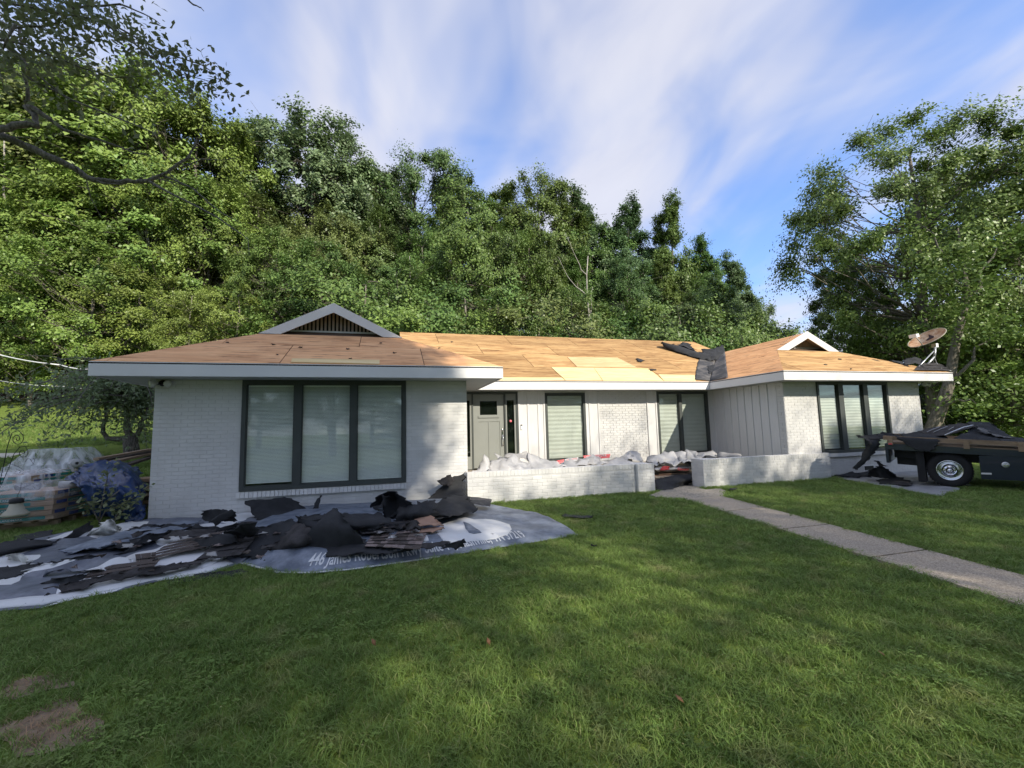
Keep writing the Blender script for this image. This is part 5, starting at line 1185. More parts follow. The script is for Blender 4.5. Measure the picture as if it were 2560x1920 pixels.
def onb(x, y):
    z = .08
    for _ in range(12): p = atZ(x, y, z); z = .5 * z + .5 * z_b(p[0], p[1])
    return (float(p[0]), float(p[1]))
def emblem(px, m, up, name):
    P = [onb(x, y) for x, y in px]; o = drape(name, P, lambda x, y: z_b(x, y) + up, m, None, .05, .002); o.parent = tb; o.location = tuple(np.array(o.location) + loc_b); return o
z2 = lambda x, y: (560 + x / 2.353, 1140 + y / 2.353)
emblem([z2(*q) for q in [(1240, 440), (1290, 400), (1350, 375), (1420, 362), (1470, 375), (1540, 372), (1620, 385), (1680, 405), (1692, 435), (1670, 465), (1600, 490), (1520, 500), (1440, 505), (1380, 520), (1320, 512), (1280, 490), (1260, 465)]], MAT['ink'], .004, 'skull_print')
emblem([z2(*q) for q in [(1408, 390), (1440, 402), (1475, 425), (1500, 440), (1515, 455), (1470, 462), (1440, 455), (1420, 430)]], MAT['tarp_b'], .009, 'eye_print')
emblem([z2(*q) for q in [(1140, 455), (1170, 452), (1195, 470), (1205, 500), (1180, 508), (1150, 490)]], MAT['ink'], .004, 'white_print')

def text_mesh(txt, size, m, name, xf, parent=None, cond=1.0, bold=.0):
    """flat print: letters as a thin mesh, each vertex carried to its place by xf(u, v)"""
    cu = bpy.data.curves.new(name, 'FONT'); cu.body = txt; cu.size = size; cu.offset = bold; cu.resolution_u = 2
    to = bpy.data.objects.new(name, cu); COL.objects.link(to); dg = bpy.context.evaluated_depsgraph_get(); me = bpy.data.meshes.new_from_object(to.evaluated_get(dg)); bpy.data.objects.remove(to); bpy.data.curves.remove(cu)
    me.name = name; me.materials.clear(); co = [v.co.copy() for v in me.vertices]
    for v, c in zip(me.vertices, co): v.co = Vector(xf(c.x * cond, c.y))
    return link(name, me, m, parent)
def text_len(txt, size, bold=0):
    cu = bpy.data.curves.new('m', 'FONT'); cu.body = txt; cu.size = size; to = bpy.data.objects.new('m', cu); COL.objects.link(to); dg = bpy.context.evaluated_depsgraph_get(); w = to.evaluated_get(dg).dimensions.x; bpy.data.objects.remove(to); bpy.data.curves.remove(cu); return w
BASE = resample([(*onb(x, y), 0.) for x, y in [(766, 1417), (830, 1413), (985, 1396), (1100, 1379), (1197, 1362), (1260, 1352), (1316, 1343)]], 80)
TXT = '446 James Robertson Pkwy Suite 1  , Nashville, TN 37219'
Ltot = np.sum(np.linalg.norm(np.diff(BASE, axis=0), axis=1)); tl = text_len(TXT, .2)
def on_tarp(u, v):
    t = np.clip(u / Ltot, 0, 1) * 79; i = min(int(t), 78); f = t - i; p = BASE[i] * (1 - f) + BASE[i + 1] * f; d = BASE[min(i + 1, 79)] - BASE[max(i - 1, 0)]; d /= np.linalg.norm(d); q = p + np.array([-d[1], d[0], 0]) * v
    return (q[0] + loc_b[0], q[1] + loc_b[1], z_b(q[0], q[1]) + .007)
text_mesh(TXT, .26, MAT['ink'], 'lettering', on_tarp, tb, Ltot / (tl * 1.3), .004)
tcx = tag(drape('tarp', TARP_C, lambda x, y: z_tarp(x, y, 5) * .9, MAT['tarp_grey'], res=.09), 'plain grey tarp on the grass under the tail of the truck', 'tarp')

GF = 'black felt sheets heaped under the big window'
def felt(label, rows, m='felt', group=GF, **k): return sheet('felt_sheet', label, 'roofing felt', rows, MAT[m], group, **k)
felt('dark felt layer lying under the whole heap below the window', [[Z(585, 1310, .06), Z(700, 1302, .12), Z(820, 1302, .14), Z(940, 1306, .13), Z(1070, 1300, .12)], [Z(560, 1348, .06), Z(690, 1345, .10), Z(800, 1345, .10), Z(910, 1340, .10), Z(1040, 1334, .10)], [Z(530, 1390, .04), Z(650, 1392, .05), Z(760, 1388, .06), Z(880, 1364, .08), Z(930, 1348, .08)]], 'shingle', seed=200, crumple=.03, cs=4, nu=40, nv=22, jag=.03)
felt('layered felt ridge running from the fan towards the hollow curl', [[Z(750, 1290, .30), Z(820, 1284, .36), Z(890, 1286, .34), Z(950, 1282, .34)], [Z(760, 1312, .24), Z(830, 1308, .34), Z(900, 1310, .30), Z(965, 1306, .26)], [Z(790, 1330, .2), Z(860, 1328, .22), Z(930, 1326, .2)]], seed=201, crumple=.03, cs=4, nu=30, nv=12, jag=.035)
felt('felt wedge heaped between the hollow curl and the propped sheet', [[Z(1000, 1268, .36), Z(1050, 1256, .44), Z(1090, 1250, .42)], [Z(985, 1290, .24), Z(1040, 1284, .34), Z(1085, 1282, .3)], [Z(990, 1304, .16), Z(1040, 1304, .2), Z(1080, 1300, .2)]], seed=202, crumple=.03, cs=4, nu=20, nv=12, jag=.03)
felt('upturned felt corner standing at the fan end of the heap', [[Z(560, 1330, .26), Z(600, 1312, .42), Z(640, 1306, .40)], [Z(565, 1352, .12), Z(610, 1345, .2), Z(655, 1338, .24)]], seed=203, crumple=.04, nu=16, nv=8, jag=.03)
# upright sheets and rolls, each row from far to near / top to bottom
felt('big felt sheet propped up against the end of the porch wall', [[Yp(1030, 1283, -.28), Yp(1090, 1232, -.24), Yp(1125, 1195, -.22), Yp(1150, 1190, -.2), Yp(1164, 1176, -.2)], [Yp(1045, 1292, -.6), Yp(1100, 1250, -.5), Yp(1160, 1220, -.4)], [Z(1062, 1305, .22), Z(1120, 1290, .25), Z(1172, 1262, .2)]], seed=1, crumple=.03)
felt('ragged felt flap folded over the top of the propped sheet', [[Yp(1096, 1200, -.32), Yp(1126, 1186, -.28), Yp(1134, 1196, -.3)], [Yp(1103, 1212, -.38), Yp(1125, 1215, -.36), Yp(1137, 1200, -.34)]], 'shingle', seed=2, nu=12, nv=6, jag=.015)
felt('wide round-edged felt sheet draped flat at the foot of the propped sheet', [[Z(1080, 1262, .34), Z(1140, 1234, .36), Z(1172, 1244, .34)], [Z(1066, 1275, .28), Z(1120, 1262, .34), Z(1185, 1262, .26)], [Z(1070, 1290, .2), Z(1125, 1294, .26), Z(1190, 1278, .2)]], seed=3, crumple=.02, jag=.03)
felt('rolled open felt curl with a hollow dark mouth', [[Z(928, 1268, .30), Z(958, 1230, .55), Z(985, 1228, .56), Z(1015, 1248, .50), Z(1045, 1272, .34)], [Z(955, 1262, .30), Z(975, 1242, .42), Z(1000, 1250, .42), Z(1050, 1276, .30)], [Z(962, 1300, .12), Z(985, 1290, .2), Z(1020, 1285, .22), Z(1058, 1282, .2)]], seed=4, crumple=.03)
felt('inner lip of the rolled felt curl', [[Z(955, 1235, .52), Z(957, 1265, .35), Z(962, 1298, .12)], [Z(966, 1240, .5), Z(975, 1272, .3), Z(985, 1298, .14)], [Z(980, 1232, .5), Z(1000, 1262, .34), Z(1020, 1292, .16)]], seed=5, nu=12, nv=10)
felt('short felt tube lying beside the hollow curl', [[Z(925, 1282, .08), Z(932, 1262, .2), Z(950, 1256, .26), Z(965, 1262, .2)], [Z(940, 1290, .08), Z(948, 1272, .2), Z(960, 1268, .24), Z(975, 1275, .18)]], seed=6, nu=14, nv=6)
felt('tall fan of felt standing against the window sill wall', [[Yp(611, 1252, -.45), Yp(660, 1246, -.40), Yp(705, 1244, -.36), Yp(745, 1252, -.36), Yp(768, 1276, -.36)], [Yp(630, 1276, -.6), Yp(690, 1268, -.5), Yp(745, 1280, -.5)], [Z(642, 1300, .08), Z(700, 1305, .1), Z(752, 1305, .08)]], seed=7, crumple=.025, jag=.02)
felt('narrow upright felt shard beside the fan', [[Yp(803, 1237, -.4), Yp(805, 1238, -.4)], [Yp(785, 1262, -.45), Yp(798, 1260, -.45)], [Yp(768, 1292, -.5), Yp(785, 1290, -.5)]], seed=8, nu=5, nv=10, jag=.008)
felt('shard leaning behind the fan', [[Yp(742, 1275, -.42), Yp(792, 1268, -.4)], [Yp(745, 1300, -.55), Yp(788, 1296, -.55)]], seed=9, nu=10, nv=6, jag=.012)
felt('big tent of felt peaking in the middle of the heap', [[Z(834, 1270, .52), Z(842, 1270, .54), Z(858, 1290, .48)], [Z(786, 1314, .38), Z(845, 1318, .38), Z(892, 1336, .28)], [Z(745, 1360, .16), Z(850, 1372, .14), Z(930, 1378, .06)], [Z(735, 1388, .05), Z(840, 1400, .05), Z(965, 1396, .03)]], seed=10, crumple=.012, nu=26, nv=22, jag=.012)
felt('long felt sheet sliding down in front of the fan', [[Z(640, 1318, .30), Z(730, 1296, .38), Z(760, 1318, .3)], [Z(620, 1350, .18), Z(710, 1342, .2), Z(760, 1350, .2)], [Z(560, 1392, .05), Z(680, 1398, .05), Z(770, 1385, .08)]], seed=11, crumple=.03, nu=24, nv=18)
felt('folded felt wedge between the fan and the tent', [[Z(735, 1292, .42), Z(790, 1300, .36), Z(868, 1290, .34)], [Z(745, 1312, .32), Z(800, 1325, .26), Z(862, 1310, .28)]], seed=12, crumple=.03, nu=18, nv=8)
felt('wrinkled flap curling at the foot of the tent, on its window side', [[Z(668, 1374, .12), Z(715, 1335, .26), Z(742, 1300, .36)], [Z(690, 1380, .08), Z(735, 1358, .22), Z(770, 1318, .34)], [Z(730, 1382, .05), Z(760, 1372, .12), Z(800, 1340, .26)]], 'shingle', seed=13, crumple=.02)
felt('flat dark felt at the open corner of the lettered tarp', [[Z(560, 1372, .06), Z(650, 1355, .12), Z(760, 1378, .08)], [Z(545, 1392, .04), Z(650, 1392, .05), Z(770, 1392, .05)]], seed=14, nu=22, nv=8)
felt('felt sheet with a torn hem lapping over the lettering', [[Z(760, 1340, .2), Z(850, 1350, .2), Z(915, 1352, .16)], [Z(748, 1385, .10), Z(860, 1390, .12), Z(968, 1374, .14)]], seed=15, nu=24, nv=10, jag=.025)
felt('small roll of felt standing under the window corner', [[Z(505, 1278, .34), Z(530, 1272, .36), Z(560, 1274, .36), Z(588, 1286, .3)], [Z(506, 1300, .2), Z(535, 1305, .18), Z(565, 1300, .2), Z(590, 1305, .18)]], seed=16, nu=18, nv=8)
felt('felt tube laid slantwise over the small roll', [[Z(520, 1308, .16), Z(545, 1292, .26), Z(572, 1276, .36)], [Z(528, 1302, .24), Z(552, 1284, .34), Z(580, 1274, .4)], [Z(540, 1316, .14), Z(562, 1300, .24), Z(592, 1284, .34)]], seed=17, nu=14, nv=8, jag=.008)
felt('drooping felt strip under the small roll', [[Z(484, 1322, .14), Z(520, 1316, .12), Z(560, 1318, .14), Z(598, 1305, .2)], [Z(488, 1332, .06), Z(530, 1334, .05), Z(590, 1322, .08)]], seed=18, nu=18, nv=6)
felt('flat piece of felt on the lawn side of the pale shingles', [[Z(930, 1372, .14), Z(1000, 1376, .14), Z(1050, 1364, .13)], [Z(880, 1384, .12), Z(960, 1385, .12), Z(1020, 1378, .1)]], seed=19, nu=18, nv=6)
GL = 'black felt scraps left of the house corner'
felt('long felt roll lying in the grass at the left edge', [[Z(-60, 1375, .10), Z(20, 1352, .16), Z(80, 1350, .16), Z(130, 1350, .12)], [Z(-60, 1392, .12), Z(30, 1372, .14), Z(130, 1362, .1)], [Z(-60, 1412, .02), Z(30, 1385, .02), Z(128, 1372, .02)]], group=GL, seed=20, crumple=.02)
felt('flat felt scrap behind the long roll', [[Z(38, 1340, .04), Z(100, 1330, .05), Z(128, 1325, .08)], [Z(42, 1352, .04), Z(90, 1350, .05), Z(130, 1345, .08)]], group=GL, seed=21, nu=14, nv=6)
felt('twisted felt strip reaching towards the sapling', [[Z(120, 1362, .08), Z(170, 1340, .12), Z(205, 1315, .2), Z(225, 1305, .24)], [Z(130, 1370, .02), Z(185, 1352, .04), Z(228, 1332, .06), Z(232, 1318, .14)]], group=GL, seed=22, crumple=.025)
felt('dark scrap at the left picture edge on the printed tarp', [[Z(-40, 1425, .1), Z(60, 1412, .12), Z(105, 1408, .1)], [Z(-40, 1455, .08), Z(40, 1440, .1), Z(92, 1418, .1)]], group=GL, seed=23)
felt('dark strip under the hem of the left tarp', [[Z(420, 1448, .02), Z(560, 1428, .03), Z(612, 1420, .03)], [Z(420, 1460, .01), Z(540, 1445, .01), Z(625, 1432, .01)]], group=GL, seed=24, nu=20, nv=5)
felt('torn felt strip lying over the left tarp towards the wall', [[Z(205, 1358, .12), Z(290, 1350, .16), Z(380, 1335, .14)], [Z(215, 1372, .1), Z(310, 1370, .14), Z(395, 1345, .12)]], group=GL, seed=25, nu=20, nv=6)
felt('curled felt scrap on the left tarp near the shingle strips', [[Z(300, 1385, .1), Z(360, 1338, .2), Z(420, 1330, .18)], [Z(320, 1388, .06), Z(372, 1352, .12), Z(425, 1342, .12)]], group=GL, seed=26, nu=16, nv=6)
felt('small flat felt scrap on the bare lawn past the skull tarp', [[Z(1408, 1285, .03), Z(1450, 1286, .04), Z(1482, 1290, .04)], [Z(1412, 1292, .03), Z(1450, 1294, .04), Z(1478, 1294, .04)]], group=GL, seed=27, nu=12, nv=5, floor=.03, thick=.01)

# crumpled tarp bunches on the left
felt('long dark felt strip crossing the left tarp beside the hem', [[Z(120, 1470, .09), Z(250, 1440, .13), Z(400, 1415, .12), Z(500, 1398, .1)], [Z(140, 1482, .06), Z(260, 1456, .08), Z(410, 1430, .08), Z(505, 1410, .08)]], 'shingle', group=GL, seed=210, crumple=.025, cs=6, nu=34, nv=6, jag=.03)
felt('black felt strip lying along the wall side of the left tarp', [[Z(330, 1318, .12), Z(420, 1308, .16), Z(500, 1306, .14)], [Z(320, 1330, .08), Z(420, 1322, .12), Z(505, 1318, .10)]], group=GL, seed=211, crumple=.04, cs=6, nu=24, nv=6, jag=.03)
felt('dark felt tongue between the two slate folds of the left tarp', [[Z(60, 1418, .10), Z(150, 1398, .16), Z(240, 1392, .16)], [Z(50, 1440, .06), Z(150, 1420, .10), Z(240, 1410, .10)]], group=GL, seed=212, crumple=.03, cs=6, nu=24, nv=7, jag=.03)
felt('crumpled black felt just past the small roll', [[Z(585, 1318, .2), Z(620, 1308, .28), Z(650, 1322, .2)], [Z(560, 1340, .1), Z(610, 1338, .16), Z(640, 1345, .12)]], group=GF, seed=213, crumple=.03, cs=7, nu=16, nv=9, jag=.03)
for i_, (lb_, q_) in enumerate([('dark shingle-backed felt lump on the wall side of the shingle band', [[Z(420, 1332, .16), Z(480, 1322, .22), Z(540, 1322, .18)], [Z(410, 1350, .12), Z(470, 1345, .18), Z(540, 1340, .14)]]), ('black felt lump between the two bands of shingle strips', [[Z(480, 1350, .2), Z(540, 1338, .28), Z(590, 1342, .24)], [Z(470, 1370, .12), Z(540, 1364, .18), Z(590, 1362, .16)]]),
        ('black felt scrap by the sapling side tarp fold', [[Z(300, 1345, .14), Z(340, 1332, .18), Z(372, 1328, .16)], [Z(296, 1358, .08), Z(340, 1350, .12), Z(372, 1344, .1)]]), ('dark felt lump at the left end of the long dark strip', [[Z(110, 1455, .10), Z(160, 1440, .16), Z(215, 1432, .14)], [Z(105, 1470, .06), Z(160, 1462, .1), Z(212, 1450, .08)]])]):
    felt(lb_, q_, 'felt' if i_ % 2 else 'shingle', group=GL, seed=220 + i_, crumple=.035, cs=5, nu=16, nv=9, jag=.025)
GT = 'bunched folds of printed tarp'
sheet('tarp_fold', 'bunched pale tarp fold standing beside the sapling', 'tarp', [[Z(226, 1335, .1), Z(262, 1302, .30), Z(280, 1300, .32), Z(300, 1318, .2)], [Z(228, 1340, .06), Z(258, 1325, .2), Z(285, 1330, .18), Z(302, 1325, .1)], [Z(228, 1342, .02), Z(260, 1340, .03), Z(275, 1336, .03), Z(300, 1330, .02)]], M('tarp_fold', (.46, .46, .42), .55, .6, 5, .3, 40), GT, crumple=.05, cs=7, seed=40)
sheet('tarp_fold', 'pale tarp tongue turned up at the left end of the printed tarp', 'tarp', [[Z(20, 1385, .16), Z(50, 1388, .16), Z(75, 1400, .12)], [Z(25, 1400, .06), Z(60, 1410, .05), Z(80, 1408, .05)]], M('tarp_fold2', (.5, .5, .46), .55, .5, 6, .3, 40), GT, crumple=.03, cs=7, seed=41)
sheet('tarp_fold', 'long slate fold of tarp humped along the middle of the left tarp', 'tarp', [[Z(60, 1428, .1), Z(180, 1395, .22), Z(300, 1385, .18), Z(345, 1408, .08)], [Z(55, 1450, .06), Z(170, 1425, .12), Z(250, 1428, .12), Z(340, 1415, .05)]], MAT['tarp_a'], GT, crumple=.04, cs=6, seed=42, nu=30)
sheet('tarp_fold', 'slate fold of tarp rising towards the wall corner', 'tarp', [[Z(150, 1372, .1), Z(270, 1338, .18), Z(390, 1312, .12), Z(500, 1300, .1)], [Z(165, 1385, .08), Z(280, 1362, .16), Z(380, 1335, .14), Z(490, 1316, .1)]], MAT['tarp_b'], GT, crumple=.04, cs=6, seed=43, nu=30)

# rows of old shingles: strips with tabs
def shingle_field(label, quad, nr, nc, m, group, tabs=3, lift=.012, seed=0, jitter=.01, name='shingle_run'):
    """quad = far-left, far-right, near-right, near-left; each course its own overlapping strip cut into tabs"""
    rg = np.random.default_rng(seed); a, b, c, d = [np.array(q, float) for q in quad]; o_ = (a + b + c + d) / 4; o_[2] = min(q[2] for q in (a, b, c, d))
    root = empty(name, o_, 0, label, 'shingles', group); B = lambda u, v: (a * (1 - u) + b * u) * (1 - v) + (d * (1 - u) + c * u) * v - o_
    for r in range(nr):
        v0, v1 = r / nr - .10 / nr, (r + 1) / nr; off = rg.uniform(0, 1)
        for k in range(-1, nc + 1):
            u0, u1 = np.clip((k + off) / nc + .006 / nc, 0, 1), np.clip((k + off + .985) / nc, 0, 1)
            if u1 - u0 < .15 / nc: continue
            if rg.uniform() < jitter * 4 and r in (0, nr - 1): continue
            z0, z1 = np.array([0, 0, .004 + .0 * r]), np.array([0, 0, lift + rg.uniform(0, .006)])
            P = [B(u0, v0) + z0, B(u1, v0) + z0, B(u1, v1) + z1, B(u0, v1) + z1]
            MB().prism([p for p in P][::-1], (0, 0, -.004)).build('shingle', m if not isinstance(m, list) else m[rg.integers(len(m))], root)
    return root
GSH = 'runs of stripped shingles on the tarps'
shingle_field('run of faded pinkish shingles beside the white skull shape', [Z(930, 1336, .16), Z(1072, 1322, .17), Z(1050, 1376, .14), Z(912, 1368, .16)], 5, 8, [MAT['shingle_pale'], MAT['shingle_pale'], MAT['shingle_brown']], GSH, seed=1)
shingle_field('scatter of dark shingles behind the pale run', [Z(880, 1305, .18), Z(1020, 1296, .2), Z(1040, 1325, .2), Z(905, 1338, .18)], 4, 6, MAT['shingle'], GSH, seed=2, jitter=.08)
shingle_field('broad band of dark shingle strips crossing the left tarp', [Z(420, 1358, .2), Z(560, 1328, .22), Z(535, 1366, .15), Z(365, 1402, .1)], 5, 2, MAT['shingle_brown'], GSH, seed=3)
shingle_field('dark shingle strips next to the broad band, towards the tent', [Z(560, 1340, .2), Z(660, 1322, .24), Z(600, 1390, .1), Z(490, 1402, .1)], 4, 2, MAT['shingle'], GSH, seed=4)
shingle_field('brown shingle strips half under the printed tarp', [Z(245, 1418, .12), Z(400, 1400, .12), Z(380, 1428, .09), Z(180, 1462, .06)], 3, 3, MAT['shingle_brown'], GSH, seed=5)
shingle_field('small brown shingle patch by the front hem of the left tarp', [Z(338, 1388, .12), Z(390, 1382, .12), Z(385, 1430, .09), Z(345, 1432, .09)], 3, 2, MAT['shingle_brown'], GSH, seed=6)
sheet('shingle_piece', 'tan upturned shingle piece behind the skull shape', 'shingle', [[Z(1040, 1298, .26), Z(1075, 1286, .28), Z(1095, 1302, .26)], [Z(1048, 1315, .24), Z(1080, 1312, .24), Z(1110, 1316, .2)]], MAT['rust_tan'], 'loose shingle pieces', nu=10, nv=6, crumple=.008)
sheet('shingle_piece', 'rust coloured shingle piece tucked beside the white skull shape', 'shingle', [[Z(1045, 1318, .2), Z(1085, 1318, .2), Z(1112, 1318, .2)], [Z(1045, 1332, .18), Z(1075, 1330, .18), Z(1105, 1324, .18)]], MAT['rust_tan'], 'loose shingle pieces', nu=10, nv=6, crumple=.008)
sheet('shingle_piece', 'crumpled dark shingle stack next to the rust piece', 'shingle', [[Z(1010, 1318, .24), Z(1030, 1300, .34), Z(1045, 1302, .32)], [Z(1015, 1332, .2), Z(1040, 1322, .26), Z(1050, 1330, .2)]], MAT['shingle'], 'loose shingle pieces', nu=10, nv=8, crumple=.02)
sheet('shingle_piece', 'long grey shingle strip sticking out past the foot of the porch wall', 'shingle', [[Z(1165, 1240, .30), Z(1200, 1244, .26), Z(1229, 1248, .22)], [Z(1166, 1256, .26), Z(1200, 1262, .22), Z(1225, 1265, .16)]], MAT['valley'], 'loose shingle pieces', nu=12, nv=5, crumple=.006, jag=.006)
sheet('shingle_piece', 'black shingle triangle pointing over the lettering', 'shingle', [[Z(1120, 1362, .18), Z(1160, 1346, .24), Z(1162, 1348, .24)], [Z(1105, 1370, .14), Z(1140, 1372, .14), Z(1160, 1364, .15)]], MAT['felt'], 'loose shingle pieces', nu=10, nv=6, crumple=.006)
sheet('shingle_piece', 'dark shingle strip lying along the top of the lettering', 'shingle', [[Z(1020, 1366, .15), Z(1070, 1356, .16), Z(1120, 1354, .16)], [Z(1000, 1376, .13), Z(1060, 1371, .13), Z(1122, 1364, .13)]], MAT['shingle'], 'loose shingle pieces', nu=12, nv=5, crumple=.006)
rgp = random.Random(9)
for i in range(46):     # small torn bits all over the heap
    px, py = rgp.choice([(rgp.uniform(880, 1040), rgp.uniform(1300, 1345)), (rgp.uniform(420, 660), rgp.uniform(1320, 1400)), (rgp.uniform(180, 420), rgp.uniform(1335, 1440)), (rgp.uniform(640, 780), rgp.uniform(1290, 1330))]); h = rgp.uniform(.18, .26); l = rgp.uniform(10, 28); c_ = Z(px, py, h)
    mk_ = rgp.choice(['felt', 'shingle', 'wrap', 'shingle_brown', 'shingle_pale', 'wrap_grey', 'wrap'])
    sheet('torn_scrap', 'small %s scrap %s' % (dict(felt='black felt', shingle='dark shingle', wrap='white wrapper', shingle_brown='brown shingle', shingle_pale='pinkish shingle', wrap_grey='grey wrapper')[mk_], 'behind the pale shingle run' if px > 870 else 'on the shingle strips left of the tent' if 420 < px < 640 and py > 1318 else 'near the fan of felt' if px >= 640 else 'on the left printed tarp'), 'scrap', [[Z(px, py, h), Z(px + l, py - l * .15, h + .02)], [Z(px + 3, py + l * .25, h), Z(px + l * .9, py + l * .2, h + rgp.uniform(0, .05))]], MAT[mk_], 'torn scraps on the heap', nu=5, nv=4, crumple=.01, seed=i)
# ------------------------------------------------------------------ crumpled wrappers on the porch
GW = 'crumpled white wrappers on the porch'
def wrap(label, rows, m='wrap', seed=0, **k):
    k.setdefault('crumple', .06); k.setdefault('facet', .09); k['cs'] = 4.2; k['nu'] = max(7, int(k.get('nu', 20) * .55)); k['nv'] = max(5, int(k.get('nv', 14) * .5)); return sheet('wrapper', label, 'wrapper', rows, MAT[m], GW, jag=.012, thick=.004, seed=seed, floor=.3, **k)
def YP(px, py, y): return atY(px, py, y)
wrap('white wrapper peaked like a sail at the door end of the porch wall', [[YP(1195, 1180, .5), YP(1207, 1140, .5), YP(1215, 1142, .5), YP(1222, 1150, .5)], [YP(1182, 1184, .25), YP(1204, 1165, .3), YP(1214, 1160, .3), YP(1226, 1172, .3)], [YP(1178, 1186, .05), YP(1200, 1186, .05), YP(1225, 1184, .05)]], seed=50, facet=.03)
wrap('broad white wrapper sheet puffed up behind the door end of the porch wall', [[YP(1222, 1158, .7), YP(1250, 1148, .7), YP(1300, 1150, .7), YP(1320, 1160, .6)], [YP(1220, 1170, .35), YP(1260, 1160, .35), YP(1300, 1162, .35), YP(1330, 1172, .35)], [YP(1222, 1184, .0), YP(1270, 1180, .0), YP(1330, 1176, .0)]], seed=51)
wrap('grey wrapper tent standing highest in front of the door', [[YP(1262, 1138, .9), YP(1290, 1133, .9), YP(1315, 1130, .9), YP(1325, 1150, .8)], [YP(1262, 1142, .8), YP(1300, 1146, .7), YP(1326, 1155, .7)]], 'wrap_grey', seed=52, facet=.02)
wrap('narrow white wrapper flap sticking up before the door', [[YP(1237, 1132, .8), YP(1243, 1136, .8)], [YP(1243, 1148, .7), YP(1262, 1150, .7)], [YP(1250, 1155, .6), YP(1285, 1160, .6)]], seed=53, facet=.01, nu=10, nv=8)
wrap('long white wrapper slope running down to the porch wall below the narrow window', [[YP(1316, 1130, 1.0), YP(1345, 1140, 1.0), YP(1370, 1150, .9), YP(1400, 1160, .8)], [YP(1325, 1160, .5), YP(1360, 1166, .45), YP(1405, 1170, .4)], [YP(1330, 1174, .05), YP(1370, 1172, .05), YP(1420, 1168, .05)]], seed=54, facet=.05)
wrap('white wrapper heap in front of the narrow window, near its red band', [[YP(1395, 1160, .8), YP(1425, 1150, .8), YP(1470, 1143, .8), YP(1500, 1148, .8)], [YP(1405, 1168, .4), YP(1440, 1160, .4), YP(1500, 1160, .4)], [YP(1415, 1170, .05), YP(1460, 1166, .05), YP(1520, 1162, .05)]], seed=55)
wrap('brownish folded wrapper flap between the heaps on the wall top', [[YP(1455, 1152, .5), YP(1475, 1144, .5), YP(1486, 1146, .5)], [YP(1450, 1162, .3), YP(1470, 1158, .3), YP(1487, 1160, .3)]], 'wrap_grey', seed=56, nu=10, nv=6, facet=.02)
wrap('white wrapper dome next to the path gap, rounder of the porch heaps', [[YP(1515, 1150, .8), YP(1545, 1142, .8), YP(1580, 1148, .7)], [YP(1508, 1160, .4), YP(1545, 1150, .4), YP(1590, 1158, .3)], [YP(1510, 1164, .05), YP(1550, 1162, .05), YP(1600, 1158, .05)]], seed=57, facet=.04)
wrap('tall white wrapper peak under the brick panel', [[YP(1550, 1145, 1.0), YP(1572, 1125, 1.1), YP(1592, 1132, 1.0), YP(1606, 1152, .9)], [YP(1552, 1158, .5), YP(1580, 1148, .5), YP(1612, 1158, .5)]], seed=58, facet=.05)
wrap('white wrapper pile spilling behind the path gap', [[YP(1620, 1145, 1.2), YP(1650, 1135, 1.2), YP(1690, 1130, 1.2), YP(1725, 1140, 1.2)], [YP(1615, 1158, .8), YP(1660, 1152, .8), YP(1700, 1150, .8), YP(1735, 1152, .8)], [YP(1630, 1160, .6), YP(1680, 1162, .55), YP(1730, 1160, .55)]], seed=59, facet=.12, nu=26)
wrap('white wrapper pile under the double window', [[YP(1700, 1135, 1.3), YP(1725, 1124, 1.3), YP(1745, 1132, 1.3), YP(1760, 1142, 1.2)], [YP(1700, 1150, .8), YP(1730, 1146, .8), YP(1765, 1148, .8)], [YP(1705, 1160, .3), YP(1740, 1155, .3), YP(1770, 1150, .3)]], seed=60, facet=.08)
wrap('small white wrapper fold in the corner by the board siding', [[YP(1740, 1136, 1.2), YP(1760, 1132, 1.2), YP(1778, 1129, 1.2), YP(1790, 1136, 1.1)], [YP(1745, 1146, .7), YP(1770, 1142, .7), YP(1795, 1143, .6)]], seed=61, facet=.06, nu=14, nv=8)
wrap('grey wrapper wedge against the board siding behind the wall', [[YP(1800, 1128, .9), YP(1830, 1132, .7), YP(1850, 1138, .5)], [YP(1798, 1140, .5), YP(1825, 1142, .3), YP(1852, 1141, .1)]], 'wrap_grey', seed=62, nu=12, nv=6, facet=.02)
# red printed bands and wrapper lettering
def band(label, px, txt, tp, size, flip, y0, y1, m_txt='ink', cat='wrapper', bg='red'):
    P = [atY(px[0][0], px[0][1], y1), atY(px[1][0], px[1][1], y1), atY(px[2][0], px[2][1], y0), atY(px[3][0], px[3][1], y0)]; c = sum(P) / 4
    o = MB().prism([p - c for p in P], (0, .006, -.004)).build('printed_wrapper', MAT[bg], None, c); tag(o, label, cat, GW)
    ux, uy = (P[1] - P[0]), (P[0] - P[3]); L = np.linalg.norm(ux); H_ = np.linalg.norm(uy); n = np.cross(ux, uy); n /= np.linalg.norm(n)
    if n[1] > 0: n = -n
    w = text_len(txt, 1.0); s = H_ * .62; k = L * .8 / (w * s)
    def xf(u, v):
        a, b = .1 + u / L, .2 + v / H_
        if flip: a, b = 1 - a, 1 - b
        p = P[3] * (1 - a) + P[2] * a + uy * b - c + n * .004; return tuple(p)
    text_mesh(txt, s, MAT[m_txt], 'lettering', xf, o, k); return o
band('red printed wrapper band with upside-down white lettering on the porch heap', [(1458, 1139), (1526, 1135), (1524, 1144), (1462, 1150)], 'PROARMOR', None, .1, True, .76, .80)
band('red square wrapper corner with a white letter, low beside the brownish flap', [(1391, 1152), (1410, 1148), (1410, 1159), (1393, 1160)], 'Pi', None, .1, True, .70, .74)
band('pale wrapper strip with upside-down red lettering beside the red square corner', [(1412, 1148), (1446, 1143), (1446, 1151), (1412, 1157)], 'ProArmor', None, .1, True, .70, .74, 'red', 'wrapper', 'wrap')
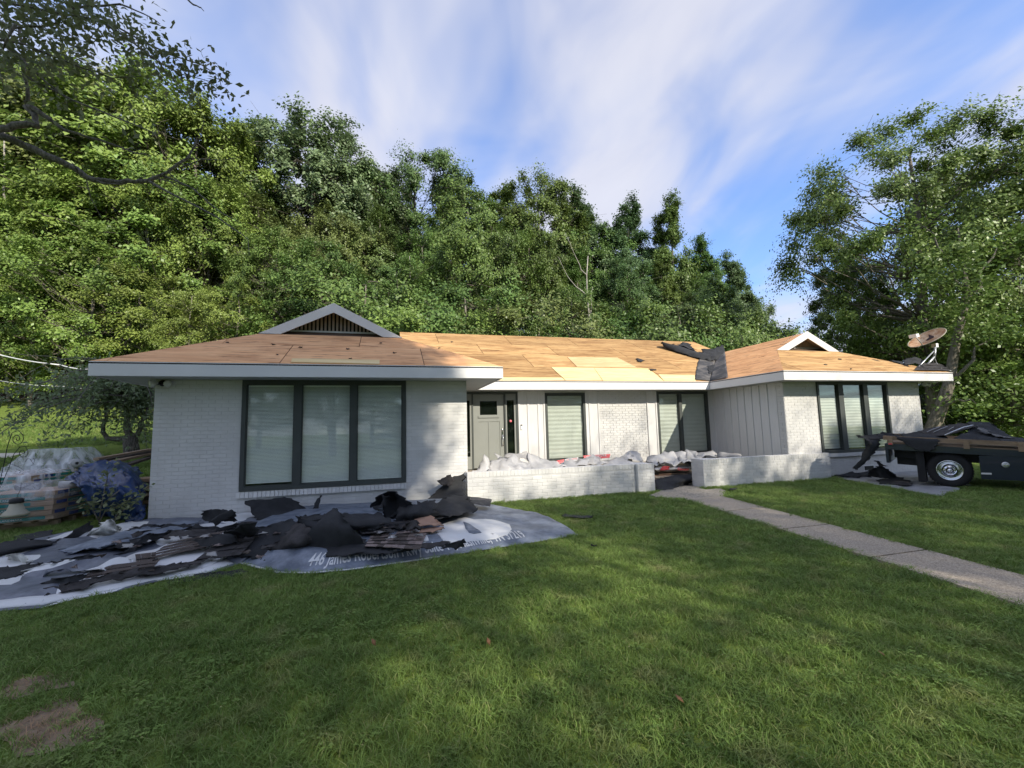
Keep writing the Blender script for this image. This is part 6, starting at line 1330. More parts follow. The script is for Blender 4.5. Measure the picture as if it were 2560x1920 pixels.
o = sheet('wrapper_roll', 'half-crushed white wrapper roll with red print lying in the path gap', 'wrapper', [[YP(1640, 1160, .9), YP(1690, 1163, .85), YP(1730, 1160, .8)], [YP(1638, 1172, .55), YP(1690, 1170, .55), YP(1732, 1168, .55)], [YP(1645, 1180, .6), YP(1690, 1176, .6), YP(1732, 1178, .6)]], MAT['wrap'], GW, crumple=.02, nu=18, nv=12, thick=.006, seed=64, floor=.2)
lc = np.array(o.location)
def roll_txt(u, v): p = YP(1694 + u * 30, 1175.5 - v * 30, .52); return tuple(p - lc)
text_mesh('Corning', .30, MAT['red'], 'lettering', roll_txt, o, .95, .01)
sheet('wrapper_roll', 'red printed end of wrapper on the crushed roll in the path gap', 'wrapper', [[YP(1655, 1166, .53), YP(1672, 1165, .53)], [YP(1650, 1178, .52), YP(1674, 1174, .52)]], MAT['red'], GW, crumple=.012, nu=8, nv=6, seed=65, floor=.2, jag=.012)
# stripped shingles filling the gap
GG = 'stripped roofing in the path gap'
sheet('felt_sheet', 'black roofing sheet sagging out of the path gap', 'roofing felt', [[YP(1636, 1198, .30), YP(1690, 1188, .30), YP(1732, 1182, .30)], [YP(1640, 1218, -.1), YP(1690, 1205, -.02), YP(1732, 1196, .02)], [Z(1642, 1226, .02), Z(1680, 1222, .02), Z(1732, 1206, .02)]], MAT['felt'], GG, crumple=.02, nu=20, nv=14, seed=70)
shingle_field('rusty brown shingle run sloping up behind the path gap', [YP(1636, 1184, .75), YP(1732, 1182, .75), YP(1732, 1200, .12), YP(1638, 1214, .10)], 6, 3, [MAT['shingle_brown'], MAT['shingle'], MAT['rust_tan']], GG, lift=.016, seed=8, jitter=.03)
sheet('felt_sheet', 'dark flat sheet lying deeper in the path gap', 'roofing felt', [[YP(1634, 1180, 1.1), YP(1735, 1176, 1.1)], [YP(1636, 1188, .7), YP(1735, 1184, .7)]], MAT['valley'], GG, crumple=.02, nu=14, nv=6, seed=71)
sheet('torn_scrap', 'small dark scrap with a pale sliver on the grass before the shaded porch wall', 'scrap', [[Z(1824, 1221, .05), Z(1836, 1219, .05)], [Z(1826, 1224, .05), Z(1842, 1222, .05)]], MAT['felt'], 'scraps in the grass', nu=5, nv=3, floor=.04, thick=.008)
sheet('torn_scrap', 'small black scrap in the lawn past the lettered tarp', 'scrap', [[Z(1478, 1360, .05), Z(1488, 1364, .05)], [Z(1478, 1363, .05), Z(1488, 1366, .05)]], MAT['felt'], 'scraps in the grass', nu=5, nv=3, floor=.04, thick=.008)

# ------------------------------------------------------------------ on the roof
def on3(px, py, l=.02): nn = np.array(n3, float); nn /= np.linalg.norm(nn); return on_plane(px, py, n3, p3) + nn * l
n4, p4 = (-SL, 0, 1), (XS, DP, ZT)
n5, p5 = (0, -SL, 1), (XS, DF2, ZT)
def on4(px, py, l=.02): nn = np.array(n4, float); nn /= np.linalg.norm(nn); return on_plane(px, py, n4, p4) + nn * l
def on5(px, py, l=.02): nn = np.array(n5, float); nn /= np.linalg.norm(nn); return on_plane(px, py, n5, p5) + nn * l
GU = 'old underlayment left on the roof'
v0 = np.array([XS, DP, ZT]); v1 = np.array([XC2 - .55, DP + XC2 - .55 - XS, ZT + SL * (XC2 - .55 - XS)]); up = np.array([0, 0, .022])
sheet('underlayment_strip', 'worn grey underlayment lining the roof valley, wide at the eave', 'underlayment', [[v0 + up, (v0 + v1) / 2 + up, v1 + up], [on3(1757, 951.8), on3(1762, 920), on3(1766, 893)], [on3(1737, 950.5), on3(1741, 925), on3(1748, 897)]], MAT['valley'], GU, nu=14, nv=8, crumple=.006, jag=.008, thick=.004, floor=None)
sheet('underlayment_strip', 'grey underlayment turned up on the wing side of the valley', 'underlayment', [[v0 + up, (v0 + v1) / 2 + up, v1 + up], [on4(1800, 949.5), on4(1795, 915), on4(1795, 885)], [on4(1820, 945.5), on4(1817, 915), on4(1812, 876)]], MAT['valley'], GU, nu=14, nv=8, crumple=.006, jag=.006, thick=.004, floor=None, seed=1)
def fl(label, rows, seed, m='felt', **k): return sheet('felt_sheet', label, 'roofing felt', rows, MAT[m], 'torn felt on the roof', seed=seed, floor=None, crumple=k.pop('crumple', .03), jag=.02, **k)
fl('long curled felt strip lying high on the roof above the valley', [[on3(1650, 866, .10), on3(1690, 868, .08), on3(1740, 884, .06), on3(1765, 890, .08)], [on3(1652, 871, .26), on3(1695, 880, .2), on3(1745, 894, .16), on3(1775, 900, .14)], [on3(1658, 873, .05), on3(1700, 886, .04), on3(1750, 900, .04), on3(1778, 906, .04)]], 80, nu=22, nv=9)
fl('second curled felt strip above the valley, nearest the ridge', [[on3(1676, 864, .06), on3(1710, 868, .1), on3(1738, 882, .06)], [on3(1682, 867, .1), on3(1712, 874, .12), on3(1742, 886, .06)]], 81, nu=16, nv=5)
fl('small upright felt flap on the roof beside the curled strips', [[on3(1704, 862, .12), on3(1722, 866, .12), on3(1735, 880, .08)], [on3(1696, 872, .04), on3(1712, 876, .04), on3(1740, 884, .04)]], 82, nu=12, nv=6)
fl('crumpled felt gathered at the head of the valley', [[on3(1752, 880, .10), on3(1780, 884, .18), on3(1806, 874, .22)], [on3(1755, 892, .06), on3(1785, 898, .12), on3(1808, 890, .16)], [on3(1758, 900, .04), on3(1780, 906, .06), on3(1800, 900, .08)]], 83, nu=18, nv=8)
fl('dark felt square stuck in the middle of the valley lining', [[on3(1766, 918, .035), on3(1790, 912, .035)], [on3(1772, 938, .035), on3(1792, 926, .035)]], 84, nu=8, nv=6, crumple=.01)
fl('small loose felt chip on the main roof above the pale patch', [[on3(1592, 897, .03), on3(1614, 902, .03)], [on3(1592, 904, .03), on3(1602, 907, .03)]], 85, nu=6, nv=4, crumple=.008)
fl('thin felt chip beside the yellow plywood', [[on3(1622, 925, .03), on3(1640, 924, .03)], [on3(1626, 929, .03), on3(1642, 927, .03)]], 86, nu=6, nv=4, crumple=.008)
n1p = lambda px, py, l=.02: on_plane(px, py, n1_, p1_) + np.array([0, -.43, .9]) * l
rgc = random.Random(31)
for i in range(14):
    px, py = rgc.uniform(560, 1130), rgc.uniform(850, 898)
    if i > 9: px, py, f_ = rgc.uniform(2000, 2150), rgc.uniform(890, 922), on5
    else: f_ = n1p
    w_ = rgc.uniform(4, 9); sheet('torn_scrap', 'tiny dark felt scrap nailed to the brown sheathing over the big window' if i <= 9 else 'tiny dark felt scrap on the small right roof face', 'scrap', [[f_(px, py, .012), f_(px + w_, py + 1, .014)], [f_(px + 1, py + 2.4, .012), f_(px + w_ * .8, py + 2.4, .014)]], MAT['felt'], 'felt scraps left on the sheathing', nu=4, nv=3, crumple=.004, jag=.012, floor=None, seed=i)
for i in range(3):     # courses of old shingles still on the right corner
    q = [on5(2290 + i * 6, 921 - i * 6, .014), on5(2366 - i * 12, 923 - i * 7, .014), on5(2380 - i * 10, 929 - i * 6, .022), on5(2286 + i * 4, 928 - i * 6, .022)]
    shingle_field('remaining dark shingle course under the dish, %s' % ('lowest, along the eave', 'middle one', 'uppermost')[i], q, 1, 5, MAT['shingle'], 'shingles remaining at the right corner', seed=40 + i, jitter=0)
fl('crumpled felt bunch beside the dish foot', [[on5(2255, 904, .05), on5(2280, 903, .14), on5(2305, 910, .08)], [on5(2262, 914, .03), on5(2285, 914, .08), on5(2312, 920, .03)]], 87, nu=14, nv=6)
fl('flat felt scrap on the hip edge beyond the felt bunch', [[on5(2222, 903, .03), on5(2255, 907, .03)], [on5(2240, 908, .02), on5(2275, 918, .02)]], 88, nu=10, nv=4, crumple=.015)

# satellite dish
f1 = on5(2294, 919, .02); mast_b, mast_t = on5(2318, 920, .02), None
Yd = float(f1[1]) + .25
dish = empty('satellite_dish', tuple(on5(2318, 919, .0)), 0, 'rusty satellite dish on a tripod mount at the right corner of the roof', 'satellite dish'); O = np.array(dish.location)
A = lambda px, py, dy=0: atY(px, py, Yd + dy) - O
head = A(2337, 878); dm = MB()
MB().tube([A(2294, 920, -.2), A(2334, 878)], .016, 8).build('strut', MAT['steel'], dish); MB().tube([A(2312, 918, .1), A(2336, 892)], .026, 8).build('mast_arm', MAT['steel'], dish); MB().tube([A(2330, 919, .3), A(2335, 895)], .013, 8).build('strut', MAT['steel'], dish)
MB().tube([A(2336, 896), A(2338, 868)], .028, 10).build('mast', MAT['steel'], dish); MB().lathe([(0, 0), (.09, 0), (.09, .015), (0, .018)], A(2312, 919, .1), (0, -SL, 1), 14).build('foot_plate', MAT['steel'], dish)
# reflector facing up and towards the camera's left
ctr = A(2321, 850, 0.0); nrm = np.array([-.61, .10, .78]); nrm /= np.linalg.norm(nrm); n_ = 28; rx_, ry_ = .47, .42
uu = np.cross(nrm, (0, 0, 1)); uu /= np.linalg.norm(uu); vv = np.cross(uu, nrm); V, Fc = [], []
for j, r in enumerate((0.0, .2, .4, .6, .8, .94, 1.0)):
    for i in range(n_):
        t = 2 * math.pi * i / n_; V.append(ctr + uu * math.cos(t) * rx_ * r + vv * math.sin(t) * ry_ * r + nrm * (.085 * r * r))
for j in range(6):
    for i in range(n_): Fc.append((j * n_ + i, j * n_ + (i + 1) % n_, (j + 1) * n_ + (i + 1) % n_, (j + 1) * n_ + i))
ro = MB().add(V, Fc, smooth=True).build('reflector', MAT['rust'], dish); ro.modifiers.new('t', 'SOLIDIFY').thickness = .006
rim = [V[6 * n_ + i % n_] for i in range(n_ + 1)]; MB().tube(rim, .010, 6).build('rim', MAT['cream'], dish)
lg = MB(); P = [ctr + uu * a * rx_ + vv * b * ry_ + nrm * (.085 * (a * a + b * b) + .006) for a, b in ((-.15, .35), (.1, .5), (.25, .62), (.2, .45), (.1, .3), (.15, .05), (.05, -.1), (-.1, .05), (-.25, .15))]
lg.add(P, [tuple(range(len(P)))]); lo = lg.build('faded_print', MAT['dish_logo'], dish); lo.modifiers.new('t', 'SOLIDIFY').thickness = .002
low = ctr - vv * ry_; arm_e = ctr + nrm * .62 - vv * .22 - uu * .0
MB().tube([low + nrm * .05, A(2306, 862, -.25), A(2291, 844, -.4)], .013, 6).build('feed_arm', MAT['steel'], dish)
MB().obox(A(2285, 840, -.42), (.055, 0, .01), (0, .09, 0), (-.01, 0, .045)).build('feed_horn', MAT['white'], dish); MB().obox(A(2337, 864, .06), (.05, 0, 0), (0, .06, 0), (0, 0, .055)).build('bracket', MAT['white'], dish)
MB().tube([A(2337, 895), A(2342, 908), A(2352, 920), A(2365, 925), A(2378, 927)], .006, 5).build('cable', MAT['wire_w'], dish)
# service wires from the left
def wire(label, pts, r, m): 
    c = np.array(pts[0]); P = []
    for a, b in zip(pts[:-1], pts[1:]): P += curve_pts(a, b, -.05, 6)
    return tag(MB().tube([p - c for p in P], r, 5).build('overhead_wire', MAT[m], None, tuple(c)), label, 'wire', 'service wires at the left')
wire('bright white service cable sloping down to the left roof corner', [atD(-60, 873, 17), atD(0, 887, 16), atD(150, 912, 14.5), atD(235, 924, 13)], .022, 'wire_w')
wire('thin dark service wire above the white cable', [atD(-60, 870, 17), atD(0, 877, 16.5), atD(120, 890, 15), atD(225, 900, 13.5)], .009, 'wire')
wire('lower pale service wire passing behind the weeping tree', [atD(-60, 944, 17), atD(0, 952, 17), atD(160, 966, 15.5), atD(420, 985, 14)], .012, 'wire_w')

# ------------------------------------------------------------------ shingle pallets, film, blue tarp
GP = 'stacks of wrapped shingle bundles'
def bundle_stack(label, corner, dir_r, dir_l, nl, nr, nlev, hb=.078, L=.98, W=.33, text=True, seed=0, base=.0):
    """pallet of kraft-wrapped bundles: ends towards dir_l, long sides towards dir_r"""
    rg = random.Random(seed); c = np.array([corner[0], corner[1], base]); dr = np.array([*dir_r, 0.]); dr /= np.linalg.norm(dr); dl = np.array([*dir_l, 0.]); dl /= np.linalg.norm(dl)
    root = empty('pallet', tuple(c), 0, label, 'pallet', GP); tw, tl_ = nl * L, nr * L; out_r = np.cross(dr, (0, 0, 1)); out_l = -np.cross(dl, (0, 0, 1))
    for k in range(5):
        o_ = dl * (tw * (k + .5) / 5) + dr * tl_ / 2; MB().obox(o_ + (0, 0, .115), dl * .05, dr * (tl_ / 2), np.array([0, 0, .011])).build('deck_board', MAT['wood_pallet'], root)
    for k in range(3):
        o_ = dr * (tl_ * (k + .5) / 3) + dl * tw / 2; MB().obox(o_ + (0, 0, .052), dl * (tw / 2), dr * .03, np.array([0, 0, .05])).build('runner', MAT['wood_pallet'], root)
    for lv in range(nlev):
        z = .128 + hb * (lv + .5)
        for a in range(nl):
            for b in range(nr):
                j = np.array([rg.uniform(-.02, .02), rg.uniform(-.02, .02), 0]); o_ = dl * (L * (a + .5)) + dr * (L * (b + .5)) + (0, 0, z) + j
                bn = MB().obox(o_, dl * (L * .497), dr * (L * .497), np.array([0, 0, hb * .46])).build('bundle', MAT['kraft'], root)
                if b == 0:   # face seen from the street side
                    f = o_ - dr * (L * .497 + .002); e = -dr; cb, sp_ = (dl * .30, dl * .22)
                    MB().obox(f + dl * (.05 if lv % 2 else -.12), dl * .27, e * .0012, np.array([0, 0, hb * .33])).build('printed_band', MAT['teal'], bn)
                    if text and lv % 2 == 0 and lv < 5:
                        def xf(u, v, f=f, e=e): return tuple(f + dl * (.12 - u) + e * .0035 + np.array([0, 0, v - hb * .2]))
                        text_mesh('LANDMARK', hb * .55, MAT['ink'], 'lettering', xf, bn, 1.1, .0005)
                if a == 0:
                    f = o_ - dl * (L * .497 + .002); e = -dl
                    MB().obox(f - dr * (.32 if lv % 2 else .05), dr * .11, e * .0012, np.array([0, 0, hb * .34])).build('printed_band', MAT['blue'], bn); MB().obox(f + dr * (.08 if lv % 2 else .30), dr * .26, e * .0012, np.array([0, 0, hb * .34])).build('printed_band', MAT['teal'], bn)
                    if text and lv % 2 == 1:
                        def xf(u, v, f=f, e=e): return tuple(f + dr * (-.16 + u) + e * .0035 + np.array([0, 0, v - hb * .2]))
                        text_mesh('LANDMARK', hb * .55, MAT['ink'], 'lettering', xf, bn, .85, .0005)
    return root, c, dr, dl, tw, tl_, .128 + hb * nlev
cA = atZ(128, 1318, 0.0)
dirA_r = np.array(atZ(248, 1287, 0.0)[:2]) - cA[:2]; dirA_l = np.array(atZ(0, 1331, 0.0)[:2]) - cA[:2]
rt, c, dr, dl, tw, tl_, ht = bundle_stack('nearest pallet of shingle bundles under loose clear film, by the hanging lamp', cA, dirA_r, dirA_l, 1, 1, 6)
def film_over(label, c, dr, dl, tw, tl_, z0, z1, bulge, seed, m='film', peak=None):
    n = 18; V = []; cen = dl * tw / 2 + dr * tl_ / 2
    prof = [(1.06, z0), (1.035, z0 + (z1 - z0) * .6), (1.02, z1), (.97, z1 + .01), (.62, z1 + bulge), (.58, z1 + bulge * 1.02), (.0, z1 + bulge * 1.0)]
    for k, z in prof:
        for i in range(n * 4):
            t = i / n; s = int(t); f = t - s; cs_ = [(-1, -1), (1, -1), (1, 1), (-1, 1)]; a, b = cs_[s], cs_[(s + 1) % 4]; u = a[0] * (1 - f) + b[0] * f; v = a[1] * (1 - f) + b[1] * f
            p = cen + dl * (u * tw / 2 * k) + dr * (v * tl_ / 2 * k) + np.array([0, 0, z]); q = np.array(noise.noise_vector(Vector((p[0] * 7 + seed, p[1] * 7, p[2] * 1.2)))) * .022; V.append(p + q * (1, 1, .5 if k < 1 else .2))
    N4 = n * 4; Fc = [(j * N4 + i, j * N4 + (i + 1) % N4, (j + 1) * N4 + (i + 1) % N4, (j + 1) * N4 + i) for j in range(len(prof) - 1) for i in range(N4)]
    o = MB().add(V, Fc, smooth=True).build('clear_film', MAT[m], None, tuple(c)); return tag(o, label, 'plastic film', 'clear film over the stacks')
film_over('loose clear film over the top of the nearest pallet', c, dr, dl, tw, tl_, ht - .12, ht, .13, 1, 'film_mid')
film_over('thin stretch film round the sides of the nearest pallet', c, dr, dl, tw * 1.0, tl_ * 1.0, .14, ht - .08, .0, 2, 'film_thin')
tb_ = np.array(c) + dl * .45 + dr * .45 + (0, 0, ht + .06)
tag(MB().tube([tb_ - (.30, 0, 0) - tb_, tb_ - tb_], .06, 12).build('felt_roll', MAT['felt'], None, tuple(tb_)), 'black roll lying under the film on the nearest pallet', 'roll', 'rolls under film')
tw2 = tb_ + np.array([.38, .10, .0]); tag(MB().tube([(-.14, -.03, 0), (.14, .03, 0)], .06, 14).build('white_roll', MAT['wrap'], None, tuple(tw2)), 'short white roll lying under the film on the nearest pallet', 'roll', 'rolls under film')
cB = np.array(atD(72, 1250, 8.9)); zB = .12
rt, c2, dr2, dl2, w2, l2, h2 = bundle_stack('pallet of green striped bundles at the left picture edge', (cB[0], cB[1]), dirA_r, dirA_l, 1, 1, 7, text=False, seed=3, base=.05)
film_over('dull film over the green striped bundles', c2, dr2, dl2, w2, l2, h2 - .25, h2, .10, 5, 'film')
cC = np.array(atD(190, 1240, 10.0))
rt, c3, dr3, dl3, w3, l3, h3 = bundle_stack('tall white wrapped pallet behind the others, below the weeping tree', (cC[0], cC[1]), dirA_r, dirA_l, 1, 1, 7, text=False, seed=4, base=.1)
film_over('milky film pulled to a flat peak over the tall pallet', c3, dr3, dl3, w3 * 1.2, l3 * 1.1, .16, h3 + .10, .36, 7, 'film')
rr = np.array(c3) + dl3 * .3 + dr3 * .4 + (0, 0, h3 + .12); wr = empty('white_roll', tuple(rr), 0, 'white roll seen end-on through the milky film', 'roll', 'rolls under film')
MB().lathe([(.03, 0), (.09, 0), (.095, .02), (.095, .5), (.03, .5)], (0, 0, 0), tuple(-dl3 * .0 + np.array([.55, -.8, 0])), 16).build('roll_body', MAT['wrap'], wr)
# blue tarp hump
G = [[Z(172, 1195, .62), atD(215, 1165, 8.4), atD(265, 1150, 8.4), atD(320, 1160, 8.2), atD(352, 1178, 8.0)], [atD(165, 1200, 7.9), atD(215, 1190, 7.6), atD(275, 1178, 7.5), atD(330, 1185, 7.5), atD(358, 1215, 7.6)], [atD(205, 1225, 7.4), atD(250, 1230, 7.2), atD(300, 1230, 7.1), atD(340, 1240, 7.2), atD(360, 1265, 7.4)], [Z(215, 1290, .1), Z(260, 1292, .08), Z(300, 1300, .04), Z(330, 1308, .04), Z(362, 1308, .04)]]
sheet('blue_tarp', 'dark blue tarp thrown over a heap beside the left wall', 'tarp', G, MAT['bluetarp'], None, nu=34, nv=28, crumple=.07, cs=5, facet=.03, jag=.02, seed=90)
bp_ = np.array(Z(300, 1290, .0)) + (0, .35, 0)
for i in range(9):
    a = np.array(atD(330 + (i % 3) * 6, 1200 + i * 9, 8.6)); tag(MB().obox((0, 0, 0), (.45, .1, 0), (-.05, .25, 0), (0, 0, .03)).build('board', MAT['shingle_brown' if i % 2 else 'kraft'], None, tuple(a)), 'dark board in the stack between the blue tarp and the wall', 'board', 'boards stacked by the wall')
GK = 'long planks laid by the left wall'
for i, (a, b) in enumerate([((252, 1152), (380, 1128)), ((275, 1156), (380, 1133)), ((312, 1164), (382, 1141)), ((240, 1148), (375, 1124))]):
    A_, B_ = atD(*a, 8.4), atD(*b, 9.6); m_ = (A_ + B_) / 2; d_ = (B_ - A_) / 2; s_ = np.cross(d_, (0, 0, 1)); s_ /= np.linalg.norm(s_)
    tag(MB().obox((0, 0, 0), d_, s_ * .06, (0, 0, .022)).build('plank', MAT['lumber' if i % 2 else 'shingle_brown'], None, tuple(m_)), ('dark plank farthest out of the leaning planks', 'pale plank second from the wall edge', 'pale thick plank lowest of the leaning planks', 'dark plank topmost of the leaning planks')[i], 'plank', GK)
# wrought iron hook with hanging lamp
hk = empty('garden_hook', tuple(Z(-8, 1300, 0)), 0, 'black wrought iron scroll hook at the left picture edge', 'garden hook'); O = np.array(hk.location); dz = float((O - CAM) @ _F)
def spiral(cx, cy, r0, turns, a0, n=26, d=dz): return [atD(cx + (r0 * (1 - k / n) + 1.2) * math.cos(a0 + turns * 6.283 * k / n), cy + (r0 * (1 - k / n) + 1.2) * math.sin(a0 + turns * 6.283 * k / n), d) - O for k in range(n + 1)]
D_ = lambda x, y, d=dz: atD(x, y, d) - O
MB().tube([D_(-10, 1300), D_(2, 1195), D_(12, 1150), D_(18, 1118), D_(30, 1082), D_(46, 1076), D_(58, 1088)] + spiral(43, 1097, 15, 1.6, -.4), .006, 6).build('scroll', MAT['iron'], hk)
MB().tube([D_(0, 1220), D_(22, 1170), D_(35, 1135), D_(50, 1117), D_(66, 1116)] + spiral(57, 1132, 13, 1.5, -1.0), .005, 6).build('scroll', MAT['iron'], hk)
MB().tube([D_(0, 1150), D_(20, 1158), D_(45, 1166), D_(60, 1176), D_(48, 1182), D_(52, 1178), D_(40, 1172)], .0035, 5).build('tendril', MAT['iron'], hk); MB().tube([D_(82, 1145), D_(87, 1150), D_(83, 1160), D_(76, 1148), D_(70, 1146), D_(62, 1155)], .0035, 5).build('tendril', MAT['iron'], hk)
lp0 = atD(40, 1268, dz * .86); hl = empty('hanging_lamp', tuple(lp0), 0, 'hanging lamp with a flared frosted glass shade in front of the pallet', 'lamp')
u_ = dz * .86 / FPX
MB().lathe([(.004, 22 * u_), (9 * u_, 22 * u_), (13 * u_, 20 * u_), (13.5 * u_, 12 * u_), (12 * u_, 10 * u_), (.004, 10 * u_)], n=18).build('cap', MAT['iron'], hl)
MB().lathe([(11.5 * u_, 10 * u_), (13 * u_, 4 * u_), (16 * u_, -6 * u_), (24 * u_, -14 * u_), (26 * u_, -18 * u_), (23 * u_, -21 * u_), (14 * u_, -19 * u_), (10 * u_, 4 * u_)], n=22).build('shade', MAT['cream'], hl)
MB().tube([(0, 0, 22 * u_), (.01, 0, 30 * u_), (.03, 0.01, 42 * u_), (.035, .01, 60 * u_)], .003, 5).build('hanger', MAT['iron'], hl)

# ------------------------------------------------------------------ truck
tr0 = np.array([14.37, -1.62, 0.0]); ang = R(-61)
trk = empty('flatbed_truck', tuple(tr0), ang, 'dark navy flatbed truck with wooden stake sides parked on the grass, piled with torn roofing', 'truck')
TW, TL_ = 1.95, 3.3   # local: x forward, y away from the near side
def tp(px, py, y=0.0):
    """photo point on the vertical plane of the truck's near side (offset y), in truck coordinates"""
    n = np.array([-math.sin(ang), math.cos(ang), 0]); p0 = tr0 + n * y; d = ray(px, py); p = CAM + d * (n @ (p0 - CAM)) / (n @ d) - tr0
    return np.array([p[0] * math.cos(ang) + p[1] * math.sin(ang), -p[0] * math.sin(ang) + p[1] * math.cos(ang), p[2]])
zr = lambda x: float(tp(2198, 1089)[2] + (tp(2540, 1104)[2] - tp(2198, 1089)[2]) * (x - tp(2198, 1089)[0]) / (tp(2540, 1104)[0] - tp(2198, 1089)[0]))
k_ = (zr(1) - zr(0))
sl = lambda x, z: z + k_ * x
def tbox(mb, x0, x1, y0, y1, z0, z1):   # box following the bed's slight nose-down tilt
    return mb.add([(x0, y0, sl(x0, z0)), (x1, y0, sl(x1, z0)), (x1, y1, sl(x1, z0)), (x0, y1, sl(x0, z0)), (x0, y0, sl(x0, z1)), (x1, y0, sl(x1, z1)), (x1, y1, sl(x1, z1)), (x0, y1, sl(x0, z1))], [(0, 3, 2, 1), (4, 5, 6, 7), (0, 1, 5, 4), (1, 2, 6, 5), (2, 3, 7, 6), (3, 0, 4, 7)])
top0 = zr(0.0)
rz = [float(tp(2215, y)[2]) for y in (1089, 1103, 1112, 1122)]
zb1 = top0 - .165
bed = tbox(MB(), 0, TL_, 0, TW, zb1 - .13, zb1); tbox(bed, 0, .05, .0, TW, zb1 - .42, zb1 - .131)
bed.build('bed', MAT['navy'], trk)
for y0, y1 in ((-.002, .036), (TW - .036, TW + .002)):
    tbox(MB(), 0, TL_, y0, y1, top0 - .085, top0).build('rail', MAT['lumber'], trk)
    for x in (.06, float(tp(2408, 1110)[0]), float(tp(2545, 1120)[0]), 2.5):
        tbox(MB(), x, x + .085, y0 - .038 if y0 < 1 else y0 + .04, y0 - .003 if y0 < 1 else y0 + .075, zb1 - .02, top0 - .004).build('stake', MAT['lumber'], trk)
tbox(MB(), -.02, .018, .04, TW - .04, top0 - .09, top0 - .005).build('tail_rail', MAT['lumber'], trk)
tbox(MB(), .05, TL_, .05, TW - .05, zb1, zb1 + .02).build('bed_floor', MAT['lumber'], trk)
ch = MB(); tbox(ch, .1, 6.0, .55, .67, zb1 - .33, zb1 - .135); tbox(ch, .1, 6.0, TW - .67, TW - .55, zb1 - .33, zb1 - .135); ch.build('chassis', MAT['black'], trk)
uc = MB(); tbox(uc, .12, .95, .75, 1.25, .40, zb1 - .14); tbox(uc, .2, .6, 1.3, 1.8, .45, zb1 - .14); uc.build('undercarriage', MAT['black'], trk)
def wheel(x, y, r, dual=True, side=-1):
    c = np.array([x, y, r + .005]); w = .2 if not dual else .42; t = MB(); ax = (0, side, 0); c0 = c - np.array(ax) * w
    t.lathe([(r * .56, 0), (r * .9, -.0), (r * .99, .03), (r, .07), (r, w - .07), (r * .985, w - .035), (r * .9, w), (r * .62, w + .004), (r * .56, w - .02)], c0, ax, 36)
    wo = t.build('wheel', MAT['rubber'], trk)
    tread = MB()
    for i in range(40):
        an = 2 * math.pi * i / 40; q = c0 + np.array(ax) * (w - .05) + np.array([math.cos(an) * r, 0, math.sin(an) * r]); tread.obox(q, (math.cos(an) * .006, 0, math.sin(an) * .006), (0, .035, 0), (-math.sin(an) * .014, 0, math.cos(an) * .014))
    tread.build('tread', MAT['rubber'], wo)
    MB().lathe([(r * .60, .0), (r * .60, w - .012), (r * .565, w - .002), (r * .54, w - .015), (r * .47, w - .10), (r * .34, w - .12)], c0, ax, 36).build('rim', MAT['chrome'], wo)
    MB().lathe([(r * .345, w - .119), (r * .0, w - .118)], c0, ax, 30).build('wheel_disc', MAT['black'], wo)
    MB().lathe([(r * .30, w - .115), (r * .295, w - .07), (r * .25, w - .055), (r * .12, w - .05), (r * .11, w - .0), (r * .07, w + .015), (0, w + .017)], c0, ax, 24).build('hub_cap', MAT['chrome'], wo)
    lug = MB()
    for i in range(8):
        an = 2 * math.pi * (i + .5) / 8; lug.lathe([(.014, 0), (.014, .03), (0, .034)], c0 + np.array(ax) * (w - .06) + np.array([math.cos(an) * r * .21, 0, math.sin(an) * r * .21]), ax, 6)
    lug.build('lug_nuts', MAT['chrome'], wo)
wc_ = tp(2374.6, 1181); wr_ = .345
wheel(float(wc_[0]), .06 + .0, wr_); wheel(float(wc_[0]), TW - .06, wr_, True, 1)
tbox(MB(), float(tp(2290, 1150)[0]), float(tp(2290, 1150)[0]) + .13, .06, .50, .12 - sl(.6, 0) * 0, zb1 - .14).build('mud_flap', MAT['rubber'], trk)
ax_ = MB(); ax_.tube([(float(wc_[0]), .1, wr_), (float(wc_[0]), TW - .1, wr_)], .06, 10); ax_.lathe([(0, -.14), (.12, -.1), (.15, 0), (.12, .1), (0, .14)], (float(wc_[0]), TW / 2, wr_), (0, 1, 0), 14); ax_.build('axle', MAT['black'], trk)
bx0 = float(tp(2452, 1180)[0]); bxz = (float(tp(2480, 1199)[2]), float(tp(2480, 1145)[2]))
tb1 = MB().box(bx0, bx0 + 1.05, .0, .42, max(.16, bxz[0]), zb1 - .145 + k_ * bx0).build('tool_box', MAT['navy'], trk)
lt = tp(2514, 1162); MB().lathe([(0, 0), (.055, 0), (.055, .006), (.035, .008), (0, .006)], (float(lt[0]), -.001, float(lt[2])), (0, -1, 0), 16).build('latch', MAT['steel'], tb1); MB().obox((float(lt[0]), -.02, float(lt[2]) - .01), (.035, 0, 0), (0, .012, 0), (0, 0, .008)).build('latch_handle', MAT['chrome'], tb1)
lb_ = tp(2466, 1184); sk = MB().obox((float(lb_[0]), -.003, float(lb_[2])), (.07, 0, 0), (0, .002, 0), (0, 0, .016)).build('sticker', MAT['ink'], tb1)
mk = tp(2222, 1111); MB().obox((.10, -.042, zb1 - .01), (.03, 0, 0), (0, .003, 0), (0, 0, .014)).build('marker_lamp', MAT['red'], trk); MB().lathe([(0, 0), (.04, 0), (.04, .01), (0, .012)], (-.002, .12, zb1 - .22), (-1, 0, 0), 12).build('tail_lamp', MAT['lens'], trk)
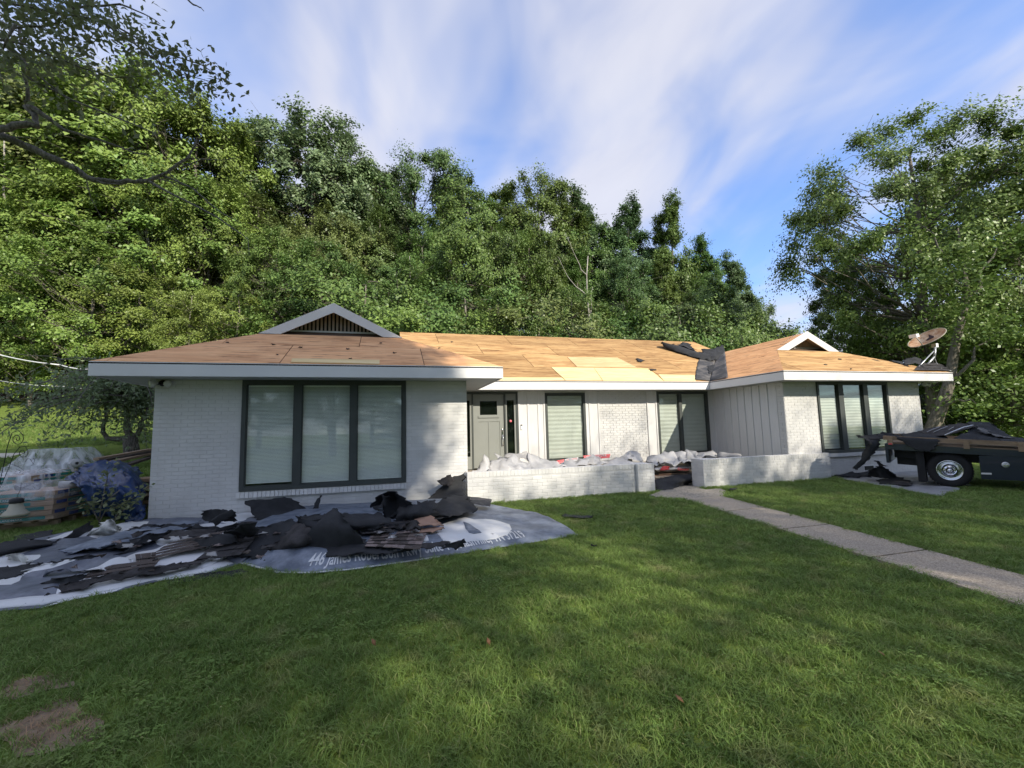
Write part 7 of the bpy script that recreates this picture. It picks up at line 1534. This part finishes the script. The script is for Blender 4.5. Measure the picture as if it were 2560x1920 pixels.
# cab ahead, mostly out of the picture
cbm = MB(); P = [(3.45, .0, .45), (5.6, .0, .42), (5.6, .0, .95), (4.75, .0, 1.05), (4.35, .0, 1.62), (3.5, .0, 1.66)]; cbm.prism([(x, .1, z) for x, _, z in P], (0, 1.75, 0)); cbm.build('cab', MAT['navy'], trk)
MB().prism([(3.7, .094, 1.08), (4.62, .094, 1.08), (4.30, .094, 1.54), (3.7, .094, 1.56)], (0, .01, 0)).build('side_window', MAT['glass_d'], trk); wheel(5.0, .2, wr_, False)
TRM = trk.matrix_basis.copy()
bpy.context.view_layer.update(); TRM = trk.matrix_world.copy()
def tw_(px, py, y): return np.array(TRM @ Vector(tp(px, py, y)))
GTK = 'torn roofing piled on the truck'
def load(label, rows, m='felt', seed=0, **k): return sheet('felt_sheet', label, 'roofing felt', rows, MAT[m], GTK, seed=seed, floor=None, **k)
load('felt flap hanging over the wooden side of the truck', [[tw_(2236, 1090, .25), tw_(2290, 1093, .25), tw_(2350, 1097, .25)], [tw_(2236, 1091, -.02), tw_(2290, 1096, -.03), tw_(2350, 1098, -.02)], [tw_(2262, 1108, -.07), tw_(2300, 1120, -.07), tw_(2345, 1112, -.07)], [tw_(2292, 1124, -.08), tw_(2312, 1129, -.08), tw_(2330, 1128, -.08)]], seed=100, crumple=.012, nu=20, nv=14)
load('twisted black felt strip trailing from the truck tail to the ground', [[tw_(2146, 1090, .1), tw_(2175, 1094, .2), tw_(2200, 1086, .3)], [tw_(2168, 1102, -.02), tw_(2188, 1108, .06), tw_(2198, 1100, .1)], [tw_(2162, 1122, -.05), tw_(2180, 1132, .0), tw_(2196, 1122, .1)], [tw_(2150, 1150, -.1), tw_(2160, 1152, -.08), tw_(2172, 1148, -.02)], [tw_(2134, 1170, -.1), tw_(2138, 1172, -.1), tw_(2141, 1172, -.1)]], seed=101, crumple=.03, nu=14, nv=26)
load('jagged felt shard lying over the truck tail', [[tw_(2146, 1089, .25), tw_(2200, 1085, .35), tw_(2245, 1086, .4)], [tw_(2150, 1095, .1), tw_(2195, 1098, .15), tw_(2245, 1092, .2)]], seed=102, nu=18, nv=6, jag=.04)
load('pointed felt shard on top of the tail of the load', [[tw_(2204, 1077, .5), tw_(2225, 1082, .5), tw_(2245, 1086, .5)], [tw_(2200, 1088, .4), tw_(2220, 1090, .4), tw_(2243, 1089, .4)]], seed=103, nu=10, nv=5)
load('arched shingle sheet with pale stripes crowning the load', [[tw_(2296, 1078, .9), tw_(2340, 1066, 1.2), tw_(2400, 1058, 1.4), tw_(2440, 1062, 1.4)], [tw_(2310, 1085, .5), tw_(2350, 1078, .6), tw_(2400, 1072, .8), tw_(2440, 1066, 1.0)], [tw_(2330, 1092, .3), tw_(2362, 1090, .35), tw_(2400, 1078, .6), tw_(2430, 1067, .9)]], 'shingle', seed=104, crumple=.015, nu=26, nv=14)
st = np.array([tw_(x, y, d) for x, y, d in ((2362, 1088, .30), (2385, 1078, .45), (2410, 1068, .65), (2432, 1063, .85))]); c_ = st[0]; tag(MB().tube([p - c_ for p in st], .014, 6).build('drip_edge', MAT['steel'], None, tuple(c_)), 'bright metal drip edge strip bent over the load', 'metal strip')
for i, (a, b) in enumerate((((2318, 1083, .5), (2350, 1070, .9)), ((2334, 1084, .5), (2370, 1069, .9)), ((2372, 1078, .5), (2385, 1071, .7)))):
    p, q = tw_(*a), tw_(*b); m_ = (p + q) / 2; tag(MB().tube([p - m_ + (0, 0, .03), (0, 0, .035), q - m_ + (0, 0, .03)], .006, 5).build('nail_strip', MAT['wrap'], None, tuple(m_)), ('pale strip on the arched sheet, nearest the truck tail', 'pale strip on the arched sheet, middle one', 'short pale strip on the arched sheet')[i], 'strip', 'pale strips on the load')
load('broad felt sheet draped over the tail half of the load', [[tw_(2250, 1086, .8), tw_(2300, 1080, .9), tw_(2360, 1082, .9)], [tw_(2260, 1090, .4), tw_(2310, 1086, .4), tw_(2370, 1096, .4)], [tw_(2255, 1094, .1), tw_(2310, 1096, .1), tw_(2375, 1100, .1)]], seed=105, crumple=.03, nu=22, nv=12)
load('dark felt hump over the cab half of the load', [[tw_(2420, 1060, 1.3), tw_(2480, 1060, 1.4), tw_(2530, 1092, 1.3), tw_(2580, 1100, 1.3)], [tw_(2420, 1076, .8), tw_(2470, 1082, .8), tw_(2520, 1094, .8), tw_(2580, 1102, .8)], [tw_(2380, 1098, .1), tw_(2450, 1100, .1), tw_(2520, 1104, .1), tw_(2580, 1106, .1)]], seed=106, crumple=.04, nu=26, nv=16)
load('black slab of felt jutting out at the top of the load', [[tw_(2416, 1054, 1.5), tw_(2450, 1055, 1.5), tw_(2481, 1056, 1.5)], [tw_(2418, 1060, 1.3), tw_(2450, 1063, 1.3), tw_(2478, 1066, 1.3)]], seed=107, nu=14, nv=5)
load('dark sheet slanting down behind the rail towards the cab', [[tw_(2440, 1064, 1.0), tw_(2480, 1080, 1.0), tw_(2530, 1094, 1.0)], [tw_(2450, 1078, .6), tw_(2490, 1090, .6), tw_(2540, 1098, .6)]], 'valley', seed=108, nu=16, nv=6)
load('small curled felt bit along the rail near the cab', [[tw_(2440, 1094, .3), tw_(2470, 1092, .3), tw_(2500, 1096, .3)], [tw_(2442, 1100, .15), tw_(2472, 1100, .15), tw_(2500, 1102, .15)]], seed=109, nu=12, nv=5)
# debris under the tail
GD = 'felt scraps on the grey tarp under the truck tail'
for i, (lb, rows) in enumerate([('flat dark felt beside the crawl vent', [[Z(2140, 1178, .06), Z(2190, 1164, .12), Z(2205, 1172, .1)], [Z(2085, 1190, .02), Z(2140, 1190, .04), Z(2200, 1190, .06)]]),
        ('jagged felt scrap against the wall end on the grey tarp', [[Z(2090, 1186, .05), Z(2120, 1178, .1), Z(2150, 1182, .1)], [Z(2082, 1192, .02), Z(2115, 1192, .03), Z(2150, 1194, .03)]]),
        ('black felt heap under the truck tail', [[Z(2175, 1175, .3), Z(2200, 1165, .36), Z(2230, 1180, .24)], [Z(2165, 1192, .06), Z(2205, 1195, .1), Z(2245, 1196, .06)]]),
        ('upright felt shard under the truck tail', [[Z(2190, 1152, .36), Z(2200, 1156, .36)], [Z(2198, 1165, .26), Z(2215, 1166, .26)]]),
        ('dark folded felt on the grey tarp by the mud flap', [[Z(2190, 1198, .06), Z(2240, 1192, .1), Z(2275, 1200, .06)], [Z(2200, 1210, .04), Z(2240, 1210, .05), Z(2275, 1212, .05)]]),
        ('brown felt patch in the middle of the grey tarp', [[Z(2220, 1202, .07), Z(2280, 1202, .07)], [Z(2215, 1208, .05), Z(2276, 1214, .06)]])]):
    sheet('felt_sheet', lb, 'roofing felt', rows, MAT['shingle' if i == 5 else 'felt'], GD, seed=120 + i, crumple=.03, nu=16, nv=8, jag=.03)
